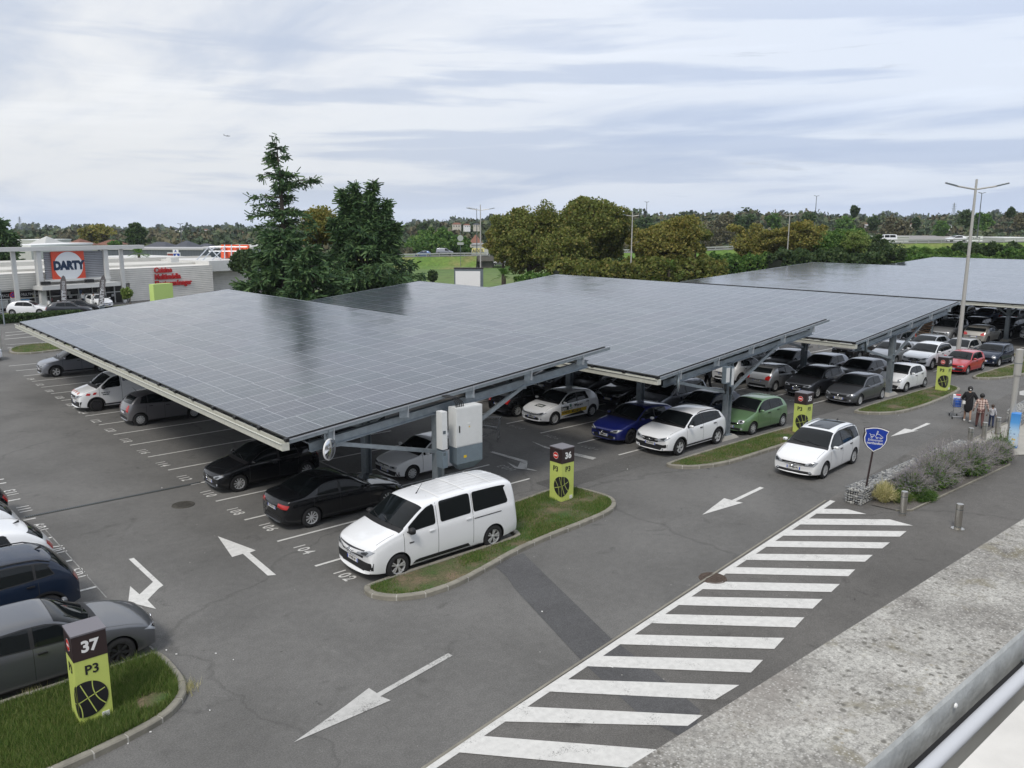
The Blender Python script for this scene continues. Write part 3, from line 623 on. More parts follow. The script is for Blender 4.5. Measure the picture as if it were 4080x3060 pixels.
# electrical cabinet on the first post
M_cab = mat('cabinet_grey', (0.66, 0.67, 0.66), 0.5, var=0.04, vscale=4); M_cabd = mat('cabinet_steel', (0.26, 0.32, 0.37), 0.38, 0.5, var=0.12, vscale=3)
M_yel = mat('yellow_label', (0.75, 0.52, 0.02), 0.5)
cx0 = 5.33; cy0 = -8.8; zt = zat(cx0, cy0, 1628); zb = zat(cx0, cy0, 1785); zs = zat(cx0, cy0, 1867)
root = empty('electrical_cabinet', (cx0, cy0, 0), label='pale grey electrical cabinet bolted high on the first canopy post', cat='cabinet')
mb = MB(); mb.box((0.53, 0.2, (zt + zb) / 2), (1.06, 0.4, zt - zb), M_cab); mb.box((0.53, -0.006, (zt + zb) / 2), (1.0, 0.014, zt - zb - .06), M_cab); mb.build('body', root)
mb = MB(); mb.box((0.12, -0.02, (zt + zb) / 2 - 0.05), (0.035, 0.02, 0.22), M_black); mb.build('handle', root)
mb = MB(); mb.box((0.5, -0.018, (zt + zb) / 2 + 0.1), (0.10, 0.006, 0.05), M_white); mb.lathe([(0.001, 0), (0.025, 0)], M_yel, 12, axis='y', c=(0.52, -0.016, (zt + zb) / 2 - .02)); mb.build('label_plate', root)
mb = MB(); h = zb - zs; mb.add([(0.02, 0.0, zb), (1.06, 0.0, zb), (1.06, .4, zb), (.02, .4, zb), (.02, -.0, zs + .12), (1.06, -.0, zs + .12), (1.06, .4, zs + .12), (.02, .4, zs + .12), (.2, .1, zs - .1), (.8, .1, zs - .1), (.8, .3, zs - .1), (.2, .3, zs - .1)],
    [(0, 4, 5, 1), (1, 5, 6, 2), (2, 6, 7, 3), (3, 7, 4, 0), (4, 8, 9, 5), (5, 9, 10, 6), (6, 10, 11, 7), (7, 11, 8, 4), (8, 11, 10, 9)], M_cabd)
mb.box((0.35, -0.006, (zb + zs) / 2), (0.11, 0.006, 0.08), M_yel); mb.build('lower_housing', root)
mb = MB()
for i in range(5): mb.tube([(0.1 + i * 0.07, 0.12, zt), (0.1 + i * 0.07, 0.12, zt + 0.12), (0.02 + i * 0.05, 0.2, zt + 0.3), (-0.25 + i * .04, 0.4, zt + 0.38)], 0.018, M_black, 6)
mb.build('cable', root)
root = empty('electrical_cabinet', (4.92, -8.9, 0), label='narrow pale electrical box left of the large cabinet on the first post', cat='cabinet')
mb = MB(); mb.box((-0.10, 0.16, (zt + zb) / 2 + .02), (0.20, 0.3, zt - zb - .08), M_cab); mb.build('body', root); mb = MB(); mb.box((-0.10, 0.16, (zb + zs) / 2 + .06), (0.205, 0.32, zb - zs - .16), M_cabd); mb.build('lower_housing', root); mb = MB(); mb.box((-0.12, 0.004, 2.9), (0.1, 0.01, 0.1), M_galvd); mb.box((-0.12, 0.004, 2.2), (0.1, 0.01, 0.1), M_galvd); mb.build('vent', root)
for i, (dx, w_, z0, z1) in enumerate(((-0.72, 0.3, 2.62, 3.35), (-0.36, 0.2, 2.45, 3.3))):
    root = empty('junction_box', (20.42 + dx, -8.9, 0), label=('wide grey junction box bolted left of the second canopy post', 'narrow grey junction box against the second canopy post')[i], cat='junction box')
    mb = MB(); mb.box((0, 0, (z0 + z1) / 2), (w_, 0.2, z1 - z0), M_cabd); mb.build('body', root); mb = MB(); mb.box((0, -0.105, (z0 + z1) / 2), (w_ * .8, 0.012, (z1 - z0) * .85), M_cab); mb.build('lid', root)
    mb = MB()
    for j in range(3): mb.tube([(-0.06 + j * .06, 0, z0), (-0.06 + j * .06, 0, z0 - .25), (0.1, 0.05, z0 - .5)], 0.015, M_black, 6)
    mb.build('cable', root)
# convex traffic mirrors hung from the low corners
for k, (px_, py_, lab) in enumerate(((1316, 1791, 'round convex mirror hanging at the corner of the nearest canopy'), (2700, 1530, 'round convex mirror hanging at the corner of the middle canopy'), (3457, 1383, 'round convex mirror hanging at the corner of the third canopy'))):
    x = SX0 + k * PITCH + 1.25; y = (-8.4, -8.95, -9.2)[k]; z = zat(x, y, py_)
    root = empty('traffic_mirror', (x, y, z), rz=R(30 if k == 0 else 35), label=lab, cat='mirror', group='mirrors on the canopy corners')
    mb = MB(); mb.lathe([(0.001, -0.05), (0.15, -0.04), (0.27, -0.01), (0.30, 0.0), (0.30, 0.03)], M_chrome if k == 0 else mat('mirror_back', (0.30, 0.30, 0.29), 0.5), 28, axis='y'); mb.build('face', root, smooth=True)
    mb = MB(); mb.lathe([(0.295, -0.015), (0.315, 0), (0.315, 0.03), (0.25, 0.04), (0.001, 0.05)], M_galvd if k else M_white, 28, axis='y'); mb.build('rim', root, smooth=True)
    mb = MB(); mb.tube([(0, 0.06, -0.1), (0, 0.08, 0.25), (0, 0.02, HL - z)], 0.02, M_galvd, 8); mb.build('bracket', root)
# ------------------------------------------------------------------ cars
def lerp_prof(P, x):
    if x <= P[0][0]: return P[0][1]
    for (a, b), (c, d) in zip(P, P[1:]):
        if x <= c: return b + (d - b) * (x - a) / (c - a + 1e-9)
    return P[-1][1]
CARS = {}
def car_type(name, L, W, top, belt, xf, xr, r, wins, cowl, wtop, rtop, rbot, gc=0.17, tum=0.34, nose=0.80, tail=0.84, bow=0.16, head=None, tl=None, grille=(), rim='five', van=False, sedan=False, clad=False, roofrail=False, sunroof=False,
             platz=0.40, rplatz=0.62, seams=(), badge='diamond', fog=True, rimm=None, hooded=None, shark=False):
    """builds the shared meshes of one body shape; front at x=0, rear at x=L, y across, z up"""
    hw = W / 2
    xs = sorted(set([0, .03, .09, .2, .38, .6, xf - r - .06, xf, xf + r + .06, cowl - .12, cowl, cowl + (wtop - cowl) * .25, (cowl + wtop) / 2, cowl + (wtop - cowl) * .75, wtop, wtop + .18, (wtop + rtop) / 2, rtop - .2, rtop, (rtop + rbot) / 2, rbot, xr - r - .06, xr, xr + r + .06, L - .35, L - .18, L - .08, L - .03, L]))
    q = [xs[0]]
    for x in xs[1:]:
        if x - q[-1] > 0.028: q.append(x)
    if q[-1] != L: q[-1] = L
    xs = q
    def plan(x):
        f = lerp_prof([(0, nose), (.03, nose + (1 - nose) * .32), (.09, nose + (1 - nose) * .55), (.2, nose + (1 - nose) * .76), (.38, nose + (1 - nose) * .9), (.75, 1), (L - .8, 1), (L - .35, tail + (1 - tail) * .85), (L - .18, tail + (1 - tail) * .65), (L - .08, tail + (1 - tail) * .4), (L, tail)], x)
        return f * hw
    def Tz(x): return lerp_prof(top, x)
    def Sz(x): return min(lerp_prof(belt, x), Tz(x) - 0.035)
    def edge_(x):
        T, s, P = Tz(x), Sz(x), plan(x); gh = T - s; ze = T - min(0.075 if gh > .2 else 0.03 + gh * .18, gh * 0.5)
        return P * .955 - tum * max(0, ze - s) - 0.0, ze
    def bowx(x, y):
        P = plan(x); q = min(1.2, (abs(y) / hw)); fF = max(0, 1 - x / (L * .5)); fR = max(0, 1 - (L - x) / (L * .4))
        return x + bow * q ** 2.2 * fF - bow * .85 * q ** 2.2 * fR
    def zbot(x): return gc + lerp_prof([(0, .06), (.3, 0), (L - .5, 0), (L, .10)], x)
    V = []; n_r = 0
    for x in xs:
        P, T, s, zb = plan(x), Tz(x), Sz(x), zbot(x); re, ze = edge_(x)
        lo = min(.25, (s - zb) * .45)
        half = [(0, zb), (.78 * P, zb), (.955 * P, zb + .05), (.992 * P, zb + lo), (1.0 * P, (zb + s) * .5 + .06), (.99 * P, s - .06 - .02), (.955 * P, s), (re, ze), (re * .86, T - (T - ze) * .28), (re * .5, T - (T - ze) * .05), (0, T)]
        ring = half + [(-y, z) for y, z in half[-2:0:-1]]; n_r = len(ring)
        V += [(bowx(x, y), y, z) for y, z in ring]
    F = []; nh = 11
    for i in range(len(xs) - 1):
        for j in range(n_r):
            a, b = i * n_r + j, i * n_r + (j + 1) % n_r; F.append((a, a + n_r, b + n_r, b))
    for base, fl in ((0, False), ((len(xs) - 1) * n_r, True)):
        for j in range(nh - 1):
            a, b = base + j, base + j + 1; c, d = base + (n_r - j - 1) % n_r, base + (n_r - j) % n_r
            if j == 0: f = (a, b, c)
            elif j == nh - 2: f = (a, b, d)
            else: f = (a, b, c, d)
            F.append(f[::-1] if fl else f)
    me = bpy.data.meshes.new('body'); me.from_pydata(V, [], F); me.validate()
    bm = bmesh.new(); bm.from_mesh(me); bmesh.ops.recalc_face_normals(bm, faces=bm.faces)
    cr = bm.edges.layers.float.new('crease_edge')
    for e in bm.edges:
        a, b = e.verts[0].index, e.verts[1].index
        if abs(a - b) == n_r:
            j = a % n_r
            if j in (6, n_r - 6): e[cr] = 0.45
            if j in (2, n_r - 2): e[cr] = 0.5
            if j in (7, n_r - 7): e[cr] = 0.25
    bm.to_mesh(me); bm.free()
    me.materials.append(PAINT['white']); me.materials.append(M_black)
    sm = eval_mesh(me, [('SUBSURF', dict(levels=2, render_levels=2))], 'body')
    bm = bmesh.new(); bm.from_mesh(sm); bvh = BVHTree.FromBMesh(bm); bm.free()
    def hit(p, d, far=4.0):
        p, d = Vector(p), Vector(d).normalized(); h = bvh.ray_cast(p - d * 2.5, d, far + 2.5)
        return (h[0], h[1]) if h[0] is not None else (None, None)
    # wheel arches cut out
    ct = MB()
    for x in (xf, xr):
        for s in (-1, 1):
            n = 28; vs = [];  rr = r + 0.045
            for yy in (s * (hw - .30), s * (hw + .2)):
                for j in range(n): a = 2 * math.pi * j / n; vs.append((x + rr * math.cos(a), yy, r + .01 + rr * math.sin(a)))
            fs = [tuple(range(n)), tuple(range(2 * n - 1, n - 1, -1))] + [(j, n + j, n + (j + 1) % n, (j + 1) % n) for j in range(n)]
            if s > 0: fs = [f[::-1] for f in fs]
            ct.add(vs, fs, M_black)
    cm = ct.mesh('cut'); cm.materials.clear(); cm.materials.append(PAINT['white']); cm.materials.append(M_black); cm.polygons.foreach_set('material_index', [1] * len(cm.polygons))
    bm = bmesh.new(); bm.from_mesh(cm); bmesh.ops.recalc_face_normals(bm, faces=bm.faces); bm.to_mesh(cm); bm.free()
    co = bpy.data.objects.new('cut', cm); COL.objects.link(co)
    body = eval_mesh(sm, [('BOOLEAN', dict(object=co, operation='DIFFERENCE', solver='EXACT'))], 'body'); bpy.data.objects.remove(co)
    for p in body.polygons: p.use_smooth = True
    body.set_sharp_from_angle(angle=R(38))
    parts = [('body', body, None, None, True)]   # name, mesh, matrix, parentname, takes paint
    def patch(name, pl, org, ex, ey, d, off, m, sides=(1,), step=0.045, both=False, paint=False, raw=False, thick=0.0):
        """polygon pl in the plane (org, ex, ey) thrown onto the body along d"""
        vs2 = []; n = len(pl)
        for i in range(n):
            a, b = Vector(pl[i]), Vector(pl[(i + 1) % n]); k = max(1, int((b - a).length / step))
            for j in range(k): vs2.append(a.lerp(b, j / k))
        nb = len(vs2); x0, x1 = min(v.x for v in vs2), max(v.x for v in vs2); y0, y1 = min(v.y for v in vs2), max(v.y for v in vs2)
        bx, by = np.array([v.x for v in vs2]), np.array([v.y for v in vs2]); gx = []
        nx, ny = max(2, int((x1 - x0) / step)), max(2, int((y1 - y0) / step))
        X, Y = np.meshgrid(np.linspace(x0, x1, nx + 1)[1:-1], np.linspace(y0, y1, ny + 1)[1:-1]); X, Y = X.ravel(), Y.ravel()
        if len(X):
            k = inpoly(X, Y, [(v.x, v.y) for v in vs2])
            for a, b in zip(X[k], Y[k]):
                if np.min((bx - a) ** 2 + (by - b) ** 2) > (step * .35) ** 2: gx.append(Vector((a, b)))
        r_ = delaunay_2d_cdt(vs2 + gx, [], [list(range(nb))], 1, 1e-6)
        res = []
        for s in sides:
            S = Vector((1, s, 1)); out_ = []
            for v in r_[0]:
                p = Vector(org) + Vector(ex) * v.x + Vector(ey) * v.y; h, nn_ = hit(Vector((p.x, p.y * s, p.z)), Vector((d[0], d[1] * s, d[2])))
                out_.append((h + nn_ * off) if h is not None else None)
            ok = [i for i, o in enumerate(out_) if o is not None]
            if not ok: continue
            vv = [tuple(o) if o is not None else tuple(out_[ok[0]]) for o in out_]
            fs = [f for f in r_[2] if all(out_[i] is not None for i in f)]
            mb = MB(); mb.add(vv, [tuple(f) if s > 0 else tuple(f)[::-1] for f in fs], m)
            e = mb.mesh(name, True); bm = bmesh.new(); bm.from_mesh(e)
            if bm.faces and sum((f.normal.dot(Vector((d[0], d[1] * s, d[2]))) * f.calc_area() for f in bm.faces)) > 0: bmesh.ops.reverse_faces(bm, faces=bm.faces)
            bm.to_mesh(e); bm.free()
            if raw: res.append(e)
            else: parts.append((name, e, None, None, paint))
        return res
    def join(name, meshes):
        mb = MB()
        for e in meshes:
            b = len(mb.v); mb.v += [tuple(v.co) for v in e.vertices]; mb.f += [tuple(i + b for i in p.vertices) for p in e.polygons]; mb.m += [mb.mi(e.materials[p.material_index]) for p in e.polygons]
        me2 = mb.mesh(name, True); parts.append((name, me2, None, None, False))
    SIDE = dict(org=(0, 2, 0), ex=(1, 0, 0), ey=(0, 0, 1), d=(0, -1, 0)); FRONT = dict(org=(-1, 0, 0), ex=(0, 1, 0), ey=(0, 0, 1), d=(1, 0, 0)); REAR = dict(org=(L + 1, 0, 0), ex=(0, 1, 0), ey=(0, 0, 1), d=(-1, 0, 0)); TOP = dict(org=(0, 0, 3), ex=(1, 0, 0), ey=(0, 1, 0), d=(0, 0, -1))
    # windscreen and rear window from above / behind
    def band(xa, xb, yin, n=8):
        pl = []
        for i in range(n + 1): x = xa + (xb - xa) * i / n; re, ze = edge_(x); y = re - yin; pl.append((bowx(x, y), y))
        for y in np.linspace(edge_(xb)[0] - yin, -(edge_(xb)[0] - yin), 9)[1:-1]: pl.append((bowx(xb, y), y))
        for i in range(n, -1, -1): x = xa + (xb - xa) * i / n; re, ze = edge_(x); y = -(re - yin); pl.append((bowx(x, y), y))
        for y in np.linspace(-(edge_(xa)[0] - yin), edge_(xa)[0] - yin, 9)[1:-1]: pl.append((bowx(xa, y), y))
        return pl
    wc = cowl + 0.02
    patch('cowl', band(cowl - .09, cowl + .09, .03), **TOP, off=.003, m=M_black)
    patch('windscreen', band(wc + .03, wtop - .03, .045), **TOP, off=.008, m=M_glass)
    if sedan: patch('rear_window', band(rtop + .06, rbot - .05, .05), **TOP, off=.006, m=M_glass)
    else:
        za, zb_ = Tz(rtop + (rbot - rtop) * .12) - .02, Tz(rbot) + .015; pl = []
        for i in range(6): z = zb_ + (za - zb_) * i / 5; xx = rbot + (rtop - rbot) * (z - zb_) / (za - zb_ + 1e-6); pl.append((edge_(min(max(xx, rtop), rbot))[0] - .07 - .02 * (i == 5), z))
        pl = pl + [(-y, z) for y, z in pl[::-1]]; patch('rear_window', pl, **REAR, off=.006, m=M_glass)
    # side glass
    def sidepoly(xa, xb, zi=.045, zl=.03, sa=0, sb=0, n=10):
        lo = []; hi = []
        for i in range(n + 1):
            x = xa + (xb - xa) * i / n; re, ze = edge_(x); zl_, zh = Sz(x) + zl, ze - zi
            if zh - zl_ > .03: X = bowx(x, re); lo.append((X, zl_, x)); hi.append((X, zh, x))
        L1 = [(X, z) for X, z, _ in lo]; H1 = [(X, z) for X, z, _ in hi][::-1]
        if van and len(L1) > 3:
            c_ = .09
            def rc(A, B): return [(A[0] + (B[0] - A[0]) * 0, A[1])]
            if hi[-1][1] - lo[-1][1] > .3: L1 = L1[:-1] + [(L1[-1][0] - c_ * .7, L1[-1][1]), (L1[-1][0] - c_ * .2, L1[-1][1] + c_ * .2), (L1[-1][0], L1[-1][1] + c_ * .8)]; H1 = [(H1[0][0], H1[0][1] - c_ * .8), (H1[0][0] - c_ * .2, H1[0][1] - c_ * .2), (H1[0][0] - c_ * .8, H1[0][1])] + H1[1:]
            if hi[0][1] - lo[0][1] > .3: L1 = [(L1[0][0], L1[0][1] + c_ * .7), (L1[0][0] + c_ * .2, L1[0][1] + c_ * .2), (L1[0][0] + c_ * .7, L1[0][1])] + L1[1:]; H1 = H1[:-1] + [(H1[-1][0] + c_ * .7, H1[-1][1]), (H1[-1][0] + c_ * .2, H1[-1][1] - c_ * .2), (H1[-1][0], H1[-1][1] - c_ * .7)]
        if sb and H1: H1[0] = (H1[0][0] - sb, H1[0][1]); 
        if sa and H1: H1[-1] = (H1[-1][0] + sa, H1[-1][1])
        return L1 + H1
    a0, a1 = wins[0][0], wins[-1][1]
    patch('window_surround', sidepoly(a0 - .03, a1 + .03, .02, .005, sb=wins[-1][2] if len(wins[-1]) > 2 else 0), **SIDE, off=.003, m=M_black, sides=(1, -1)) if not van else None
    for wv in wins:
        patch('side_window', sidepoly(wv[0], wv[1], .045, .03, sb=wv[2] if len(wv) > 2 else 0), **SIDE, off=.008, m=M_glass, sides=(1, -1))
    # seams
    sl_ = []
    for x, za, zb_ in seams:
        za = za if za is not None else gc + .12; zb_ = zb_ if zb_ is not None else Sz(x) + .02
        sl_ += patch('s', [(x - .006, za), (x + .006, za), (x + .006, zb_), (x - .006, zb_)], **SIDE, off=.002, m=M_seam, sides=(1, -1), step=.08, raw=True)
    yb = plan(.6) * .9
    for s_ in (-1, 1): sl_ += patch('s', [(.36, s_ * yb * .92), (cowl - .1, s_ * yb * .955), (cowl - .1, s_ * yb * .965), (.36, s_ * yb * .932)], **TOP, off=.002, m=M_seam, step=.1, raw=True)
    if sl_: join('panel_seams', sl_)
    if clad:
        ps = []
        for x in (xf, xr):
            rr = r + .045; rn = rr + .06; pl = [(x + rn * math.cos(a), r + rn * math.sin(a)) for a in np.linspace(-.25, math.pi + .25, 15)] + [(x + (rr + .002) * math.cos(a), r + (rr + .002) * math.sin(a)) for a in np.linspace(math.pi + .25, -.25, 15)]
            ps += patch('c', pl, **SIDE, off=.006, m=M_black, sides=(1, -1), raw=True)
        ps += patch('c', [(xf + r + .06, gc + .04), (xr - r - .06, gc + .04), (xr - r - .06, gc + .17), (xf + r + .06, gc + .17)], **SIDE, off=.006, m=M_black, sides=(1, -1), raw=True)
        join('cladding', ps)
    else:
        join('sill_trim', patch('c', [(xf + r + .09, gc + .03), (xr - r - .09, gc + .03), (xr - r - .09, gc + .075), (xf + r + .09, gc + .075)], **SIDE, off=.003, m=M_black, sides=(1, -1), raw=True))
    # front apertures
    gs = []
    for gpoly, gm in grille: gs += patch('g', gpoly + [(-y, z) for y, z in gpoly[::-1]], **FRONT, off=.004, m=gm, raw=True)
    if gs: join('grille', gs)
    dd = Vector((.80, -.56, -.20)).normalized(); ee = Vector((.56, .80, 0)).normalized(); up_ = Vector((0, 0, 1))
    hd = head or [(-.16, .60), (.10, .62), (.22, .74), (.0, .72), (-.16, .68)]
    cor = Vector((-.05, plan(.12) * 0.93, 0)); patch('headlight', hd, org=tuple(cor - dd * .6 * 0), ex=tuple(ee), ey=(0, 0, 1), d=tuple(dd), off=.007, m=M_lampc if name != 'cactus' else M_lampd, sides=(1, -1), step=.03)
    hp = Vector(np.mean([[p[0], p[1]] for p in hd], axis=0)); sc2 = .45
    patch('headlight_lens', [((p[0] - hp.x) * sc2 + hp.x, (p[1] - hp.y) * .6 + hp.y) for p in hd], org=tuple(cor), ex=tuple(ee), ey=(0, 0, 1), d=tuple(dd), off=.011, m=M_lampd, sides=(1, -1), step=.03)
    d2 = Vector((-.80, -.56, -.12)).normalized(); e2 = Vector((-.56, .80, 0)).normalized()
    t_ = tl or [(-.12, .72), (.10, .72), (.14, .95), (.02, .98), (-.08, .9)]
    cor2 = Vector((L + .05, plan(L - .12) * .93, 0)); patch('tail_light', t_, org=tuple(cor2), ex=tuple(e2), ey=(0, 0, 1), d=tuple(d2), off=.007, m=M_red, sides=(1, -1), step=.03)
    if fog: join('fog_lamp', sum([patch('f', [(s_ * .62 + .05 * math.cos(a), .34 + .045 * math.sin(a)) for a in np.linspace(0, 2 * math.pi, 9)[:-1]], **FRONT, off=.009, m=M_lampc, raw=True) for s_ in (-1, 1)], []) or [MB().mesh('x')])
    # rear bumper lower trim
    join('rear_trim', patch('rt', [(-plan(L) * .8, gc + .14), (plan(L) * .8, gc + .14), (plan(L) * .7, gc + .26), (-plan(L) * .7, gc + .26)], **REAR, off=.004, m=M_black, raw=True) or [MB().mesh('x')])
    # badges
    h, nn_ = hit((0, 0, Tz(.03) - .06), (1, 0, 0)); bx_ = (h.x if h is not None else 0) - .012; bz = Tz(.03) - .05; mb = MB()
    if badge == 'chevron':
        for dz in (.0, -.055):
            for s_ in (-1, 1): mb.bar((bx_, s_ * .10, bz - .05 + dz), (bx_, 0, bz + .025 + dz), .02, .028, M_chrome, up=(0, 0, 1))
        for s_ in (-1, 1): mb.bar((bx_, s_ * .09, bz - .03), (bx_ + bow * .55, s_ * hw * .72, bz - .03), .012, .018, M_chrome)
    elif badge == 'round': mb.lathe([(.001, -.0), (.052, 0), (.06, .01)], M_chrome, 20, axis='y'); mb.v = [(bx_ - v[1] * 1, v[0], v[2] + bz - .05) for v in mb.v]
    elif badge == 'diamond':
        k = [(0, .085), (.05, 0), (0, -.085), (-.05, 0)]
        for i in range(4): a, b = k[i], k[(i + 1) % 4]; mb.bar((bx_, a[0], bz - .06 + a[1]), (bx_, b[0], bz - .06 + b[1]), .014, .022, M_chrome, up=(1, 0, 0))
    else: mb.bar((bx_, -.03, bz - .08), (bx_, .0, bz), .014, .03, M_chrome, up=(1, 0, 0)); mb.bar((bx_, 0, bz), (bx_, .035, bz - .07), .014, .03, M_chrome, up=(1, 0, 0))
    parts.append(('badge', mb.mesh('badge', True), None, None, False))
    # mirrors
    xm = wins[0][0] + .06; re, ze = edge_(xm); zm = Sz(xm) + .07
    for s_ in (-1, 1):
        mb = MB(); big = 1.5 if van else 1.0; yy = plan(xm) * .955
        pts = []
        nseg = 10
        for i, (ox, rr_) in enumerate(((0, .02), (.015, .06), (.04, .075), (.09, .078), (.11, .068), (.112, .01))):
            for j in range(nseg): a = 2 * math.pi * j / nseg; pts.append((xm - .06 + ox * big, s_ * (yy + .14 + math.copysign(abs(math.cos(a)) ** .7, math.cos(a)) * rr_ * 1.25), zm + .03 + math.copysign(abs(math.sin(a)) ** .7, math.sin(a)) * rr_ * .78 * big))
        fs = []
        for i in range(5):
            for j in range(nseg): a, b = i * nseg + j, i * nseg + (j + 1) % nseg; fs.append((a, b, b + nseg, a + nseg) if s_ < 0 else (a, a + nseg, b + nseg, b))
        mb.add(pts, fs, M_black if van else PAINT['white']); mb.bar((xm, s_ * (yy - .03), zm - .03), (xm, s_ * (yy + .08), zm), .05, .03, M_black)
        me3 = mb.mesh('wing_mirror', True)
        parts.append(('wing_mirror', me3, None, None, not van))
    # handles
    for xh in [w_[1] - .12 for w_ in wins[:2]]:
        for s_ in (-1, 1):
            h, nn_ = hit((xh, s_ * 2, Sz(xh) - .11), (0, -s_, 0))
            if h is None: continue
            mb = MB(); mb.box((h.x, h.y + s_ * .015, h.z), (.17, .03, .032), PAINT['white'] if van else M_black); parts.append(('door_handle', mb.mesh('door_handle'), None, None, van))
    if roofrail:
        for s_ in (-1, 1):
            pts = []
            for x in np.linspace(wtop + .25, rtop - .1, 7):
                re, ze = edge_(x); h, nn_ = hit((x, s_ * (re - .03), 3), (0, 0, -1)); pts.append(h + Vector((0, 0, .045 if 0.02 < (x - wtop - .25) < (rtop - wtop - .4) else 0)))
            mb = MB(); mb.tube(pts, .016, M_alu if roofrail == 1 else M_black, 6); parts.append(('roof_rail', mb.mesh('roof_rail', True), None, None, False))
    if sunroof:
        pl = [(wtop + .12, -.42), (rtop - .35, -.42), (rtop - .35, .42), (wtop + .12, .42)]; patch('sunroof', pl, **TOP, off=.006, m=M_glass)
    h, nn_ = hit((rtop - .25 if not van else wtop + .35, 0, 3), (0, 0, -1)); mb = MB(); 
    if shark: mb.add([(h.x, -.02, h.z), (h.x + .15, -.02, h.z), (h.x + .15, .02, h.z), (h.x, .02, h.z), (h.x + .14, 0, h.z + .07)], [(0, 1, 4), (1, 2, 4), (2, 3, 4), (3, 0, 4)], M_black)
    else: mb.tube([h, h + Vector((.03, 0, .03)), h + Vector((.22, 0, .26))], [.02, .012, .004], M_black, 6)
    parts.append(('antenna', mb.mesh('antenna'), None, None, False))
    # windscreen wipers
    mb = MB()
    for y0 in (-.45, .12):
        pp = [hit((bowx(cowl + .05, y0 + t2 * .5) + t2 * .10, y0 + t2 * .5, 3), (0, 0, -1))[0] for t2 in (0, .5, 1)]
        if all(p_ is not None for p_ in pp): mb.tube([p_ + Vector((-.01, 0, .02)) for p_ in pp], .010, M_black, 5)
    if mb.v: parts.append(('wiper', mb.mesh('wiper'), None, None, False))
    # plates
    h, _n = hit((-1, 0, platz), (1, 0, 0)); pfx = h.x - .02 if h is not None else -.02
    h, _n = hit((L + 1, 0, rplatz), (-1, 0, 0)); prx = h.x + .02 if h is not None else L + .02
    # wheels
    wt = .205; ty = MB(); ty.lathe([(r * .63, -wt / 2), (r * .70, -wt / 2 - .004), (r * .93, -wt / 2), (r, -wt / 2 + .03), (r, wt / 2 - .03), (r * .93, wt / 2), (r * .70, wt / 2), (r * .63, wt / 2)], M_rub, 32, axis='y')
    tyre = ty.mesh('tyre', True, 50)
    rm = rimm or M_rim; rb = MB(); ri = r * .645
    rb.lathe([(ri, -wt / 2 + .0), (ri, -wt / 2 + .012), (ri * .92, -wt / 2 + .02), (ri * .9, wt / 2 - .02)], rm, 32, axis='y'); rb.lathe([(.001, -wt / 2 + .075), (ri * .9, -wt / 2 + .08)], M_hub, 24, axis='y')
    if rim == 'cap':
        rb.lathe([(.001, -wt / 2 - .004), (ri * .35, -wt / 2 - .004), (ri * .7, -wt / 2 + .006), (ri * .98, -wt / 2 + .012)], rm, 28, axis='y')
        for k in range(10): a = 2 * math.pi * k / 10; c_, s_ = math.cos(a), math.sin(a); rb.bar((c_ * ri * .55, -wt / 2 - .003, s_ * ri * .55), (c_ * ri * .88, -wt / 2 + .004, s_ * ri * .88), .012, .03, M_black, up=(0, 1, 0))
    else:
        ns = {'five': 5, 'seven': 7, 'ten': 10, 'twin': 10}[rim]
        for k in range(ns):
            a = 2 * math.pi * (k + (0.0 if rim != 'twin' or k % 2 == 0 else -.45)) / ns; c_, s_ = math.cos(a), math.sin(a); wd = {5: .075, 7: .05, 10: .03}[ns] * r / .32
            tw = .12 if rim == 'seven' else 0; c2_, s2_ = math.cos(a + tw), math.sin(a + tw); ct_, st_ = -s_, c_
            y0, y1 = -wt / 2 + .02, -wt / 2 + .008
            vs = [(c_ * ri * .16 + ct_ * wd * .38, y0, s_ * ri * .16 + st_ * wd * .38), (c_ * ri * .16 - ct_ * wd * .38, y0, s_ * ri * .16 - st_ * wd * .38), (c2_ * ri * .95 - ct_ * wd * .62, y1, s2_ * ri * .95 - st_ * wd * .62), (c2_ * ri * .95 + ct_ * wd * .62, y1, s2_ * ri * .95 + st_ * wd * .62)]
            vs += [(v_[0], v_[1] + .03, v_[2]) for v_ in vs]
            rb.add(vs, [(0, 1, 2, 3), (4, 7, 6, 5), (0, 4, 5, 1), (1, 5, 6, 2), (2, 6, 7, 3), (3, 7, 4, 0)], rm)
        rb.lathe([(.001, -wt / 2 + .004), (ri * .2, -wt / 2 + .012), (ri * .22, -wt / 2 + .05)], rm, 16, axis='y')
    rimme = rb.mesh('rim', True, 35)
    CARS[name] = dict(L=L, W=W, parts=parts, tyre=tyre, rim=rimme, xf=xf, xr=xr, r=r, hw=hw, wt=wt, pfx=pfx, prx=prx, platz=platz, rplatz=rplatz, hit=hit, patch=patch, SIDE=SIDE, TOP=TOP, FRONT=FRONT, Sz=Sz)

PLATE_CACHE = {}
def plate_mesh(txt, rear):
    if (txt, rear) in PLATE_CACHE: return PLATE_CACHE[(txt, rear)]
    mb = MB(); mb.box((0, 0, 0), (.012, .52, .11), M_plate)
    s = 1 if rear else -1
    mb.box((s * .0065, -.24, 0), (.001, .04, .106), M_plateb); mb.box((s * .0065, .24, 0), (.001, .04, .106), M_plateb)
    if txt: addtext(mb, txt, .098, M_ink, Matrix.Translation((s * .0075, 0, 0)) @ Matrix.Rotation(R(90 * s), 4, 'Z') @ Matrix.Rotation(R(90), 4, 'X'), bold=.004, sx=.78)
    PLATE_CACHE[(txt, rear)] = mb.mesh('number_plate'); return PLATE_CACHE[(txt, rear)]
FARSKIP = {'panel_seams', 'wiper', 'antenna', 'badge', 'fog_lamp', 'door_handle', 'headlight_lens', 'cowl', 'sill_trim', 'rear_trim'}
HIDDEN_OK = set()
CAR_N = [0]
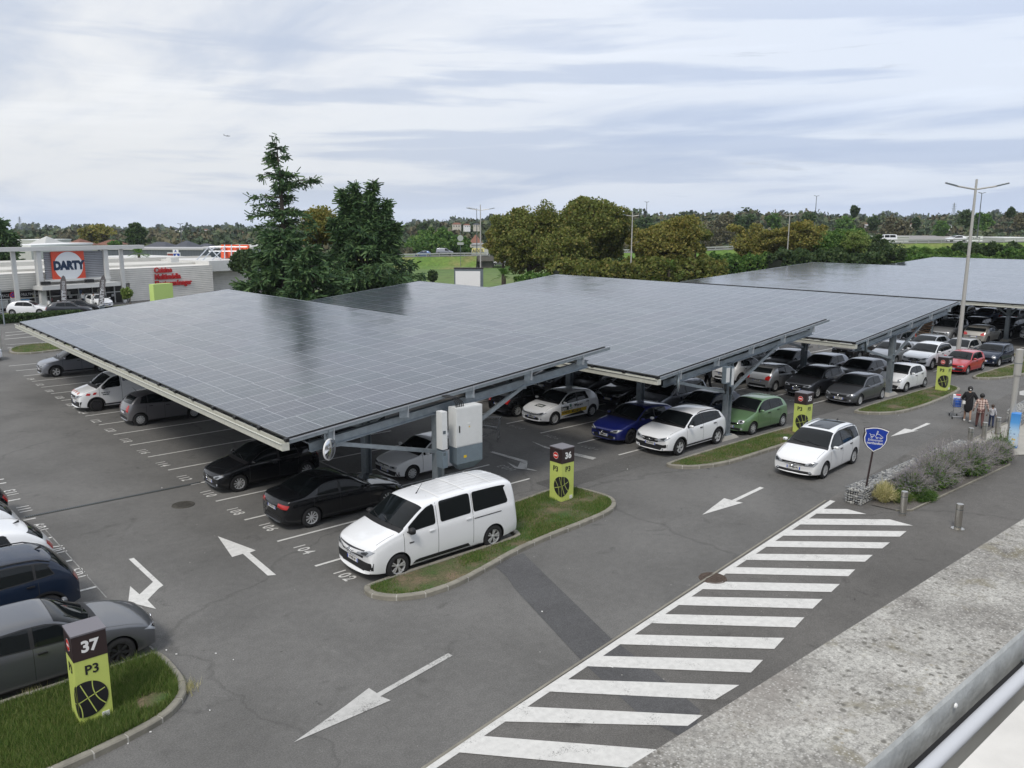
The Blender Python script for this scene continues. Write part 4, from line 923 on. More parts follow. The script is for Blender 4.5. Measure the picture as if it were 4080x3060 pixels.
def car(tp, color, nose, cy, head, label, plate='', far=False, rz=None, group='cars parked in the bays', name='parked_car', cat='car', roof=None):
    """nose: world x of the bumper on the aisle side; head -1: front points to -x (front bumper at nose); +1: front points +x (rear bumper at nose)"""
    T = CARS[tp]; CAR_N[0] += 1
    j = rnd.uniform(-1.2, 1.2) if rz is None else 0
    if rz is None:
        a = R(j) if head < 0 else R(180 + j); x = nose if head < 0 else nose + T['L']
    else: a = rz; x = nose
    root = empty(name, (x, cy, 0), a, label, cat, group); pm = PAINT[color]
    for nm_, me, M, par, pt in T['parts']:
        if far and nm_ in FARSKIP: continue
        if not me.polygons: continue
        o = link(nm_, me, root)
        if pt:
            for i, sl in enumerate(o.material_slots):
                if sl.material == PAINT['white']: sl.link = 'OBJECT'; sl.material = pm if nm_ != 'body' or roof is None else pm
    for xx in (T['xf'], T['xr']):
        for s in (-1, 1):
            M = Matrix.Translation((xx, s * (T['hw'] - .03 - T['wt'] / 2), T['r'])) @ (Matrix.Rotation(math.pi, 4, 'Z') if s > 0 else Matrix.Identity(4)) @ Matrix.Rotation(rnd.uniform(0, 3), 4, 'Y')
            wl = link('wheel', T['tyre'], root, M=M); link('rim', T['rim'], wl)
    link('number_plate', plate_mesh(plate, False), root, M=Matrix.Translation((T['pfx'], 0, T['platz'])))
    link('number_plate', plate_mesh(plate, True), root, M=Matrix.Translation((T['prx'], 0, T['rplatz'])))
    return root
BK = M_black
def G_(*rows): return rows
# ---- body shapes (metres)
lowg = [(.0, .26), (.42, .27), (.50, .33), (.42, .40), (0, .41)]
car_type('hatch', 4.06, 1.74, [(0, .56), (.03, .64), (.09, .70), (.25, .78), (.55, .87), (.95, .95), (1.08, .985), (1.35, 1.16), (1.70, 1.36), (1.95, 1.43), (2.3, 1.46), (2.9, 1.45), (3.35, 1.40), (3.6, 1.32), (3.85, 1.07), (3.95, .90), (4.06, .70)],
    [(0, .50), (.09, .64), (.25, .71), (.6, .82), (1.1, .90), (2.0, .93), (3.0, .98), (3.5, 1.02), (3.9, .98), (4.06, .62)], .82, 3.38, .31, [(1.28, 2.28), (2.36, 3.12, .12)], 1.10, 1.86, 3.50, 3.86,
    head=[(-.20, .58), (.05, .58), (.26, .70), (.12, .735), (-.18, .66)], tl=[(-.14, .74), (.08, .70), (.20, .92), (.06, .98), (-.10, .88)], grille=[(lowg, BK), ([(0, .53), (.55, .55), (.62, .58), (0, .60)], BK)], seams=[(1.22, None, None), (2.32, None, None), (3.05, .62, None)], rim='ten', badge='diamond')
car_type('mega', 4.36, 1.80, [(0, .55), (.03, .62), (.09, .69), (.25, .78), (.6, .87), (1.05, .95), (1.2, .99), (1.5, 1.16), (1.88, 1.37), (2.15, 1.44), (2.5, 1.46), (3.1, 1.44), (3.6, 1.37), (3.85, 1.28), (4.12, 1.04), (4.25, .88), (4.36, .68)],
    [(0, .50), (.09, .63), (.25, .71), (.6, .82), (1.2, .91), (2.2, .94), (3.2, .99), (3.8, 1.03), (4.2, .96), (4.36, .6)], .90, 3.57, .325, [(1.42, 2.42), (2.50, 3.36, .14)], 1.22, 2.05, 3.76, 4.14,
    head=[(-.24, .60), (.08, .60), (.30, .74), (.10, .74), (-.20, .68)], tl=[(-.16, .76), (.08, .72), (.20, .94), (.06, .99), (-.12, .88)], grille=[([(0, .25), (.50, .25), (.62, .38), (.45, .42), (0, .40)], BK), ([(0, .52), (.52, .54), (.58, .58), (0, .60)], BK)], seams=[(1.36, None, None), (2.46, None, None), (3.4, .62, None)], rim='seven', badge='diamond', rimm=M_rimd, shark=True)
car_type('c3', 3.85, 1.67, [(0, .58), (.03, .66), (.09, .72), (.22, .80), (.5, .91), (.82, 1.0), (.95, 1.05), (1.2, 1.22), (1.5, 1.40), (1.75, 1.49), (2.1, 1.53), (2.7, 1.52), (3.1, 1.46), (3.4, 1.36), (3.66, 1.06), (3.76, .92), (3.85, .72)],
    [(0, .52), (.09, .66), (.25, .76), (.6, .88), (1.0, .95), (2.0, .98), (3.0, 1.03), (3.4, 1.07), (3.7, .98), (3.85, .64)], .78, 3.24, .30, [(1.16, 2.10), (2.17, 2.86), (2.91, 3.22, .1)], .97, 1.68, 3.30, 3.67, nose=.76,
    head=[(-.16, .62), (.06, .61), (.16, .70), (.12, .79), (-.10, .78)], tl=[(-.10, .72), (.08, .70), (.12, 1.0), (.0, 1.04), (-.08, .9)], grille=[([(0, .25), (.55, .25), (.62, .36), (0, .36)], BK), ([(0, .50), (.42, .51), (.42, .60), (0, .60)], BK)], seams=[(1.1, None, None), (2.13, None, None), (2.95, .6, None)], rim='cap', badge='chevron')
car_type('mini', 3.72, 1.66, [(0, .60), (.03, .68), (.09, .75), (.22, .83), (.5, .91), (.85, .96), (1.0, .99), (1.2, 1.14), (1.42, 1.32), (1.6, 1.40), (2.0, 1.44), (2.7, 1.43), (3.1, 1.40), (3.3, 1.34), (3.5, 1.05), (3.6, .92), (3.72, .74)],
    [(0, .54), (.09, .68), (.25, .76), (.6, .85), (1.0, .92), (2.0, .94), (3.0, .97), (3.4, .98), (3.72, .66)], .72, 3.2, .31, [(1.16, 2.16), (2.24, 3.12, .06)], 1.0, 1.55, 3.24, 3.52, tum=.22, nose=.82,
    head=[(.02 + .125 * math.cos(a), .72 + .125 * math.sin(a)) for a in np.linspace(0, 2 * math.pi, 13)[:-1]], tl=[(-.08, .66), (.06, .66), (.06, .90), (-.08, .90)], grille=[([(0, .38), (.34, .38), (.42, .50), (.36, .58), (0, .58)], BK), ([(0, .22), (.5, .22), (.55, .30), (0, .30)], BK)], seams=[(1.1, None, None), (2.2, None, None)], rim='five', badge='round')
car_type('c1', 3.44, 1.63, [(0, .60), (.03, .70), (.09, .77), (.2, .85), (.45, .95), (.7, 1.02), (.8, 1.06), (1.05, 1.24), (1.32, 1.40), (1.55, 1.45), (2.0, 1.47), (2.5, 1.44), (2.9, 1.37), (3.1, 1.28), (3.3, 1.02), (3.38, .86), (3.44, .72)],
    [(0, .54), (.09, .70), (.25, .80), (.6, .90), (.9, .95), (1.6, .97), (2.5, 1.02), (3.0, 1.10), (3.3, .96), (3.44, .64)], .70, 3.04, .285, [(1.02, 1.86), (1.93, 2.62, .14)], .82, 1.48, 3.02, 3.31, nose=.76,
    head=[(-.10, .66), (.05, .62), (.14, .72), (.10, .86), (-.06, .80)], tl=[(-.06, .72), (.08, .70), (.10, 1.06), (.0, 1.06)], grille=[([(0, .24), (.52, .24), (.56, .42), (0, .46)], BK)], seams=[(.96, None, None), (1.9, None, None), (2.66, .6, None)], rim='cap', badge='lion')
car_type('old', 3.74, 1.63, [(0, .58), (.03, .66), (.09, .70), (.25, .76), (.6, .83), (.98, .89), (1.1, .92), (1.38, 1.12), (1.62, 1.28), (1.82, 1.35), (2.2, 1.38), (2.8, 1.37), (3.2, 1.32), (3.36, 1.26), (3.58, .98), (3.68, .84), (3.74, .70)],
    [(0, .52), (.09, .64), (.25, .70), (.6, .78), (1.1, .86), (2.0, .88), (3.0, .90), (3.5, .90), (3.74, .6)], .76, 3.2, .285, [(1.28, 2.12), (2.20, 3.06, .1)], 1.12, 1.76, 3.32, 3.60, nose=.84, bow=.1,
    head=[(-.22, .57), (.10, .57), (.12, .66), (-.20, .67)], tl=[(-.06, .6), (.06, .6), (.06, .82), (-.06, .82)], grille=[([(0, .22), (.74, .22), (.76, .44), (0, .44)], BK), ([(0, .56), (.34, .56), (.34, .62), (0, .62)], BK)], seams=[(1.22, None, None), (2.16, None, None)], rim='cap', badge='lion', fog=False)
car_type('suv', 4.45, 1.84, [(0, .66), (.03, .78), (.09, .86), (.22, .93), (.6, 1.02), (1.05, 1.08), (1.2, 1.12), (1.5, 1.30), (1.85, 1.50), (2.1, 1.58), (2.5, 1.62), (3.2, 1.61), (3.7, 1.56), (3.92, 1.48), (4.22, 1.16), (4.35, .95), (4.45, .74)],
    [(0, .60), (.09, .80), (.25, .87), (.6, .96), (1.2, 1.04), (2.2, 1.07), (3.2, 1.11), (3.9, 1.16), (4.3, 1.04), (4.45, .68)], .92, 3.60, .35, [(1.40, 2.44), (2.52, 3.42), (3.48, 3.86, .12)], 1.22, 2.02, 3.86, 4.24, gc=.22, clad=True, nose=.82,
    head=[(-.30, .76), (.02, .72), (.24, .88), (.10, .90), (-.26, .82)], tl=[(-.20, .90), (.10, .86), (.16, 1.04), (-.16, 1.04)], grille=[([(0, .58), (.36, .60), (.46, .76), (0, .78)], BK), ([(0, .30), (.52, .30), (.60, .44), (0, .46)], BK), ([(.58, .40), (.80, .42), (.82, .58), (.62, .52)], BK)], seams=[(1.34, None, None), (2.48, None, None), (3.46, .75, None)], rim='five', badge='lion', roofrail=2, platz=.52, rplatz=.70, shark=True)
car_type('cross', 4.15, 1.77, [(0, .62), (.03, .74), (.09, .82), (.22, .90), (.55, .98), (.95, 1.04), (1.08, 1.08), (1.35, 1.26), (1.68, 1.45), (1.92, 1.53), (2.3, 1.57), (2.9, 1.56), (3.4, 1.51), (3.62, 1.43), (3.92, 1.12), (4.05, .92), (4.15, .72)],
    [(0, .56), (.09, .76), (.25, .84), (.6, .92), (1.1, 1.0), (2.0, 1.02), (3.0, 1.07), (3.6, 1.13), (4.0, 1.0), (4.15, .66)], .84, 3.42, .335, [(1.30, 2.26), (2.34, 3.10), (3.16, 3.5, .12)], 1.10, 1.84, 3.56, 3.94, gc=.20, clad=True, nose=.80,
    head=[(-.26, .70), (.04, .68), (.22, .80), (.06, .83), (-.22, .78)], tl=[(-.14, .82), (.08, .80), (.14, 1.0), (-.10, 1.0)], grille=[([(0, .64), (.50, .66), (.55, .72), (0, .74)], BK), ([(0, .30), (.50, .30), (.58, .44), (0, .46)], BK)], seams=[(1.24, None, None), (2.3, None, None), (3.16, .7, None)], rim='five', badge='chevron', roofrail=2, platz=.50, rplatz=.66)
car_type('sedan', 4.52, 1.82, [(0, .54), (.03, .61), (.09, .67), (.25, .74), (.7, .83), (1.2, .90), (1.38, .93), (1.68, 1.10), (2.02, 1.30), (2.25, 1.37), (2.6, 1.41), (3.0, 1.40), (3.3, 1.33), (3.6, 1.17), (3.85, 1.04), (4.1, 1.02), (4.35, .99), (4.46, .90), (4.52, .76)],
    [(0, .48), (.09, .61), (.25, .68), (.7, .78), (1.3, .88), (2.2, .91), (3.2, .95), (3.8, .97), (4.35, .93), (4.52, .66)], .80, 3.56, .325, [(1.58, 2.52), (2.60, 3.36, .1)], 1.40, 2.18, 3.12, 3.84, sedan=True, gc=.15,
    head=[(-.22, .56), (.10, .56), (.24, .66), (-.20, .65)], tl=[(-.24, .76), (.16, .74), (.22, .86), (-.20, .90)], grille=[([(0, .22), (.56, .22), (.62, .32), (0, .34)], BK), ([(.03, .50), (.20, .50), (.22, .60), (.05, .60)], BK)], seams=[(1.5, None, None), (2.56, None, None), (3.46, .62, None)], rim='ten', badge='round', rplatz=.68)
car_type('mpv', 4.40, 1.80, [(0, .58), (.03, .68), (.09, .76), (.22, .84), (.55, .95), (.95, 1.05), (1.08, 1.09), (1.4, 1.30), (1.74, 1.52), (2.0, 1.61), (2.4, 1.65), (3.2, 1.65), (3.8, 1.61), (4.02, 1.54), (4.24, 1.16), (4.33, .96), (4.40, .74)],
    [(0, .52), (.09, .68), (.25, .78), (.6, .90), (1.1, 1.00), (2.2, 1.03), (3.2, 1.06), (4.0, 1.10), (4.3, 1.0), (4.4, .66)], .90, 3.58, .325, [(1.34, 2.32), (2.40, 3.24), (3.30, 4.0, .12)], 1.10, 1.92, 3.98, 4.26, nose=.80,
    head=[(-.22, .62), (.08, .60), (.26, .76), (.10, .80), (-.20, .70)], tl=[(-.10, .80), (.08, .80), (.10, 1.06), (-.06, 1.06)], grille=[([(0, .22), (.60, .23), (.72, .31), (.60, .36), (0, .34)], BK), ([(0, .56), (.46, .58), (.48, .66), (0, .66)], BK)], seams=[(1.28, None, None), (2.36, None, None), (3.28, .6, None)], rim='ten', badge='round', roofrail=1, sunroof=True, shark=True, platz=.44)
car_type('van', 5.30, 1.92, [(0, .74), (.03, .88), (.09, .98), (.2, 1.06), (.5, 1.17), (.85, 1.26), (.98, 1.30), (1.25, 1.48), (1.65, 1.72), (1.92, 1.85), (2.3, 1.91), (3.2, 1.93), (4.4, 1.92), (4.95, 1.89), (5.12, 1.82), (5.22, 1.4), (5.26, 1.0), (5.30, .70)],
    [(0, .66), (.09, .88), (.25, .98), (.6, 1.08), (1.0, 1.16), (2.2, 1.20), (3.2, 1.22), (5.0, 1.24), (5.2, 1.2), (5.3, .62)], .95, 4.22, .345, [(1.22, 2.16), (2.34, 3.42), (3.52, 4.86, .10)], 1.00, 1.82, 5.08, 5.24, tum=.20, nose=.84, tail=.95, van=True, gc=.20, bow=.2,
    head=[(-.36, .84), (.02, .80), (.22, .93), (.08, .97), (-.32, .90)], tl=[(-.03, .90), (.06, .90), (.06, 1.35), (-.03, 1.35)], grille=[([(0, .66), (.50, .66), (.54, .74), (0, .74)], BK), ([(0, .33), (.55, .33), (.58, .42), (0, .43)], BK), ([(.56, .35), (.86, .39), (.88, .60), (.62, .58)], BK), ([(0, .86), (.6, .88), (.62, .91), (0, .91)], M_rimd)], seams=[(1.14, .5, 1.2), (2.25, .3, 1.86), (3.47, .36, 1.86)], rim='twin', badge='chevron', fog=False, platz=.52, rplatz=.8)
car_type('kang', 4.40, 1.86, [(0, .70), (.03, .84), (.09, .93), (.2, 1.0), (.5, 1.09), (.8, 1.16), (.92, 1.20), (1.2, 1.42), (1.52, 1.66), (1.75, 1.77), (2.1, 1.82), (3.0, 1.83), (4.0, 1.81), (4.2, 1.75), (4.32, 1.3), (4.36, 1.0), (4.40, .7)],
    [(0, .62), (.09, .84), (.25, .93), (.6, 1.02), (1.0, 1.10), (2.0, 1.12), (4.2, 1.14), (4.4, .6)], .88, 3.60, .325, [(1.14, 2.06)], .95, 1.66, 4.18, 4.34, tum=.18, nose=.82, tail=.95, van=True, gc=.19, clad=True,
    head=[(-.26, .80), (.04, .78), (.22, .90), (.06, .93), (-.22, .88)], tl=[(-.03, .8), (.06, .8), (.06, 1.2), (-.03, 1.2)], grille=[([(0, .70), (.46, .72), (.50, .84), (0, .86)], BK), ([(0, .28), (.80, .30), (.86, .56), (0, .50)], BK)], seams=[(1.06, .5, 1.14), (2.12, .3, 1.78)], rim='cap', badge='diamond', platz=.5, rplatz=.8, rimm=M_rimd, fog=False)
# ------------------------------------------------------------------ the cars in their bays
A0, B0 = 0.30, 5.60
def near(k, right=False): return PITCH * k + (5.2 if right else 0.05)
van = car('van', 'white', 0.36, -10.62, -1, 'long white passenger van parked beside the nearest grass island', 'FF-987-AF', group=None, name='passenger_van', cat='van')
car('sedan', 'black', 0.38, -5.80, 1, 'black saloon with bright red tail lights and tow bar in bay 106', 'AL-755-DA')
car('hatch', 'black', 0.22, -1.05, -1, 'black hatchback with five-spoke wheels at bay 110 under the canopy edge', 'BM-412-XT')
car('c3', 'taupe', 0.85, 11.05, 1, 'grey-mauve rounded hatchback seen from behind beneath the canopy gutter', '')
kg = car('kang', 'white', -0.15, 15.75, -1, 'white panel van with red and white hazard stripes under the canopy gutter', '', group=None, name='panel_van', cat='van')
car('cross', 'lgrey', 0.62, 27.4, -1, 'silver-grey crossover at the far end of the nearest canopy', '')
car('old', 'white', 5.62, -3.95, -1, 'old silver-white hatchback under the canopy behind the white van', '4693 VB 64')
car('hatch', 'dgrey', 5.9, 3.4, -1, 'dark hatchback deep in the shade of the nearest canopy', '', far=True)
# left edge of the picture
car('mega', 'grey', -9.05, -10.6, 1, 'dark grey hatchback beside totem 37, nose towards the aisle', '')
car('suv', 'navy', -9.55, -7.5, -1, 'dark navy estate with roof antenna, tail towards the aisle at bay 105', '', name='parked_car').location.x = -5.45 - 4.45
car('mega', 'white', -9.75, -4.55, -1, 'white hatchback with dark tail lamp, tail at bay number 107', '')
car('hatch', 'white', -9.75, -2.15, -1, 'white hatchback half outside the picture, tail at bay number 109', '')
car('hatch', 'black', -9.62, 0.55, -1, 'black car end at the left picture edge by bay number 111', '')
car('mpv', 'white', -4.1, 36.5, 1, 'white people carrier at the left edge beyond the aisle', '')
# second double row
car('hatch', 'black', near(1) + .05, 1.25, 1, 'black hatchback seen from behind, left of the sign-written white car', 'CT-602-AX')
lynx = car('hatch', 'white', near(1) + .15, -1.12, -1, 'white hatchback with yellow and black company lettering on its doors', 'DD-891-KT')
car('mega', 'blue', near(1) + .25, -5.62, -1, 'deep blue hatchback beside the white crossover under the middle canopy', 'GB-414-PY')
car('suv', 'white', near(1) + .35, -8.12, -1, 'white crossover with dark roof at the kerb island of totem 35', 'EK-675-RW')
car('c3', 'green', near(1, 1) + .6, -8.22, -1, 'green rounded hatchback behind the second canopy post', '2538 YZ 64')
car('hatch', 'navy', near(1, 1) + .2, -5.85, -1, 'dark blue hatchback between the white crossover and the green car', '')
car('mpv', 'lgrey', near(1, 1) + .2, -3.5, -1, 'pale blue-grey people carrier behind the deep blue hatchback', '')
car('suv', 'black', near(1, 1) + .3, -1.1, -1, 'black off-roader with pale bonnet behind the sign-written car', '')
car('cross', 'dgrey', near(1, 1) + .3, 1.35, -1, 'dark grey crossover left of the black off-roader', '')
car('kang', 'dgrey', near(1, 1) + .2, 3.8, -1, 'dark grey high-roofed car farthest back under the middle canopy', '')
# third double row
car('hatch', 'grey', near(2) + .05, -8.4, -1, 'dark grey hatchback at the kerb between totems 35 and 34', 'DT-483-YS')
car('cross', 'dgrey', near(2) + .1, -5.95, -1, 'dark grey crossover with chrome chevrons behind totem 35', 'EV-218-QT')
car('hatch', 'silver', near(2) + .1, -3.45, 1, 'silver hatchback seen from behind with one glowing red tail light', 'BW-424-BC')
car('cross', 'white', near(2) + .3, -1.0, 1, 'white crossover seen from behind beside the second canopy post', 'DX-554-MW')
car('mega', 'silver', near(2, 1) + .2, 1.35, -1, 'silver hatchback with a white door frame beyond the grey hatchback', '')
car('c1', 'white', near(2, 1) + .55, -8.42, -1, 'small white city car behind the third canopy post', 'FA-330-LM')
car('mega', 'dgrey', near(2, 1) + .1, -6.0, -1, 'dark grey estate beside the small white city car', '')
car('hatch', 'lgrey', near(2, 1) + .2, -3.6, -1, 'pale silver hatchback behind the dark round post', '')
car('hatch', 'dgrey', near(2, 1) + .2, -1.15, -1, 'charcoal hatchback near the person in black', '')
car('suv', 'dgrey', near(2, 1) + .2, 3.9, -1, 'shaded dark car deep under the third canopy', '', far=True)
# fourth double row, open to the sky
car('old', 'red', 45.0, -8.45, -1, 'faded red old hatchback beside totem 34', 'AB-771-CZ')
car('suv', 'white', 45.0, -6.1, -1, 'white crossover with glossy front beside the red hatchback', 'BB-735-EW')
car('hatch', 'silver', 45.2, -3.72, -1, 'silver hatchback with wide grille left of the white crossover', 'DK-112-FR')
car('suv', 'brown', 44.9, -1.2, -1, 'dark brown off-roader left of the silver hatchback', '')
car('mini', 'navy', 49.9, -8.62, -1, 'small dark car with round headlamps next to the red hatchback', '')
car('hatch', 'beige', 50.4, -6.25, -1, 'pale hatchback behind the foot of the tall lamp post', '')
car('mega', 'silver', 50.4, -3.85, -1, 'light silver car with curved side windows behind the white crossover', '')
car('cross', 'dgrey', 50.5, -1.4, -1, 'black-roofed dark car in the open row near the wooden screen', '')
car('mega', 'brown', 50.5, 2.2, 1, 'dark car end seen from behind by the trolley shelter', '')
# rows beneath the far canopy
car('mpv', 'silver', near(4) - .1, -1.25, -1, 'silver people carrier with long headlamps beneath the far canopy', 'CP-300-GN')
car('mega', 'beige', near(4) - .2, -3.9, 1, 'silver hatchback seen from behind with red lamp, under the far canopy', '')
car('suv', 'black', near(4, 1) + .2, -3.75, -1, 'black off-roader behind the slim far canopy post', '')
car('hatch', 'white', near(4, 1) + .2, -6.3, -1, 'white hatchback at the right picture edge beyond the small dark car', '')
car('hatch', 'black', near(4, 1) + .2, -1.3, -1, 'black hatchback right behind the tall lamp post, far canopy', '')
car('hatch', 'silver', near(4, 1) + .1, 1.15, -1, 'silver hatchback in front of the wooden screen end', '')
car('mega', 'dgrey', near(4) - .1, 1.2, -1, 'shaded car against the end of the wooden screen', '', far=True)
cols = ['black', 'silver', 'white', 'dgrey', 'grey', 'skyblue', 'lgrey', 'beige', 'navy', 'red']
far_specs = [(5, 0), (5, 1), (6, 0), (6, 1)]
wordrow = {5: 'fifth', 6: 'sixth'}; posw = ['nearest the shop walk', 'second from the shop walk', 'third from the shop walk', 'fourth from the shop walk', 'fifth from the shop walk', 'sixth from the shop walk', 'seventh from the shop walk', 'eighth from the shop walk', 'ninth from the shop walk']
cn = dict(black='black', silver='silver', white='white', dgrey='dark grey', grey='grey', skyblue='blue', lgrey='pale grey', beige='beige', navy='navy', red='red')
bn = dict(hatch='hatchback', mega='long hatchback', suv='off-roader', mpv='people carrier', cross='crossover')
for k, rt in far_specs:
    for i, cy in enumerate(np.arange(-10.8, 8.1, 2.4)):
        tp = rnd.choice(['hatch', 'mega', 'suv', 'mpv', 'cross']); c_ = rnd.choice(cols); hd = rnd.choice([-1, -1, 1])
        car(tp, c_, near(k, rt) + rnd.uniform(0, .4), float(cy), hd, '%s %s, %s half of the %s row, %s' % (cn[c_], bn[tp], 'back' if rt else 'front', wordrow[k], posw[i]), '', far=True, group='cars parked under the far canopies')
# moving people carrier
tp_ = gp(3190, 1905); dirv = (gp(3416, 1846) - gp(3314, 1906)).normalized(); ang_ = math.atan2(dirv.y, dirv.x)
tw = car('mpv', 'white', 17.25, -13.65, -1, 'white people carrier driving along the lane beside totem 35', 'DP-456-VN', rz=R(5), group=None, name='people_carrier', cat='car')
# cars in front of the shop
for (px_, py_, tp, c_, rz, lab) in ((205, 1252, 'hatch', 'white', 150, 'small white hatchback behind the low hedge in front of the shop'), (372, 1252, 'mega', 'dgrey', 165, 'dark car just beyond the canopy edge before the shop doors'),
        (428, 1228, 'hatch', 'white', 100, 'white car tail near the feather flag by the shop doors'), (10, 1262, 'mega', 'lgrey', 160, 'grey car half outside the picture before the shop'), (402, 1244, 'hatch', 'black', 165, 'low black car between the dark car and the white tail at the shop')):
    p = gp(px_, py_); car(tp, c_, p.x, p.y, -1, lab, '', far=True, rz=R(rz), group='cars in front of the shop')
# lettering on the vans and the company car
def on_side(T, root, name, verts, faces, m, side=-1, off=.011):
    out_ = []; 
    for (x, z) in verts:
        h, n_ = T['hit']((x, side * 2, z), (0, -side, 0)); out_.append(tuple(h + n_ * off) if h is not None else None)
    ok = [o for o in out_ if o]; 
    if not ok: return
    fs = [f for f in faces if all(out_[i] for i in f)]; mb = MB(); mb.add([o or ok[0] for o in out_], fs, m); return mb.build(name, root)
def side_text(T, root, body, x, z, size, m, name='lettering', bold=.006, slope=0.0, sx=.85):
    vs, fs = text_geo(body, size, bold, 'LEFT'); on_side(T, root, name, [(x + v[0] * sx, z + v[1] + slope * v[0]) for v in vs], fs, m)
def side_patch(T, root, name, pl, m, off=.009): 
    r_ = T['patch'](name, pl, **T['SIDE'], off=off, m=m, sides=(-1,), raw=True)
    for e in r_: link(name, e, root)
def top_patch(T, root, name, pl, m, off=.009):
    for e in T['patch'](name, pl, **T['TOP'], off=off, m=m, raw=True): link(name, e, root)
T = CARS['hatch']; M_y2 = mat('vinyl_yellow', (0.62, 0.42, 0.02), .5); M_dg = mat('vinyl_dark', (0.02, 0.035, 0.03), .5); M_grn = mat('vinyl_green', (0.10, 0.2, 0.16), .5)
side_patch(T, lynx, 'company_graphic', [(1.22, .40), (2.9, .44), (2.95, .62), (1.22, .60)], M_y2); side_patch(T, lynx, 'company_graphic', [(1.25, .30), (2.85, .31), (2.6, .46), (1.9, .40)], M_ink, off=.0105)
side_patch(T, lynx, 'company_graphic', [(1.22, .62), (1.70, .62), (1.70, .80), (1.22, .80)], M_dg); side_text(T, lynx, 'Lynx', 1.25, .71, .19, M_white); side_text(T, lynx, 'SÛRETÉ - SÉCURITÉ', 1.25, .51, .15, M_ink, sx=1.0)
side_text(T, lynx, '05 59 38 38 77', 2.10, .76, .105, M_ink); side_patch(T, lynx, 'company_graphic', [(1.76, .74), (1.90, .74), (1.90, .88), (1.76, .88)], M_grn); side_text(T, lynx, 'surveillance', 1.74, .68, .05, M_ink)
top_patch(T, lynx, 'company_graphic', [(.42, -.36), (.68, -.40), (.68, .12), (.42, .16)], M_dg)
vs, fs = text_geo('Lynx', .2, .006); mb = MB(); out_ = []
for v in vs: h, n_ = T['hit']((.55 + v[1], -.12 - v[0], 3), (0, 0, -1)); out_.append(tuple(h + n_ * .013))
mb.add(out_, fs, M_white); mb.build('lettering', lynx)
T = CARS['kang']; side_text(T, kg, 'ECOLAB', 2.2, 1.48, .24, mat('vinyl_navy', (0.02, .03, .09), .5), bold=.012, sx=1.0); side_text(T, kg, 'Ensemble Propreté', 1.15, .92, .06, M_ink); side_text(T, kg, 'VIVONS BIEN', 1.2, .82, .06, M_ink)
M_hz = mat('hazard_red', (.5, .02, .02), .4)
side_patch(T, kg, 'hazard_stripe', [(.42, .86), (.60, .84), (.66, .94), (.50, .96)], M_hz); side_patch(T, kg, 'hazard_stripe', [(.74, .86), (.88, .87), (.94, .97), (.80, .97)], M_hz)
for i in range(4): top_patch(T, kg, 'hazard_stripe', [(.14, -.6 + i * .34), (.26, -.6 + i * .34), (.26, -.45 + i * .34), (.14, -.45 + i * .34)], mat('hazard_pale', (.5, .16, .12), .4))
T = CARS['van']
side_patch(T, van, 'sliding_rail', [(3.5, 1.06), (4.5, 1.06), (4.5, 1.085), (3.5, 1.085)], M_seam); side_patch(T, van, 'sill_panel', [(1.40, .30), (3.36, .30), (3.28, .40), (1.62, .40), (1.50, .38)], M_black)
side_text(T, van, '(c) Spacetourer'.replace('(c) Spacetourer', 'business'), 1.3, .92, .05, M_ink)
for x in (2.45, 3.3, 4.3):
    top_patch(T, van, 'roof_rib', [(x, -.66), (x + .05, -.66), (x + .05, .66), (x, .66)], M_white, off=.014); 
for y in (-.5, -.3, -.1, .1, .3, .5): top_patch(T, van, 'roof_rib', [(2.6, y - .012), (5.0, y - .012), (5.0, y + .012), (2.6, y + .012)], M_white, off=.010)
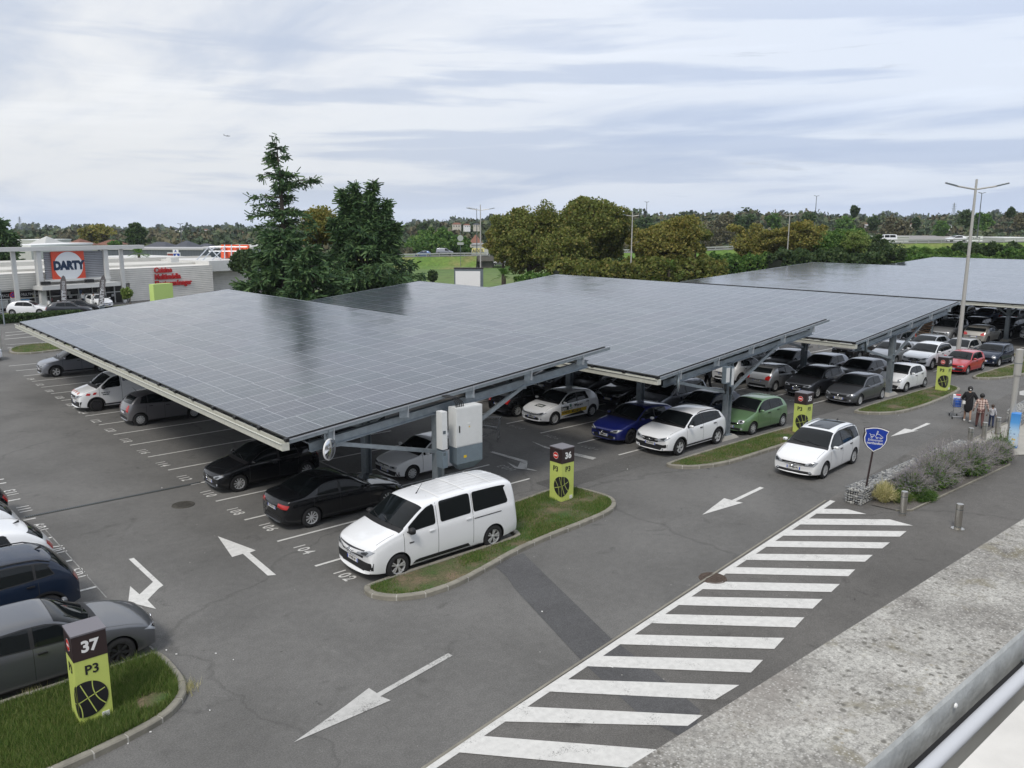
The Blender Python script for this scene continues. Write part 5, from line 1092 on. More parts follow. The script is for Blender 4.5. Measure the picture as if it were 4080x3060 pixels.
# tow bar on the saloon
# ------------------------------------------------------------------ totems
M_lime = mat('lime_panel', (0.52, 0.60, 0.15), 0.45, var=0.05, vscale=3, dirt=1); M_tot = mat('totem_dark', (0.035, 0.022, 0.022), 0.4); M_sred = mat('sign_red', (0.60, 0.03, 0.02), 0.4); M_tcap = mat('totem_cap', (0.16, 0.15, 0.165), 0.35)
def totem(px_, py_, num, label, H_=1.92, s=.57, rz=0.0, dc=0.0):
    p = gp(px_, py_); root = empty('totem_sign', (p.x, p.y, 0), rz, label, 'sign', 'parking totems on the grass islands'); s_ = s; zc_ = H_ * .74
    mb = MB(); mb.box((s_ / 2, s_ / 2, zc_ / 2 + .03), (s_, s_, zc_ - .06), M_lime); mb.build('column', root)
    mb = MB(); mb.box((s_ / 2, s_ / 2, (zc_ + H_) / 2), (s_ + .01, s_ + .01, H_ - zc_), M_tot); mb.build('head', root)
    mb = MB(); mb.box((s_ / 2, s_ / 2, H_ + .012), (s_ + .03, s_ + .03, .03), M_tcap); mb.build('cap', root)
    # front face looks along -y (s runs along +x); side face looks along -x (s runs along -y)
    Fy = Matrix.Translation((s_ / 2, -.008, 0)) @ Matrix.Rotation(R(90), 4, 'X'); Fx = Matrix.Translation((-.008, s_ / 2, 0)) @ Matrix.Rotation(R(-90), 4, 'Z') @ Matrix.Rotation(R(90), 4, 'X')
    mb = MB(); addtext(mb, num, .30, M_white, Fy @ Matrix.Translation((.0, (zc_ + H_) / 2, .001)), bold=.012); addtext(mb, num, .0001, M_white, Fx); mb.build('number', root)
    mb = MB()
    for F in (Fy, Fx): addtext(mb, 'P3', .25, M_ink, F @ Matrix.Translation((.0, zc_ - .22, .001)), bold=.006)
    mb.build('zone_lettering', root)
    mb = MB(); rr = .12
    def disc(r0, m, z, F, c=(0, (zc_ + H_) / 2)): mb.add([(c[0] + r0 * math.cos(a), c[1] + r0 * math.sin(a), z) for a in np.linspace(0, 2 * math.pi, 29)[:-1]], [tuple(range(28))], m, F)
    disc(rr, M_white, .001, Fx); disc(rr * .92, M_sred, .003, Fx); mb.add([(-.075, (zc_ + H_) / 2 - .022, .005), (.075, (zc_ + H_) / 2 - .022, .005), (.075, (zc_ + H_) / 2 + .022, .005), (-.075, (zc_ + H_) / 2 + .022, .005)], [(0, 1, 2, 3)], M_white, Fx); mb.build('no_entry_sign', root)
    # ball emblem wrapped over the corner: dark discs with pale seams
    mb = MB(); bz = zc_ * .44; br = .36
    for F, sg in ((Fy, -1), (Fx, 1)):
        # ball centre lies at the corner edge offset inwards
        c0 = sg * (s_ / 2) - sg * .10 if sg < 0 else s_ / 2 - .16
        c0 = (-s_ / 2 if sg < 0 else s_ / 2) + dc
        pl = []
        for a in np.linspace(0, 2 * math.pi, 49)[:-1]:
            x = c0 + br * math.cos(a); x = max(-s_ / 2, min(s_ / 2, x)); pl.append((x, bz + br * .98 * math.sin(a), .002))
        mb.add(pl, [tuple(range(48))], M_ink, F)
        def seam(pts): 
            pts = [p_ for p_ in pts if -s_ / 2 <= p_[0] <= s_ / 2 and ((p_[0] - c0) / br) ** 2 + ((p_[1] - bz) / br / .98) ** 2 < 1.0]
            for a_, b_ in zip(pts, pts[1:]):
                if math.hypot(b_[0] - a_[0], b_[1] - a_[1]) > .08: continue
                d = Vector((b_[0] - a_[0], b_[1] - a_[1])).normalized() ; n_ = Vector((-d.y, d.x)) * .009; a2 = a_; b2 = b_
                mb.add([(a2[0] - n_.x, a2[1] - n_.y, .004), (b2[0] - n_.x, b2[1] - n_.y, .004), (b2[0] + n_.x, b2[1] + n_.y, .004), (a2[0] + n_.x, a2[1] + n_.y, .004)], [(0, 1, 2, 3)], M_lime, F)
        tt = np.linspace(-1, 1, 30); ca, sa_ = math.cos(.35), math.sin(.35)
        rot = lambda x, y: (c0 + br * (x * ca - y * sa_), bz + br * .98 * (x * sa_ + y * ca))
        seam([rot(t_, 0.05) for t_ in tt]); seam([rot(.05, t_) for t_ in tt]); seam([rot(.42 + .3 * t_ * t_, t_) for t_ in tt]); seam([rot(-.42 - .3 * t_ * t_, t_) for t_ in tt])
    mb.build('ball_emblem', root)
    mb = MB(); mb.box((s_ * .78, -.008, zc_ * .14), (.13, .012, .12), M_plate); mb.build('service_plate', root)
    return root
totem(2236, 2012, '36', 'lime green totem numbered 36 on the nearest grass island')
totem(323, 2918, '37', 'lime green totem numbered 37 at the lower left, before the grey car', H_=1.88, dc=.16)
totem(3203, 1738, '35', 'lime green totem numbered 35 beside the moving white car', dc=-.1)
totem(3766, 1566, '34', 'lime green totem numbered 34 in front of the red hatchback', H_=2.0, dc=-.1)
M_steel = mat('brushed_steel', (0.50, 0.48, 0.44), 0.32, 0.9, var=0.08, vscale=20)
for (px_, py_, lab, base) in ((3596, 2058, 'steel bollard at the tip of the planting bed', 0), (3815, 2112, 'lone steel bollard with a round base plate on the open asphalt', 1), (3862, 1783, 'steel bollard at the corner of the pale pavement, next to the gabion', 0), (3918, 1759, 'middle one of the three steel bollards on the pale pavement', 0), (3972, 1737, 'steel bollard farthest along the pale pavement, nearest the persons', 0)):
    p = gp(px_, py_ - 4); root = empty('bollard', (p.x, p.y, 0), label=lab, cat='bollard', group='steel bollards along the walkway')
    mb = MB(); mb.lathe([(.105, 0), (.105, .80), (.10, .82), (.001, .822)], M_steel, 28); mb.build('post', root, smooth=True)
    mb = MB(); mb.lathe([(.107, .64), (.109, .65), (.107, .66)], M_galvd, 28); mb.lathe([(.107, .09), (.109, .10), (.107, .11)], M_galvd, 28)
    if base: mb.lathe([(.105, .03), (.19, .028), (.19, 0)], M_steel, 28)
    mb.build('collar', root, smooth=True)
# shield sign
p = gp(3440, 1998); root = empty('shield_sign', (p.x, p.y, 0), rz=R(-48), label='blue shield-shaped pick-up sign on a dark leaning pole beside the gabion', cat='sign')
ztop, zbt = zat(p.x, p.y, 1702), zat(p.x, p.y, 1795); hS = ztop - zbt; M_sblue = mat('sign_blue', (0.012, 0.045, 0.33), 0.4)
mb = MB(); mb.tube([(0, 0, 0), (0, 0, zbt + .15)], .032, M_tot, 10); mb.build('pole', root)
def shield(sc, z, y):
    o = [(-.5, .42), (-.36, .46), (-.2, .5), (0, .52), (.2, .5), (.36, .46), (.5, .42), (.44, .25), (.47, .05), (.42, -.15), (.28, -.34), (0, -.52), (-.28, -.34), (-.42, -.15), (-.47, .05), (-.44, .25)]
    return [(a * sc * hS * .98, y, z + b * sc * hS) for a, b in o]
mb = MB(); zm_ = (ztop + zbt) / 2; a = shield(1.04, zm_, .05); b_ = shield(1.04, zm_, -.05); n = len(a); mb.add(a + b_, [tuple(range(n)), tuple(range(2 * n - 1, n - 1, -1))] + [(i, n + i, n + (i + 1) % n, (i + 1) % n) for i in range(n)], M_tot); mb.build('back', root)
mb = MB(); mb.add(shield(1.0, zm_, -.053), [tuple(range(n))[::-1]], M_white); mb.add(shield(.92, zm_, -.056), [tuple(range(n))[::-1]], M_sblue)
Fs = Matrix.Translation((0, -.059, zm_)) @ Matrix.Rotation(R(90), 4, 'X'); addtext(mb, 'Enlèvement', .15 * hS, M_white, Fs @ Matrix.Translation((0, -.02 * hS, 0)), bold=.0, sx=.85); addtext(mb, 'marchandises', .15 * hS, M_white, Fs @ Matrix.Translation((0, -.15 * hS, 0)), bold=.002, sx=.8)
def polyl(pts, w_=.012):
    for q, r_ in zip(pts, pts[1:]): mb.bar((q[0] * hS, -.060, zm_ + q[1] * hS), (r_[0] * hS, -.060, zm_ + r_[1] * hS), .004, w_, M_white)
polyl([(-.02, .14), (.02, .24), (.10, .25), (.20, .18), (.27, .14), (.27, .09), (.0, .10), (-.02, .14)]); polyl([(-.0, .22), (.02, .38), (.06, .36), (.03, .24)]); polyl([(-.28, .24), (-.24, .22), (-.2, .12), (-.1, .13), (-.07, .2), (-.22, .19)])
for cx_ in (.04, .2, -.17): polyl([(cx_ + .03 * math.cos(a_), .08 + .03 * math.sin(a_)) for a_ in np.linspace(0, 6.29, 9)])
mb.build('face', root); root.rotation_euler = (0, R(5), R(-48))
# lamp post at the right edge, with a wrapped advertising box round its foot
p = gp(4034, 1782); M_lpost = mat('pole_grey', (0.44, 0.43, 0.40), 0.5, 0.2)
root = empty('lamp_column', (p.x + .12, p.y + .2, 0), label='broad pale lamp column at the right picture edge', cat='lamp post')
zc1_ = zat(root.location.x, root.location.y, 1392); mb = MB(); mb.tube([(0, 0, 0), (0, 0, zc1_ - 1.1)], .11, M_lpost, 16); mb.tube([(0, 0, zc1_ - 1.1), (0, 0, zc1_)], .15, M_lpost, 16); mb.build('column', root, smooth=True)
mb = MB(); mb.tube([(0, 0, zc1_ - .6), (0, 0, zc1_ - .57)], .155, M_galvd, 16); mb.build('band', root)
root = empty('advertising_box', (p.x, p.y, 0), rz=R(12), label='blue and yellow advertising box round the foot of the lamp column', cat='advertising box')
m, t, b = nodes('ad_print'); g = N(t, 'ShaderNodeTexCoord'); V = g.outputs['Object']; s3_ = N(t, 'ShaderNodeSeparateXYZ'); Lk(t, V, s3_.inputs[0])
c = ramp(t, math_(t, 'DIVIDE', s3_.outputs[2], 1.5), [(0.0, (0.03, 0.16, 0.55)), (0.06, (0.03, 0.2, 0.6)), (0.08, (0.55, 0.6, 0.7)), (0.5, (0.45, 0.65, 0.85)), (0.75, (0.10, 0.35, 0.75)), (1, (0.05, 0.25, 0.65))], 'LINEAR')
vo = N(t, 'ShaderNodeTexVoronoi', i={'Scale': 9.0}); Lk(t, V, vo.inputs['Vector']); dots = ramp(t, vo.outputs['Distance'], [(0.32, 1.0), (0.40, 0.0)], 'LINEAR'); lowz = ramp(t, s3_.outputs[2], [(0.05, 0.0), (0.1, 1.0), (0.6, 1.0), (0.68, 0.0)], 'LINEAR')
vc = ramp(t, vo.outputs['Color'], [(0.3, (0.7, 0.5, 0.1)), (0.5, (0.7, 0.6, 0.35)), (0.6, (0.6, 0.6, 0.55)), (0.75, (0.05, 0.15, 0.4))], 'CONSTANT')
Lk(t, mixc(t, math_(t, 'MULTIPLY', dots, lowz), c, vc), b.inputs['Base Color']); b.inputs['Roughness'].default_value = .5
mb = MB(); mb.box((.0, .0, .75), (.46, .34, 1.5), m)
for i in range(7): mb.add([(-.21 + i * .07, -.172, 1.42), (-.17 + i * .07, -.172, 1.42), (-.18 + i * .065, -.172, 1.28)], [(0, 2, 1)], mat('ad_pale', (.25, .55, .8), .5))
addtext(mb, '100%', .15, M_white, Matrix.Translation((0, -.176, 1.04)) @ Matrix.Rotation(R(90), 4, 'X'), bold=.008); mb.lathe([(.001, 0), (.09, 0)], mat('ad_orange', (.75, .45, .05), .5), 20, axis='y', c=(0, -.174, .9)); mb.build('printed_box', root)

# ------------------------------------------------------------------ pavement, gabions, coping
sheet('pavement', [gp(3820, 1836), gp(3812, 1800), gp(3850, 1768), gp(3995, 1694), gp(4070, 1655), gp(4300, 1560), gp(4500, 1700), gp(4100, 1812)], 0.03, M_conc)
mbk = MB(); pp = [gp(3800, 1812), gp(3850, 1768), gp(3995, 1694), gp(4070, 1655)]
for a, b_ in zip(pp, pp[1:]): mbk.bar(a + Vector((0, 0, .02)), b_ + Vector((0, 0, .02)), .12, .05, M_kerb)
mbk.build('pavement_kerb', kind='structure')
M_stone = leafmat('gabion_stone', [(0.16, 0.165, 0.17), (0.24, 0.245, 0.25), (0.32, 0.32, 0.31), (0.42, 0.42, 0.40)], rough=.85, trans=0)
def gabion(a, b_, wd, h, label):
    a, b_ = Vector(a).to_3d(), Vector(b_).to_3d(); L_ = (b_ - a).length; d = (b_ - a).normalized(); nn_ = Vector((-d.y, d.x, 0)); root = empty('gabion_wall', tuple(a), math.atan2(d.y, d.x), label, 'gabion wall')
    core = MB(); core.box((L_ / 2, wd / 2, h / 2), (L_ - .1, wd - .1, h - .06), mat('gabion_core', (.05, .05, .05), .9)); core.build('core', root)
    mb = MB(); ico = bmesh.new(); bmesh.ops.create_icosphere(ico, subdivisions=1, radius=1.0); iv = [v.co.copy() for v in ico.verts]; ifc = [tuple(v.index for v in f.verts) for f in ico.faces]; ico.free()
    def stone(c, nrm):
        s_ = rnd.uniform(.035, .06); e = Matrix.Rotation(rnd.uniform(0, 6.28), 3, Vector((rnd.gauss(0, 1), rnd.gauss(0, 1), rnd.gauss(0, 1))).normalized()); q = Vector((s_ * rnd.uniform(.9, 1.4), s_ * rnd.uniform(.7, 1.1), s_ * rnd.uniform(.5, .9)))
        mb.add([e @ Vector((v.x * q.x * rnd.uniform(.85, 1.15), v.y * q.y * rnd.uniform(.85, 1.15), v.z * q.z)) + Vector(c) for v in iv], ifc, M_stone)
    st_ = .085
    for i in range(int(L_ / st_)):
        for j in range(int(wd / st_) + 1): stone((i * st_ + rnd.uniform(0, .05), min(wd, j * st_ + rnd.uniform(0, .04)), h - .03 + rnd.uniform(-.015, .015)), None)
        for k in range(int(h / st_)):
            for yy in (0.02, wd - .02): stone((i * st_ + rnd.uniform(0, .05), yy, .04 + k * st_ + rnd.uniform(0, .03)), None)
    for j in range(int(wd / st_) + 1):
        for k in range(int(h / st_)):
            for xx in (.02, L_ - .02): stone((xx, j * st_, .04 + k * st_), None)
    mb.build('stones', root)
    wm = MB()
    for i in range(int(L_ / .2) + 1): x = min(i * .2, L_); wm.tube([(x, -.03, 0), (x, -.03, h + .02), (x, wd + .03, h + .02), (x, wd + .03, 0)], .003, M_galv, 4, cap=False)
    for k in (0.15, .3, .45): wm.tube([(0, -.03, k), (L_, -.03, k)], .003, M_galv, 4); wm.tube([(-.02, 0, k), (-.02, wd, k)], .003, M_galv, 4)
    wm.build('wire_mesh', root)
g0 = gp(3366, 2000); g1 = gp(3825, 1806) + Vector((0, 0, 0))
gabion((g0.x, g0.y - .55), (25.9, -16.75), .55, .55, 'long low gabion wall of grey stones along the planting bed')
gabion((33.0, -16.3), (36.5, -16.0), .6, .7, 'second gabion block of grey stones behind the advertising box')
# foreground coping of the building: pale concrete slab, steel rail, white upstand
zc_ = CAMP.z - 1.2 * .94 - .0
def gl(px_, py_, z): return gp(px_, py_, z)
m, t, b = nodes('coping_concrete'); g = N(t, 'ShaderNodeTexCoord'); V = g.outputs['Object']
c = ramp(t, tnoise(t, V, 3.2, 8, 0.68, 0.3), [(0.34, (0.16, 0.15, 0.135)), (0.5, (0.29, 0.28, 0.255)), (0.66, (0.43, 0.42, 0.385))], 'LINEAR')
c = mixc(t, 1, c, ramp(t, tnoise(t, V, 65, 5, 0.8), [(0.34, 0.5), (0.5, 1.0), (0.66, 1.4)], 'LINEAR'), 'MULTIPLY')
c = mixc(t, ramp(t, tnoise(t, V, 5.5, 6, 0.7, 0.5), [(0.54, 0.0), (0.66, 0.6)]), c, (0.17, 0.15, 0.09))
def spots(scale, r0, r1, mask, colr, c, amt=.85, seed=0):
    mp = N(t, 'ShaderNodeMapping'); mp.inputs['Location'].default_value = (seed, seed, 0); Lk(t, V, mp.inputs[0]); nn2 = N(t, 'ShaderNodeTexNoise', i={'Scale': scale * 2.2, 'Detail': 2}); Lk(t, mp.outputs[0], nn2.inputs['Vector'])
    ad = N(t, 'ShaderNodeVectorMath', operation='MULTIPLY_ADD'); Lk(t, nn2.outputs['Color'], ad.inputs[0]); ad.inputs[1].default_value = (.35 / scale,) * 3; Lk(t, mp.outputs[0], ad.inputs[2])
    v_ = N(t, 'ShaderNodeTexVoronoi', i={'Scale': scale}); Lk(t, ad.outputs[0], v_.inputs['Vector']); f = ramp(t, v_.outputs['Distance'], [(r0, 1.0), (r1, 0.0)], 'LINEAR')
    sel = ramp(t, math_(t, 'FRACT', math_(t, 'MULTIPLY', v_.outputs['Color'], 1.0)), [(0.45, 0.0), (0.5, 1.0)], 'LINEAR')
    mk_ = ramp(t, tnoise(t, mp.outputs[0], 2.3, 4, 0.6), [(mask, 0.0), (mask + .08, 1.0)]); f = math_(t, 'MULTIPLY', math_(t, 'MULTIPLY', f, mk_), sel); return mixc(t, math_(t, 'MULTIPLY', f, amt), c, colr)
c = mixc(t, ramp(t, tnoise(t, V, 1.3, 6, 0.7, 0.6), [(0.5, 0.0), (0.66, 0.5)]), c, (0.25, 0.225, 0.20))
c = spots(40, .22, .38, .46, (0.10, 0.095, 0.08), c, .8); c = spots(90, .2, .42, .50, (0.14, 0.125, 0.10), c, .65, 3.3); c = spots(120, .2, .4, .35, (0.60, 0.585, 0.55), c, .55, 7.7); c = spots(55, .12, .4, .55, (0.20, 0.16, 0.08), c, .6, 9.1); c = spots(160, .2, .45, .38, (0.16, 0.15, 0.13), c, .55, 5.1)
Lk(t, c, b.inputs['Base Color']); b.inputs['Roughness'].default_value = .95
bp = N(t, 'ShaderNodeBump', i={'Strength': .5, 'Distance': .004}); Lk(t, tnoise(t, V, 60, 5, .7), bp.inputs['Height']); Lk(t, bp.outputs[0], b.inputs['Normal']); M_cop = m
M_copf = mat('coping_face', (0.40, 0.41, 0.40), .8, var=.22, vscale=14, bump=.2)
o0, o1 = gp(4080, 2066, zc_), gp(2540, 3033, zc_); i0, i1 = gp(4080, 2505, zc_), gp(3456, 3060, zc_)
ud = (o0 - o1).normalized(); nd = Vector((ud.y, -ud.x, 0)); wdt = abs((i0 - o0).dot(nd)); base = o1 - ud * 6; Lc = 40
root = empty('parapet', tuple(base), math.atan2(ud.y, ud.x), 'speckled concrete parapet coping of the building in the lower right corner', 'parapet'); sY = -1
mb = MB(); mb.add([(0, 0, 0), (Lc, 0, 0), (Lc, -wdt, 0), (0, -wdt, 0), (0, 0, -.12), (Lc, 0, -.12)], [(0, 3, 2, 1), (0, 1, 5, 4)], M_cop); 
mb.add([(0, -wdt, 0), (Lc, -wdt, 0), (Lc, -wdt - .004, -.012), (0, -wdt - .004, -.012), (Lc, -wdt - .004, -.10), (0, -wdt - .004, -.10)], [(0, 3, 2, 1), (3, 5, 4, 2)], M_copf); mb.build('coping', root)
mb = MB(); mb.box((Lc / 2, -wdt / 2 , -4.3), (Lc, wdt - .08, 8.3), mat('render_wall', (.42, .41, .38), .9, var=.08)); mb.build('wall', root)
mb = MB(); mb.box((Lc / 2, -wdt - .018, -.115), (Lc, .03, .03), mat('dark_gap', (.02, .02, .022), .6)); mb.build('joint', root)
root2 = empty('handrail', tuple(base + nd * (wdt + .062) + Vector((0, 0, -.05))), math.atan2(ud.y, ud.x), 'pale steel handrail tube behind the parapet coping', 'handrail')
mb = MB(); mb.tube([(0, 0, 0), (Lc, 0, 0)], .017, mat('rail_paint', (.50, .51, .53), .5), 16); mb.build('rail', root2, smooth=True)
mb = MB()
for i in range(int(Lc)): mb.bar((i + .3, .02, -.02), (i + .3, .05, -.05), .02, .02, M_galv); mb.bar((i + .3, 0, -.02), (i + .3, 0, -.5), .03, .03, M_galv)
mb.build('bracket', root2)
mb = MB(); mb.box((Lc / 2, -wdt - .26, -.10), (Lc, .30, .12), mat('upstand_white', (.62, .60, .56), .7, var=.1, vscale=6)); up = mb.build('upstand', None, label='white rendered upstand in the very corner, inside the handrail', cat='upstand'); up.location = tuple(base); up.rotation_euler = (0, 0, math.atan2(ud.y, ud.x))
mb = MB(); mb.lathe([(.001, 0), (.006, .002), (.007, .006)], M_plate, 14, axis='y'); cp = gp(3812, 2806, zc_ - .03); o = mb.build('cap_screw', root); l_ = Matrix.Rotation(-math.atan2(ud.y, ud.x), 4, 'Z') @ (cp - base); o.location = (l_.x, -wdt - .016, -.035)
# roof deck the photographer stands on
sheet('roof_deck', [tuple((base + nd * (wdt + .35)).xy), tuple((base + nd * (wdt + .35) + ud * Lc).xy), tuple((base + nd * 12 + ud * Lc).xy), tuple((base + nd * 12).xy)], zc_ - .75, M_conc)

# ------------------------------------------------------------------ people
M_skin = mat('skin', (.36, .22, .15), .55); M_skin2 = mat('skin_dark', (.22, .13, .09), .55); M_hair = mat('hair_black', (.01, .009, .008), .5); M_blk = mat('cloth_black', (.010, .010, .012), .9); M_wh = mat('cloth_white', (.7, .7, .68), .8); M_brn = mat('cloth_brown', (.11, .05, .045), .9); M_nvy = mat('cloth_navy', (.02, .03, .07), .9)
def plaid(name, base_, dark, s_=9.0):
    m, t, b = nodes(name); g = N(t, 'ShaderNodeTexCoord'); s3 = N(t, 'ShaderNodeSeparateXYZ'); Lk(t, g.outputs['Object'], s3.inputs[0])
    a = math_(t, 'LESS_THAN', math_(t, 'FRACT', math_(t, 'MULTIPLY', s3.outputs[0], s_)), .42); b_2 = math_(t, 'LESS_THAN', math_(t, 'FRACT', math_(t, 'MULTIPLY', s3.outputs[2], s_)), .42)
    f = math_(t, 'MULTIPLY', math_(t, 'ADD', a, b_2), .5); Lk(t, mixc(t, f, base_, dark), b.inputs['Base Color']); b.inputs['Roughness'].default_value = .9; return m
M_pl1 = plaid('plaid_rust', (.62, .48, .42), (.09, .03, .03)); M_pl2 = plaid('plaid_navy', (.62, .62, .64), (.015, .02, .05), 16)
def skin_mesh(verts, edges, radii, m, name, lev=2):
    me = bpy.data.meshes.new(name); me.from_pydata([tuple(v) for v in verts], edges, []); ob = bpy.data.objects.new('t', me); COL.objects.link(ob)
    ob.modifiers.new('s', 'SKIN'); ob.modifiers.new('u', 'SUBSURF').levels = lev
    for i, r_ in enumerate(radii):
        sv_ = me.skin_vertices[0].data[i]; sv_.radius = r_ if hasattr(r_, '__len__') else (r_, r_); sv_.use_root = (i == 0)
    dg = bpy.context.evaluated_depsgraph_get(); r_ = bpy.data.meshes.new_from_object(ob.evaluated_get(dg)); bpy.data.objects.remove(ob); r_.name = name; r_.materials.clear(); r_.materials.append(m)
    for p_ in r_.polygons: p_.use_smooth = True
    return r_
def person(p, rz, h, label, skin=None, top=None, legs=None, hair=M_hair, step=.18, arms=((.0, .0), (.0, .0)), bun=False, long_dress=False, hood=False, hairlen=.0, coat_len=0.0, elbow=None, group=None):
    """y forward, x right; arms: (forward, outward) of each hand; left then right"""
    k = h / 1.70; root = empty('person', tuple(p), rz, label, 'person', group); V = lambda *a: Vector(a) * k
    sk = skin or M_skin; hl, hr = V(-.09, 0, .88), V(.09, 0, .88); kl, kr = V(-.10, step * .7, .47), V(.10, -step * .35, .47); fl, fr = V(-.10, step * 1.0, .07), V(.10, -step * 1.3, .10)
    tl_, tr_ = fl + V(0, .14, -.03), fr + V(0, .13, -.06)
    pel, wa, ch, nk, hd, tp_ = V(0, 0, .93), V(0, .0, 1.10), V(0, .0, 1.30), V(0, .01, 1.46), V(0, .03, 1.56), V(0, .03, 1.66)
    sl, sr = V(-.17, 0, 1.38), V(.17, 0, 1.38)
    def arm(s, a): return (V(s * (.21 + a[1] * .5), a[0] * .25 - .02, 1.13), V(s * (.20 + a[1]), a[0], .90 + max(0, a[0]) * .55))
    el, wl_ = arm(-1, arms[0]); er, wr = arm(1, arms[1])
    vs = [pel, wa, ch, nk, hd, tp_, hl, kl, fl, tl_, hr, kr, fr, tr_, sl, el, wl_, sr, er, wr]
    ed = [(0, 1), (1, 2), (2, 3), (3, 4), (4, 5), (0, 6), (6, 7), (7, 8), (8, 9), (0, 10), (10, 11), (11, 12), (12, 13), (2, 14), (14, 15), (15, 16), (2, 17), (17, 18), (18, 19)]
    ra = [(.13, .10), (.115, .09), (.14, .10), .052, (.075, .09), (.06, .07), .08, .055, .036, .03, .08, .055, .036, .03, .055, .042, .028, .055, .042, .028]
    b = len(vs)
    for s, wv, ev, wi in ((-1, wl_, el, 16), (1, wr, er, 19)):
        d = (wv - ev).normalized(); si = d.cross(Vector((0, 1, 0))); si = si.normalized() if si.length > .1 else Vector((1, 0, 0)); pc = wv + d * .05 * k; i0_ = len(vs); vs.append(pc); ed.append((wi, i0_)); ra.append((.034, .02))
        for f, (o, l_) in enumerate(((-.028, .06), (-.010, .075), (.010, .07), (.027, .055))):
            a_ = pc + si * o * k + d * .03 * k; i1 = len(vs); vs.append(a_); ed.append((i0_, i1)); ra.append(.010); vs.append(a_ + d * l_ * k * .7 + Vector((0, .02, 0)) * k); ed.append((i1, i1 + 1)); ra.append(.008)
        i1 = len(vs); vs.append(wv + si * .045 * k * s + d * .05 * k); ed.append((i0_, i1)); ra.append(.011)
    ra = [tuple(q * k for q in (r_ if hasattr(r_, '__len__') else (r_, r_))) for r_ in ra]
    link('body', skin_mesh(vs, ed, ra, sk, 'body'), root)
    def seg(name, idx, eds, rr, m, extra=()):
        v2 = [vs[i] if not isinstance(i, Vector) else i for i in idx]; link(name, skin_mesh(v2, eds, [tuple(q * k for q in (r_ if hasattr(r_, '__len__') else (r_, r_))) for r_ in rr], m, name), root)
    if top: 
        low = V(0, 0, .93 - coat_len)
        seg('top', [2, 1, 0, low, 14, 15, el.lerp(wl_, .9), 17, 18, er.lerp(wr, .9)], [(0, 1), (1, 2), (2, 3), (0, 4), (4, 5), (5, 6), (0, 7), (7, 8), (8, 9)], [(.175, .13), (.15, .12), (.17, .14), (.185 + coat_len * .15, .15 + coat_len * .2), .078, .06, .05, .078, .06, .05], top)
    if long_dress: seg('dress', [2, 1, 0, V(0, 0, .7), V(0, .02, .42), 14, 15, el.lerp(wl_, .35), 17, 18, er.lerp(wr, .35)], [(0, 1), (1, 2), (2, 3), (3, 4), (0, 5), (5, 6), (6, 7), (0, 8), (8, 9), (9, 10)], [(.19, .14), (.185, .15), (.21, .17), (.21, .17), (.17, .13), .09, .085, .07, .09, .085, .07], top_or(long_dress))
    if legs: seg('trousers', [0, 6, 7, 8, 10, 11, 12], [(0, 1), (1, 2), (2, 3), (0, 4), (4, 5), (5, 6)], [(.15, .12), .10, .075, .055, .10, .075, .055], legs)
    for a_, b_ in ((fl, tl_), (fr, tr_)):
        mb = MB(); mb.tube([a_ + V(0, -.05, -.02), a_ + V(0, .02, -.01), b_ + V(0, .03, .0)], [.04 * k, .05 * k, .03 * k], M_ink if not long_dress else M_blk, 8); mb.build('shoe', root, smooth=True)
    hm = MB(); c_ = hd + V(0, -.015, .045); rad = .115 * k
    hm.lathe([(rad * math.sin(a_) + .0005, -rad * 1.12 * math.cos(a_)) for a_ in np.linspace(.95 if not hairlen else .4, math.pi, 8)], hair, 14, c=(c_.x, c_.y - .012 * k, c_.z)); 
    if bun: hm.lathe([(.05 * k * math.sin(a_) + .0004, -.05 * k * math.cos(a_)) for a_ in np.linspace(0, math.pi, 7)], hair, 10, c=(c_.x, c_.y - .09 * k, c_.z + .08 * k))
    hm.build('hair', root, smooth=True)
    fm = MB(); fy = hd.y + .085 * k
    for s in (-1, 1): fm.lathe([(.001, 0), (.010 * k, .003)], M_ink, 8, axis='y', c=(s * .03 * k, fy, hd.z + .03 * k))
    fm.add([(-.012 * k, fy, hd.z), (.012 * k, fy, hd.z), (0, fy + .025 * k, hd.z - .002), (0, fy, hd.z + .035 * k)], [(0, 1, 2), (1, 3, 2), (3, 0, 2)], sk); fm.bar((-.02 * k, fy - .005, hd.z - .03 * k), (.02 * k, fy - .005, hd.z - .03 * k), .006, .006, M_sred)
    for s in (-1, 1): fm.lathe([(.001, 0), (.018 * k, .004), (.001, .012)], sk, 8, axis='y', c=(s * .082 * k, hd.y, hd.z + .02 * k))
    fm.build('face', root); return root
def top_or(x): return x if not isinstance(x, bool) else M_blk
away = math.atan2(FV.y, FV.x) - R(90) + R(-22)
p1 = gp(3852, 1680); w1 = person(p1, away, 1.72, 'woman in a loose black dress with white hair clip pushing a trolley', long_dress=M_blk, step=.16, arms=((.30, .10), (.05, .22)), skin=M_skin, hairlen=1)
mb = MB(); mb.box((0, -.10, 1.60), (.06, .02, .05), M_white); mb.build('hair_clip', w1); mb = MB(); mb.tube([(-.16, -.10, 1.0), (.0, -.16, 1.2), (.14, -.12, 1.42)], .010, M_tot, 6); mb.build('bag_strap', w1); mb = MB(); mb.box((-.22, -.05, .95), (.12, .12, .14), M_wh); mb.build('white_bag', w1)
for ch in w1.children:
    if ch.name.startswith('shoe'): ch.data.materials[0] = M_wh
p2 = gp(3900, 1704); w2 = person(p2, away, 1.62, 'woman in a pink and brown chequered coat holding a child by the hand', top=M_pl1, legs=M_brn, coat_len=.22, step=.16, arms=((.02, .10), (.05, .12)), skin=M_skin2)
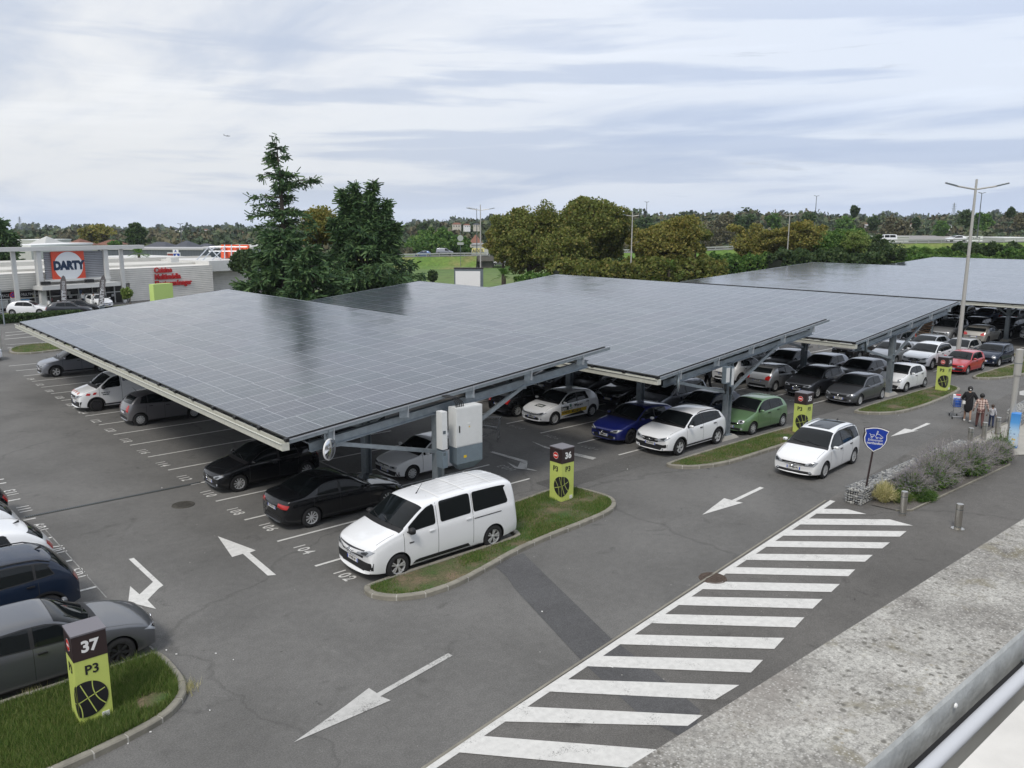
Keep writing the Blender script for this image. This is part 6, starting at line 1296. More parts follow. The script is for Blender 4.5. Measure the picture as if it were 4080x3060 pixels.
p3_ = gp(3947, 1702); w3 = person(p3_, away, 1.08, 'small child in a navy and white chequered shirt beside the coat', top=M_pl2, legs=M_nvy, step=.12, arms=((.02, .12), (.0, .05)), skin=M_skin2, hair=mat('hair_brown', (.05, .03, .02), .6))
def at_z(px_, py_): return gp(px_, py_)
pk = gp(3195, 1465); person(Vector((39.9, .0, 0)) * 0 + gp(3205, 1460), R(60), 1.68, 'person dressed in black holding up a phone behind the parked cars', top=M_blk, legs=M_blk, arms=((.35, .0), (.3, .0)), skin=M_skin2, hairlen=1)
pt_ = gp(2818, 1562); pm_ = person(pt_, away + R(60), 1.75, 'person in a black waistcoat and white sleeves pushing a trolley', top=M_blk, legs=M_blk, arms=((.42, .0), (.42, .0)))
for (px_, py_, lab, tp_, lg) in ((334, 1222, 'slim figure in white at the shop doors, left of the other', M_wh, M_nvy), (376, 1226, 'person in a white shirt with a shoulder bag by the shop doors', M_wh, M_wh), (75, 1228, 'shaded figure behind the shop window', M_brn, M_ink)):
    person(gp(px_, py_), R(200), 1.7, lab, top=tp_, legs=lg)

# ------------------------------------------------------------------ shopping trolleys
M_wire = mat('trolley_wire', (.45, .46, .48), .3, .9); M_tblue = mat('bag_blue', (.02, .12, .55), .5); M_tred = mat('bag_red', (.6, .04, .03), .5)
def trolley_meshes():
    a = MB(); top_ = [(-.25, -.45, .98), (.25, -.45, .98), (.22, .42, .95), (-.22, .42, .95)]; bot = [(-.20, -.38, .52), (.20, -.38, .52), (.17, .38, .60), (-.17, .38, .60)]
    for q in (top_, bot):
        for i in range(4): a.tube([q[i], q[(i + 1) % 4]], .009, M_wire, 5)
    for i in range(4):
        for j in range(7):
            u = j / 7; p_ = Vector(top_[i]).lerp(Vector(top_[(i + 1) % 4]), u); q_ = Vector(bot[i]).lerp(Vector(bot[(i + 1) % 4]), u); a.tube([p_, q_], .004, M_wire, 4, cap=False)
    for f in (.3, .6):
        q = [Vector(top_[i]).lerp(Vector(bot[i]), f) for i in range(4)]
        for i in range(4): a.tube([q[i], q[(i + 1) % 4]], .004, M_wire, 4, cap=False)
    for j in range(1, 6): u = j / 6; a.tube([Vector(bot[0]).lerp(Vector(bot[1]), u), Vector(bot[3]).lerp(Vector(bot[2]), u)], .004, M_wire, 4, cap=False)
    b = MB()
    for s in (-1, 1): b.tube([(s * .22, -.48, 1.02), (s * .21, -.42, .5), (s * .24, -.40, .12)], .012, M_wire, 6); b.tube([(s * .21, -.42, .45), (s * .20, .1, .22), (s * .17, .42, .14)], .012, M_wire, 6)
    b.tube([(-.24, -.4, .14), (.24, -.4, .14)], .012, M_wire, 6)
    hnd = MB(); hnd.tube([(-.25, -.52, 1.03), (.25, -.52, 1.03)], .018, M_black, 8)
    w_ = MB()
    for x, y in ((-.24, -.4), (.24, -.4), (-.17, .42), (.17, .42)): w_.lathe([(.06, -.015), (.06, .015)], M_rub, 12, axis='z'); w_.v[-24:] = [(x + .0 + v[2], y + v[0], .06 + v[1]) for v in w_.v[-24:]]
    return a.mesh('basket'), b.mesh('frame'), hnd.mesh('handle'), w_.mesh('castors')
TM = trolley_meshes()
def trolley(p, rz, label, group=None):
    r_ = empty('shopping_trolley', tuple(p), rz, label, 'shopping trolley', group)
    for n_, m_ in zip(('basket', 'frame', 'handle', 'castors'), TM): link(n_, m_, r_)
    return r_
fw = Vector((-math.sin(away), math.cos(away), 0)); rt_ = Vector((math.cos(away), math.sin(away), 0))
trolley(p1 + fw * .75 - rt_ * .42, away + R(8), 'loaded shopping trolley pushed by the woman in black')
tb = p1 + fw * .75 - rt_ * .42
mb = MB(); mb.prism([(-.17, -.3), (.16, -.28), (.14, .0), (-.15, .02)], .6, .98, M_tblue); o = mb.build('shopping_bag', label='blue shopping bag in the trolley of the woman in black', cat='bag'); o.location = tb; o.rotation_euler = (0, 0, away)
mb = MB(); mb.prism([(-.18, .04), (.15, .03), (.12, .32), (-.15, .33)], .62, 1.12, M_wh); mb.box((.05, .1, 1.13), (.2, .18, .05), M_tred); o = mb.build('shopping_bag', label='white and red shopping bag at the front of the same trolley', cat='bag'); o.location = tb; o.rotation_euler = (0, 0, away)
fp = Vector((-math.sin(away + R(60)), math.cos(away + R(60)), 0)); trolley(pt_ + fp * .85, away + R(60), 'shopping trolley held by the person in the black waistcoat')
trolley(gp(1950, 1752), R(40), 'lone shopping trolley behind the electrical cabinet')
a_, b_ = gp(3040, 1408), gp(3215, 1386); nT = 22
for i in range(nT): trolley(a_.lerp(b_, i / (nT - 1)), math.atan2((b_ - a_).y, (b_ - a_).x) - R(90), 'nested trolley in the long trolley line under the third canopy', 'trolleys nested in the shelter line')
r_ = empty('trolley_shelter', tuple(a_), math.atan2((b_ - a_).y, (b_ - a_).x), 'low trolley shelter with rails and an orange notice', 'shelter'); Lt = (b_ - a_).length
mb = MB()
for y in (-.5, .5): mb.tube([(-.5, y, 0), (-.5, y, 1.2), (Lt + .8, y, 1.2), (Lt + .8, y, 0)], .03, M_galv, 8)
mb.build('rail', r_); mb = MB(); mb.box((.2, .55, 1.9), (1.6, .03, .5), M_white); mb.box((.2, .53, 1.9), (1.4, .012, .3), mat('notice_orange', (.5, .2, .1), .5)); mb.tube([(-.4, .55, 0), (-.4, .55, 2.1)], .03, M_galv, 8); mb.build('notice', r_)
# wooden slatted screen with bicycles behind
r_ = empty('wooden_screen', (59.4, -1.4, 0), R(90), 'weathered wooden slatted screen with concrete pillar beyond the open row', 'screen'); M_wood = leafmat('weathered_wood', [(.05, .03, .02), (.10, .065, .04), (.16, .11, .075)], rough=.9, trans=0)
mb = MB()
for j in range(17):
    for i in range(7):
        z = .15 + j * .155 + rnd.uniform(-.02, .02); x = i * 1.15; mb.box((x + .55, rnd.uniform(-.12, .12), z), (1.25, .03, .075), M_wood, rz=rnd.uniform(-.10, .10))
mb.build('slats', r_); mb = MB()
for i in range(8): mb.box((i * 1.15, 0, 1.35), (.1, .14, 2.7), M_galvd)
mb.box((2.6, -.25, 1.3), (.9, .3, 2.6), M_conc); mb.build('posts', r_)
def bicycle(p, rz, m, label, nm='bicycle', cat='bicycle'):
    r_ = empty(nm, tuple(p), rz, label, cat); 
    for x in (0, 1.05):
        w_ = MB(); w_.tube([(x + .33 * math.cos(a), 0, .34 + .33 * math.sin(a)) for a in np.linspace(0, 2 * math.pi, 25)], .02, M_rub, 6, cap=False); w_.build('wheel', r_)
    f = MB(); f.tube([(0, 0, .34), (.15, 0, .85), (.2, 0, .98)], .02, m, 6); f.tube([(.15, 0, .8), (.7, 0, .78), (.5, 0, .32), (.15, 0, .7)], .02, m, 6); f.tube([(.7, 0, .78), (1.05, 0, .34), (.5, 0, .32)], .015, m, 6); f.build('frame', r_)
    s = MB(); s.box((.72, 0, .92), (.25, .12, .05), M_black); s.build('saddle', r_); s = MB(); s.tube([(.22, -.28, 1.0), (.2, 0, .98), (.22, .28, 1.0)], .015, M_black, 6); s.build('handlebar', r_); return r_
bicycle((58.4, .2, 0), R(75), mat('frame_grey', (.2, .2, .2), .4), 'dark bicycle leaning before the wooden screen')
bicycle((58.2, -.7, 0), R(80), M_sred, 'red scooter-like bicycle beside the concrete pillar', 'bicycle')
# ------------------------------------------------------------------ the shop
f0, f1 = gp(0, 1243), gp(520, 1201); fd = (f1 - f0).normalized(); fn = Vector((fd.y, -fd.x, 0)); fang = math.atan2(fd.y, fd.x)
def W_(px_, py_, off=0.0):
    """pixel -> (s, z) on the facade plane"""
    o = f0 + fn * off; d = ray(px_, py_); t_ = (o - CAMP).dot(fn) / d.dot(fn); q = CAMP + d * t_ - o; return q.dot(fd), q.z
shop = empty('electrical_shop', tuple(f0), fang, 'long pale electrical goods shop with round red and white sign', 'shop'); shop['category'] = 'building'
def corrug(name, c1, c2, per=.2, depth=.35, axis=2):
    m, t, b = nodes(name); g = N(t, 'ShaderNodeTexCoord'); s3 = N(t, 'ShaderNodeSeparateXYZ'); Lk(t, g.outputs['Object'], s3.inputs[0]); f = math_(t, 'FRACT', math_(t, 'DIVIDE', s3.outputs[axis], per))
    c = mixc(t, ramp(t, f, [(0.0, 1.0), (0.12, 0.0), (0.9, 0.0), (1.0, 1.0)], 'LINEAR'), c1, c2); c = mixc(t, 1, c, ramp(t, tnoise(t, g.outputs['Object'], .8, 5), [(0.3, .9), (0.7, 1.06)], 'LINEAR'), 'MULTIPLY'); Lk(t, c, b.inputs['Base Color']); b.inputs['Roughness'].default_value = .5
    w_ = math_(t, 'SINE', math_(t, 'MULTIPLY', f, 6.283)); bp = N(t, 'ShaderNodeBump', i={'Strength': depth, 'Distance': .04}); Lk(t, w_, bp.inputs['Height']); Lk(t, bp.outputs[0], b.inputs['Normal']); return m
M_clad = corrug('shop_cladding', (.70, .68, .63), (.48, .47, .44), .24, .2); M_louv = corrug('grey_louvre', (.26, .27, .29), (.07, .07, .08), .20, .6); M_fr = mat('shop_frame', (.60, .60, .58), .5, var=.04); M_roofw = mat('roof_membrane', (.55, .54, .50), .8, var=.12, vscale=.4); M_shopg = mat('shop_glass', (.018, .017, .018), .12)
sL, zT = W_(0, 1070)[0] - 6, W_(200, 1072)[1]; sR = W_(845, 1055)[0]; zW0 = W_(100, 1152)[1]; zRoof = W_(700, 1058)[1]
sE = sR + (sR - W_(760, 1050)[0]) * 2.6
def fbox(mb, s0, s1, z0, z1, y0, y1, m): mb.box(((s0 + s1) / 2, (y0 + y1) / 2, (z0 + z1) / 2), (s1 - s0, abs(y1 - y0), z1 - z0), m)   # y<0 is towards the camera
sD0, sD1 = W_(140, 1000)[0], W_(405, 1000)[0]; sWr = W_(520, 1160)[0]
zC = W_(700, 1062)[1]; Dp = 28
mb = MB(); fbox(mb, sL, sR, zW0, zC, 0, Dp, M_clad); fbox(mb, sWr, sR, 0, zW0 - .002, .002, Dp, M_clad); fbox(mb, sR + .002, sE, W_(900, 1080)[1], zC + .5, .6, Dp, M_fr); fbox(mb, sR + .002, sE, 0, W_(900, 1080)[1] - .01, 3.0, Dp, M_clad); mb.build('wall', shop)
mb = MB(); fbox(mb, sL, sR, zC + .004, zC + .25, 3.5, Dp, M_roofw); fbox(mb, sL, sE - .1, zC + .3, zC + .75, 11, 11.4, M_roofw); fbox(mb, sL + 30, sL + 31.2, zC + .25, zC + .9, 5, 6, M_fr); mb.build('roof', shop)
mb = MB(); fbox(mb, sL, sWr, 0, zW0 - .004, .5, 1.0, M_shopg); mb.build('shopfront_glazing', shop)
mb = MB(); fbox(mb, sL, sWr + .15, zW0 - .2, zW0 - .05, .3, .5, M_fr)
zh = zW0 - 1.0
for px_ in (88, 150, 210, 262, 325, 380, 430, 468, 520): s_ = W_(px_, 1200)[0]; fbox(mb, s_ - .05, s_ + .05, 0, zW0 - .2, .38, .48, M_fr)
fbox(mb, sL, sWr, zh - .05, zh + .05, .39, .47, M_fr); mb.build('glazing_frame', shop)
# posters and displays behind the glass
mb = MB(); rp = random.Random(3)
for px_, w_, h_, cl in ((10, 1.6, 2.3, (.5, .5, .48)), (105, 1.2, 2.6, (.15, .35, .6)), (175, 1.5, 2.4, (.35, .36, .36)), (348, 1.8, 2.2, (.35, .34, .32)), (420, .9, 2.3, (.5, .5, .5)), (300, .5, .5, (.6, .6, .6)), (315, .5, .5, (.6, .6, .6)), (232, .6, .3, (.6, .6, .6)), (130, .5, .8, (.4, .4, .42)), (70, .4, .6, (.5, .4, .4))):
    s_ = W_(px_, 1200)[0]; z0 = .3 if h_ > 1 else 1.2; fbox(mb, s_ - w_ / 2, s_ + w_ / 2, z0, min(z0 + h_, zh - .1), .44, .49, mat('poster_%d' % px_, cl, .6, var=.35, vscale=3.5))
for i in range(26): s_ = sL + 3 + rp.uniform(0, 16); z0 = rp.uniform(.2, 1.4); fbox(mb, s_, s_ + rp.uniform(.2, .5), z0, z0 + rp.uniform(.2, .5), .46, .492, mat('goods_%d' % (i % 5), [(.5, .5, .5), (.3, .1, .1), (.1, .15, .3), (.4, .35, .2), (.6, .6, .58)][i % 5], .6))
mb.build('window_display', shop)
mb = MB(); Fm = Matrix.Rotation(R(90), 4, 'X')
addtext(mb, 'IMAGE · SON · MULTIMEDIA', .42, mat('letter_white', (.6, .6, .6), .6), Matrix.Translation((W_(85, 1158)[0], .36, zW0 - .62)) @ Fm, sx=.8); mb.build('fascia_lettering', shop)
# white portal frame
def pcol(mb, px_, ytop, wd=.42, y=-1.0): s_ = W_(px_, 1100)[0]; fbox(mb, s_ - wd / 2, s_ + wd / 2, 0, W_(px_, ytop)[1], y, y + .25, M_fr); return s_
zB1, zB0 = W_(270, 983, 1.0)[1], W_(270, 993, 1.0)[1]
mb = MB()
for px_ in (43, 472): pcol(mb, px_, 985)
for px_ in (137, 403):
    s_ = W_(px_, 1100)[0]; fbox(mb, s_ - .25, s_ + .25, W_(270, 1140)[1], zB1 - .01, -1.35, -.75, M_fr)
s_ = W_(150, 1180)[0]; fbox(mb, s_ - .3, s_ + .3, 0, W_(270, 1150)[1], -1.3, -.8, M_fr)
fbox(mb, sL, W_(545, 985)[0], zB0 - .1, zB1 + .05, -1.5, -.6, M_fr); mb.build('portal_frame', shop)
zc0, zc1 = W_(270, 1149, 1.5)[1], W_(270, 1133, 1.5)[1]
mb = MB(); fbox(mb, sD0 - .9, sD1 + .5, zc0, zc1, -2.4, -.4, M_fr); fbox(mb, sD0, sD1, zc1 + .35, zc1 + .6, -1.4, -1.0, M_fr); mb.build('door_canopy', shop)
zp0, zp1 = W_(270, 1122, 1.0)[1], zB0 - .25
mb = MB(); fbox(mb, sD0 + .3, sD1 - .3, zp0, zp1, -1.1, -.95, M_louv); mb.build('louvre_panel', shop)
sg0, sg1 = W_(206, 1060, 1.2)[0], W_(336, 1060, 1.2)[0]; zg0, zg1 = W_(270, 1118, 1.2)[1], W_(270, 1001, 1.2)[1]; M_dr_ = mat('shop_sign_red', (.62, .075, .035), .45); M_dn = mat('sign_navy', (.012, .03, .07), .5)
mb = MB(); fbox(mb, sg0, sg1, zg0, zg1, -1.30, -1.12, M_dr_); sc_g, zc_g = (sg0 + sg1) / 2, (zg0 + zg1) / 2; rg = min(sg1 - sg0, zg1 - zg0) * .485
mb.add([(sc_g + rg * 1.03 * math.cos(a), -1.31, zc_g + rg * math.sin(a)) for a in np.linspace(0, 2 * math.pi, 57)[:-1]], [tuple(range(56))], mat('sign_white', (.70, .72, .74), .5))
addtext(mb, 'DARTY', rg * .78, M_dn, Matrix.Translation((sc_g, -1.32, zc_g + rg * .02)) @ Fm, bold=.06 * rg, sx=.86); mb.build('sign', shop)
mb = MB()
for px_, bd in ((178, ''), (353, '')): s_ = W_(px_, 1129, 1.5)[0]; fbox(mb, s_ - .45, s_ + .45, zc1 + .1, zc1 + .45, -1.9, -1.5, M_black)
mb.build('floodlight', shop)
mb = MB(); M_rl = mat('letters_red', (.50, .02, .02), .45)
for body, px_, py_ in (('Cuisine', 612, 1078), ('Multimédia', 614, 1105), ('Electroménager', 615, 1132)):
    s_, z_ = W_(px_, py_); addtext(mb, body, .92, M_rl, Matrix.Translation((s_, -.12, z_)) @ Fm, bold=.03, align='LEFT', extrude=.06, sx=.90)
mb.build('wall_lettering', shop)
# rooftop rack and red letters seen from behind
def P3(px_, py_, D): return at(px_, py_, D)
Dr = (f0 + fd * sR + fn * -3 - CAMP).dot(FV)
r_ = empty('rooftop_sign', tuple(Vector((0, 0, 0))), label='red rooftop sign letters seen from behind on a lattice rack', cat='sign')
mb = MB(); rr_ = [P3(880, 975, Dr + 6), P3(990, 975, Dr + 6), P3(990, 1028, Dr + 6), P3(880, 1028, Dr + 6)]
mb.add(rr_ + [q + FV * .5 for q in rr_], [(0, 3, 2, 1), (4, 5, 6, 7), (0, 1, 5, 4), (1, 2, 6, 5), (2, 3, 7, 6), (3, 0, 4, 7)], mat('sign_orange', (.72, .10, .03), .5)); mb.build('letter_panel', r_)
mb = MB()
for i, (a, b_) in enumerate((((895, 980), (905, 1026)), ((925, 990), (925, 1028)), ((945, 980), (945, 1022)), ((965, 990), (972, 1028)))): mb.bar(P3(*a, Dr + 5.6), P3(*b_, Dr + 5.6), .25, .1, mat('sign_orange_dark', (.35, .04, .015), .6))
mb.build('letter_ribs', r_)
mb = MB()
for px_ in (895, 922, 955): mb.tube([P3(px_, 975, Dr + 4), P3(px_, 1042, Dr + 4)], .09, M_alu, 6)
for py_ in (984, 1001): mb.tube([P3(832, py_, Dr + 4), P3(985, py_, Dr + 4)], .06, M_alu, 6)
for a, b_ in (((832, 984), (775, 1045)), ((857, 984), (800, 1045)), ((897, 984), (838, 1043)), ((832, 984), (880, 1035)), ((960, 1020), (985, 1066)), ((885, 1047), (905, 1067))): mb.tube([P3(*a, Dr + 3), P3(*b_, Dr + 1)], .07, M_alu, 6)
mb.build('lattice_rack', r_)
# feather flags, bollards, sign board, hedge in front of the shop
M_flag = mat('flag_grey', (.19, .17, .165), .8, var=.05)
for px_, py_, tt_, lean, lab in ((256, 1243, 1098, .06, 'grey feather flag left of the shop doors'), (402, 1230, 1096, .16, 'grey feather flag right of the shop doors'), (898, 1150, 1072, -.03, 'dark feather flag by the shop side door')):
    p = gp(px_, py_); H_ = zat(p.x, p.y, tt_); r_ = empty('feather_flag', tuple(p), fang, lab, 'flag', 'feather flags before the shop'); r_.rotation_euler = (0, lean, fang)
    mb = MB(); mb.tube([(-.3, 0, 0), (-.3, 0, H_ * .8), (0.05, 0, H_)], .02, M_black, 6); mb.box((0, 0, .15), (.5, .5, .3), M_galvd); mb.build('pole', r_)
    mb = MB(); pl = [(-.28, .10), (.1, .16), (.32, .22), (.34, .6), (.34, .86), (.22, .97), (.05, 1.0), (-.12, .97), (-.28, .85)]; fl_ = [(x, -.015, z * H_) for x, z in pl]; fb = [(x, .015, z * H_) for x, z in pl]; n = len(pl); mb.add(fl_ + fb, [tuple(range(n)), tuple(range(2 * n - 1, n - 1, -1))] + [(i, n + i, n + (i + 1) % n, (i + 1) % n) for i in range(n)], M_flag if 'dark' not in lab else M_tot); mb.build('cloth', r_)
    mb = MB(); addtext(mb, 'DARTY', .62, M_white, Matrix.Translation((.03, -.02, H_ * .36)) @ Matrix.Rotation(R(-90), 4, 'Y') @ Fm, bold=.02, align='CENTER', sx=.9); addtext(mb, 'CUISINES', .40, M_white, Matrix.Translation((.03, -.02, H_ * .66)) @ Matrix.Rotation(R(-90), 4, 'Y') @ Fm, sx=.9); mb.build('lettering', r_)
for i, (px_, py_) in enumerate(((103, 1238), (198, 1232), (235, 1230), (273, 1226), (320, 1221), (366, 1228))):
    p = gp(px_, py_); mb = MB(); mb.lathe([(.14, 0), (.14, .85), (.10, .93), (.001, .95)], M_white, 14); o = mb.build('white_bollard', smooth=True, label='white bollard before the shop front, %s from the left' % ('first', 'second', 'third', 'fourth', 'fifth', 'sixth')[i], cat='bollard', group='white bollards before the shop'); o.location = p
p = gp(57, 1238); r_ = empty('no_stopping_sign', tuple(p), fang, 'round no-stopping sign on a board against the shop column', 'sign'); mb = MB(); mb.box((0, 0, .8), (.5, .1, 1.6), M_white); mb.build('board', r_); mb = MB(); mb.lathe([(.001, -.06), (.33, -.06)], M_sred, 24, axis='y', c=(0, 0, 1.7)); mb.lathe([(.001, -.064), (.25, -.064)], M_sblue, 24, axis='y', c=(0, 0, 1.7)); mb.bar((-.2, -.068, 1.9), (.2, -.068, 1.5), .01, .06, M_sred); mb.bar((.2, -.068, 1.9), (-.2, -.068, 1.5), .01, .06, M_sred); mb.build('disc', r_)
# lime box sign above the canopy
p = at(645, 1190, 62); r_ = empty('lime_box_sign', (p.x, p.y, 0), R(20), 'plain lime green box sign rising above the canopy before the shop', 'sign'); zt_ = zat(p.x, p.y, 1130)
mb = MB(); mb.box((0, 0, zt_ - 1.25), (1.7, .5, 2.5), mat('lime_pale', (.50, .66, .20), .5)); mb.build('panel', r_); mb = MB(); mb.box((0, 0, (zt_ - 2.5) / 2), (1.2, .3, zt_ - 2.5), mat('lime_pale', (0, 0, 0))); mb.build('leg', r_)

# ------------------------------------------------------------------ other buildings beyond
def block(px0, px1, ytop, ybot, D, depth, m, label, roofm=None, extra=None, gable=0.0, rot=0.0):
    a, b_ = at(px0, ybot, D), at(px1, ybot, D); z0 = min(a.z, b_.z) - 3; c = (a + b_) / 2; w_ = (b_ - a).length; h = zat(c.x, c.y, ytop); ang = math.atan2((b_ - a).y, (b_ - a).x) + rot
    r_ = empty('building', (c.x, c.y, z0), ang, label, 'building'); H_ = h - z0
    mb = MB(); mb.box((0, depth / 2, H_ / 2), (w_, depth, H_), m); mb.build('wall', r_)
    mb = MB()
    if gable: mb.add([(-w_ / 2 - .4, -.4, H_), (w_ / 2 + .4, -.4, H_), (w_ / 2 + .4, depth + .4, H_), (-w_ / 2 - .4, depth + .4, H_), (-w_ / 2 + min(gable * 1.1, w_ / 2 - .05), depth / 2, H_ + gable), (w_ / 2 - min(gable * 1.1, w_ / 2 - .05), depth / 2, H_ + gable)], [(0, 1, 5, 4), (2, 3, 4, 5), (1, 2, 5), (3, 0, 4), (3, 2, 1, 0)], roofm)
    else: mb.box((0, depth / 2, H_ + .15), (w_ + .3, depth + .3, .3), roofm or M_roofw)
    mb.build('roof', r_); return r_, w_, H_
M_dgb = corrug('dark_cladding', (.11, .125, .145), (.08, .09, .10), .5, .2, 0); M_lg = mat('light_wall', (.50, .50, .48), .7, var=.06); M_slate = mat('slate_roof', (.06, .065, .08), .7, var=.15, vscale=2); M_tile = mat('clay_tiles', (.19, .085, .055), .85, var=.2, vscale=2); M_cream = mat('cream_render', (.52, .49, .42), .8, var=.06)
r_, w_, H_ = block(395, 812, 996, 1060, 150, 10, M_dgb, 'low dark grey retail hall with pale roof edge behind the shop', mat('grey_roof4', (.40, .40, .40), .8))
for nm_, px_, cl, tx in (('sign', 705, M_sblue, 'A'), ('sign', 680, mat('dull_red', (.22, .05, .04), .6), '')):
    a = at(px_, 1022, 146); mb = MB(); mb.box((0, 0, 0), (1.25 if tx else 1.1, .2, 1.4), M_white); mb.box((0, -.11, -.05), (1.1 if tx else 1.0, .03, 1.15), cl); 
    if tx: addtext(mb, tx, 1.1, M_white, Matrix.Translation((0, -.14, -.05)) @ Fm, bold=.03)
    o = mb.build('sign_board', label='blue board with white letter A beyond the shop roof' if tx else 'small dark red board beside the blue letter board', cat='sign'); o.location = a; o.rotation_euler = (0, 0, math.atan2(RV.y, RV.x))
a = at(700, 1001, 147); mb = MB(); mb.box((0, 0, 0), (1.0, .15, .6), M_white); addtext(mb, 'A', .6, M_sblue, Matrix.Translation((0, -.1, 0)) @ Fm, bold=.02); o = mb.build('sign_board', label='small white board with blue A above the blue letter board', cat='sign'); o.location = a; o.rotation_euler = (0, 0, math.atan2(RV.y, RV.x))
block(812, 1010, 990, 1045, 158, 20, mat('grey_wall', (.22, .23, .25), .7), 'grey hall behind the red rooftop letters', M_lg)
block(560, 650, 990, 1000, 240, 14, M_cream, 'dark-roofed house left of the pyramid-roofed one', M_slate, gable=1.8)
block(675, 745, 990, 1000, 240, 14, M_cream, 'house with a dark pyramid roof beyond the retail hall', M_slate, gable=2.2)
block(760, 820, 992, 1000, 250, 14, M_cream, 'low slate-roofed house right of the pyramid-roofed one', M_slate, gable=1.5)
block(0, 130, 984, 1060, 135, 20, M_lg, 'white flat hall at the far left behind the shop frame', M_white)
block(60, 180, 958, 975, 330, 20, M_lg, 'distant white shed at the left among the trees', M_white)
block(110, 175, 978, 985, 230, 12, M_cream, 'house with shallow gable behind the shop at left', M_lg, gable=2.5)
block(250, 310, 979, 985, 240, 12, M_cream, 'house with brown roof behind the shop sign', M_tile, gable=2)
block(380, 440, 976, 985, 260, 12, M_cream, 'pale low house right of the shop sign', M_tile, gable=1.5)
block(1878, 1990, 978, 1032, 225, 16, M_lg, 'pale shop with yellow boards beyond the overpass', mat('grey_roof', (.3, .3, .3), .7))
a = at(1905, 1000, 222); mb = MB(); M_yb = mat('yellow_board', (.70, .62, .25), .6); mb.box((0, 0, 0), (3.3, .2, 1.5), M_yb); addtext(mb, 'AUXEL', 1.1, M_dn, Matrix.Translation((0, -.12, 0)) @ Fm, bold=.03, sx=.9); o = mb.build('shop_board', label='yellow board with dark blue letters on the shop beyond the overpass', cat='sign'); o.location = a; o.rotation_euler = (0, 0, math.atan2(RV.y, RV.x))
for px_, w_, lab in ((1963, 2.0, 'blank yellow board right of the lettered one'), (2040, 1.8, 'yellow board half hidden behind the oak leaves')):
    a = at(px_, 998, 222); mb = MB(); mb.box((0, 0, 0), (w_, .2, 1.3), M_yb); o = mb.build('shop_board', label=lab, cat='sign'); o.location = a; o.rotation_euler = (0, 0, math.atan2(RV.y, RV.x))
block(1872, 1915, 968, 980, 300, 10, M_cream, 'house with red tiled roof beyond the overpass', M_tile, gable=3)
block(3510, 3620, 945, 965, 260, 10, M_lg, 'grey-white cabin behind the white van on the embankment', M_lg)
block(3640, 3990, 956, 975, 285, 30, M_lg, 'long pale warehouse beyond the embankment road', mat('grey_roof3', (.36, .35, .33), .8), gable=1.2)
block(3560, 3800, 955, 980, 262, 20, mat('grey_shed', (.27, .26, .25), .8), 'grey low shed behind the guard rail', mat('grey_roof2', (.25, .24, .23), .8), gable=1.2)
block(4000, 4180, 950, 975, 270, 20, M_lg, 'pale building at the right edge beyond the embankment road', M_white)
a = at(3857, 951, 258); mb = MB(); mb.box((0, 0, 0), (9.2, .2, 1.6), M_white); mb.box((-3.6, -.12, 0), (1.7, .05, 1.5), mat('logo_red', (.35, .05, .05), .6)); mb.bar((-4.2, -.17, -.1), (-3.6, -.17, .5), .03, .25, M_white); mb.bar((-3.6, -.17, .5), (-3.0, -.17, -.1), .03, .25, M_white); addtext(mb, 'RENAISSANCE', 1.25, M_ink, Matrix.Translation((.9, -.12, 0)) @ Fm, bold=.04, sx=.72); o = mb.build('shop_board', label='white board with red house logo behind the white car on the embankment', cat='sign'); o.location = a; o.rotation_euler = (0, 0, math.atan2(RV.y, RV.x))
# white billboard
a, b_ = at(1810, 1138, 100), at(1925, 1142, 100); r_ = empty('billboard', (a.x, a.y, 0), math.atan2((b_ - a).y, (b_ - a).x), 'blank white billboard with grey frame before the overpass pier', 'billboard'); w_ = (b_ - a).length; z1 = zat(a.x, a.y, 1070)
mb = MB(); mb.box((w_ / 2, .15, z1 - 1.9), (w_, .3, 3.8), M_galvd); mb.box((w_ / 2, .15, z1 + .06), (w_ + .1, .4, .12), M_tot); mb.build('frame', r_); mb = MB(); mb.box((w_ / 2 - .1, -.01, z1 - 2.0), (w_ - .5, .03, 3.4), M_white); mb.build('face', r_); mb = MB(); mb.box((w_ / 2, .15, (z1 - 3.8) / 2), (.4, .3, z1 - 3.8), M_galvd); mb.build('leg', r_)
a = at(3010, 1045, 150); mb = MB(); mb.box((0, 0, 0), (3.6, .2, 1.2), mat('teal_board', (.05, .2, .22), .5)); mb.box((-2.4, 0, .1), (.7, .25, .9), M_white); mb.box((.2, -.12, -.45), (3.2, .05, .3), M_white); o = mb.build('shop_board', label='teal and white board peeping over the far canopy edge', cat='sign'); o.location = a; o.rotation_euler = (0, 0, math.atan2(RV.y, RV.x))

# ------------------------------------------------------------------ overpass with guard rails
def oz(px_): return lerp_prof([(1400, 1030), (1800, 1022), (2150, 1018), (2800, 1000), (3500, 972), (4080, 966), (4600, 962)], px_)
def oD(px_): return lerp_prof([(1400, 196), (2150, 200), (3000, 185), (3600, 172), (4080, 166), (4600, 160)], px_)
M_emb, t, b = nodes('embankment_grass'); g = N(t, 'ShaderNodeTexCoord'); V = g.outputs['Object']
c = ramp(t, tnoise(t, V, .12, 7, .65), [(0.3, (0.08, 0.16, 0.025)), (0.5, (0.13, 0.20, 0.04)), (0.62, (0.19, 0.19, 0.065)), (0.75, (0.21, 0.15, 0.08))], 'LINEAR'); c = mixc(t, 1, c, ramp(t, tnoise(t, V, 1.5, 5), [(0.3, .7), (0.7, 1.25)], 'LINEAR'), 'MULTIPLY'); Lk(t, c, b.inputs['Base Color']); b.inputs['Roughness'].default_value = 1
em = MB(); rd = MB(); xs_ = list(range(1200, 4701, 50)); prev = None
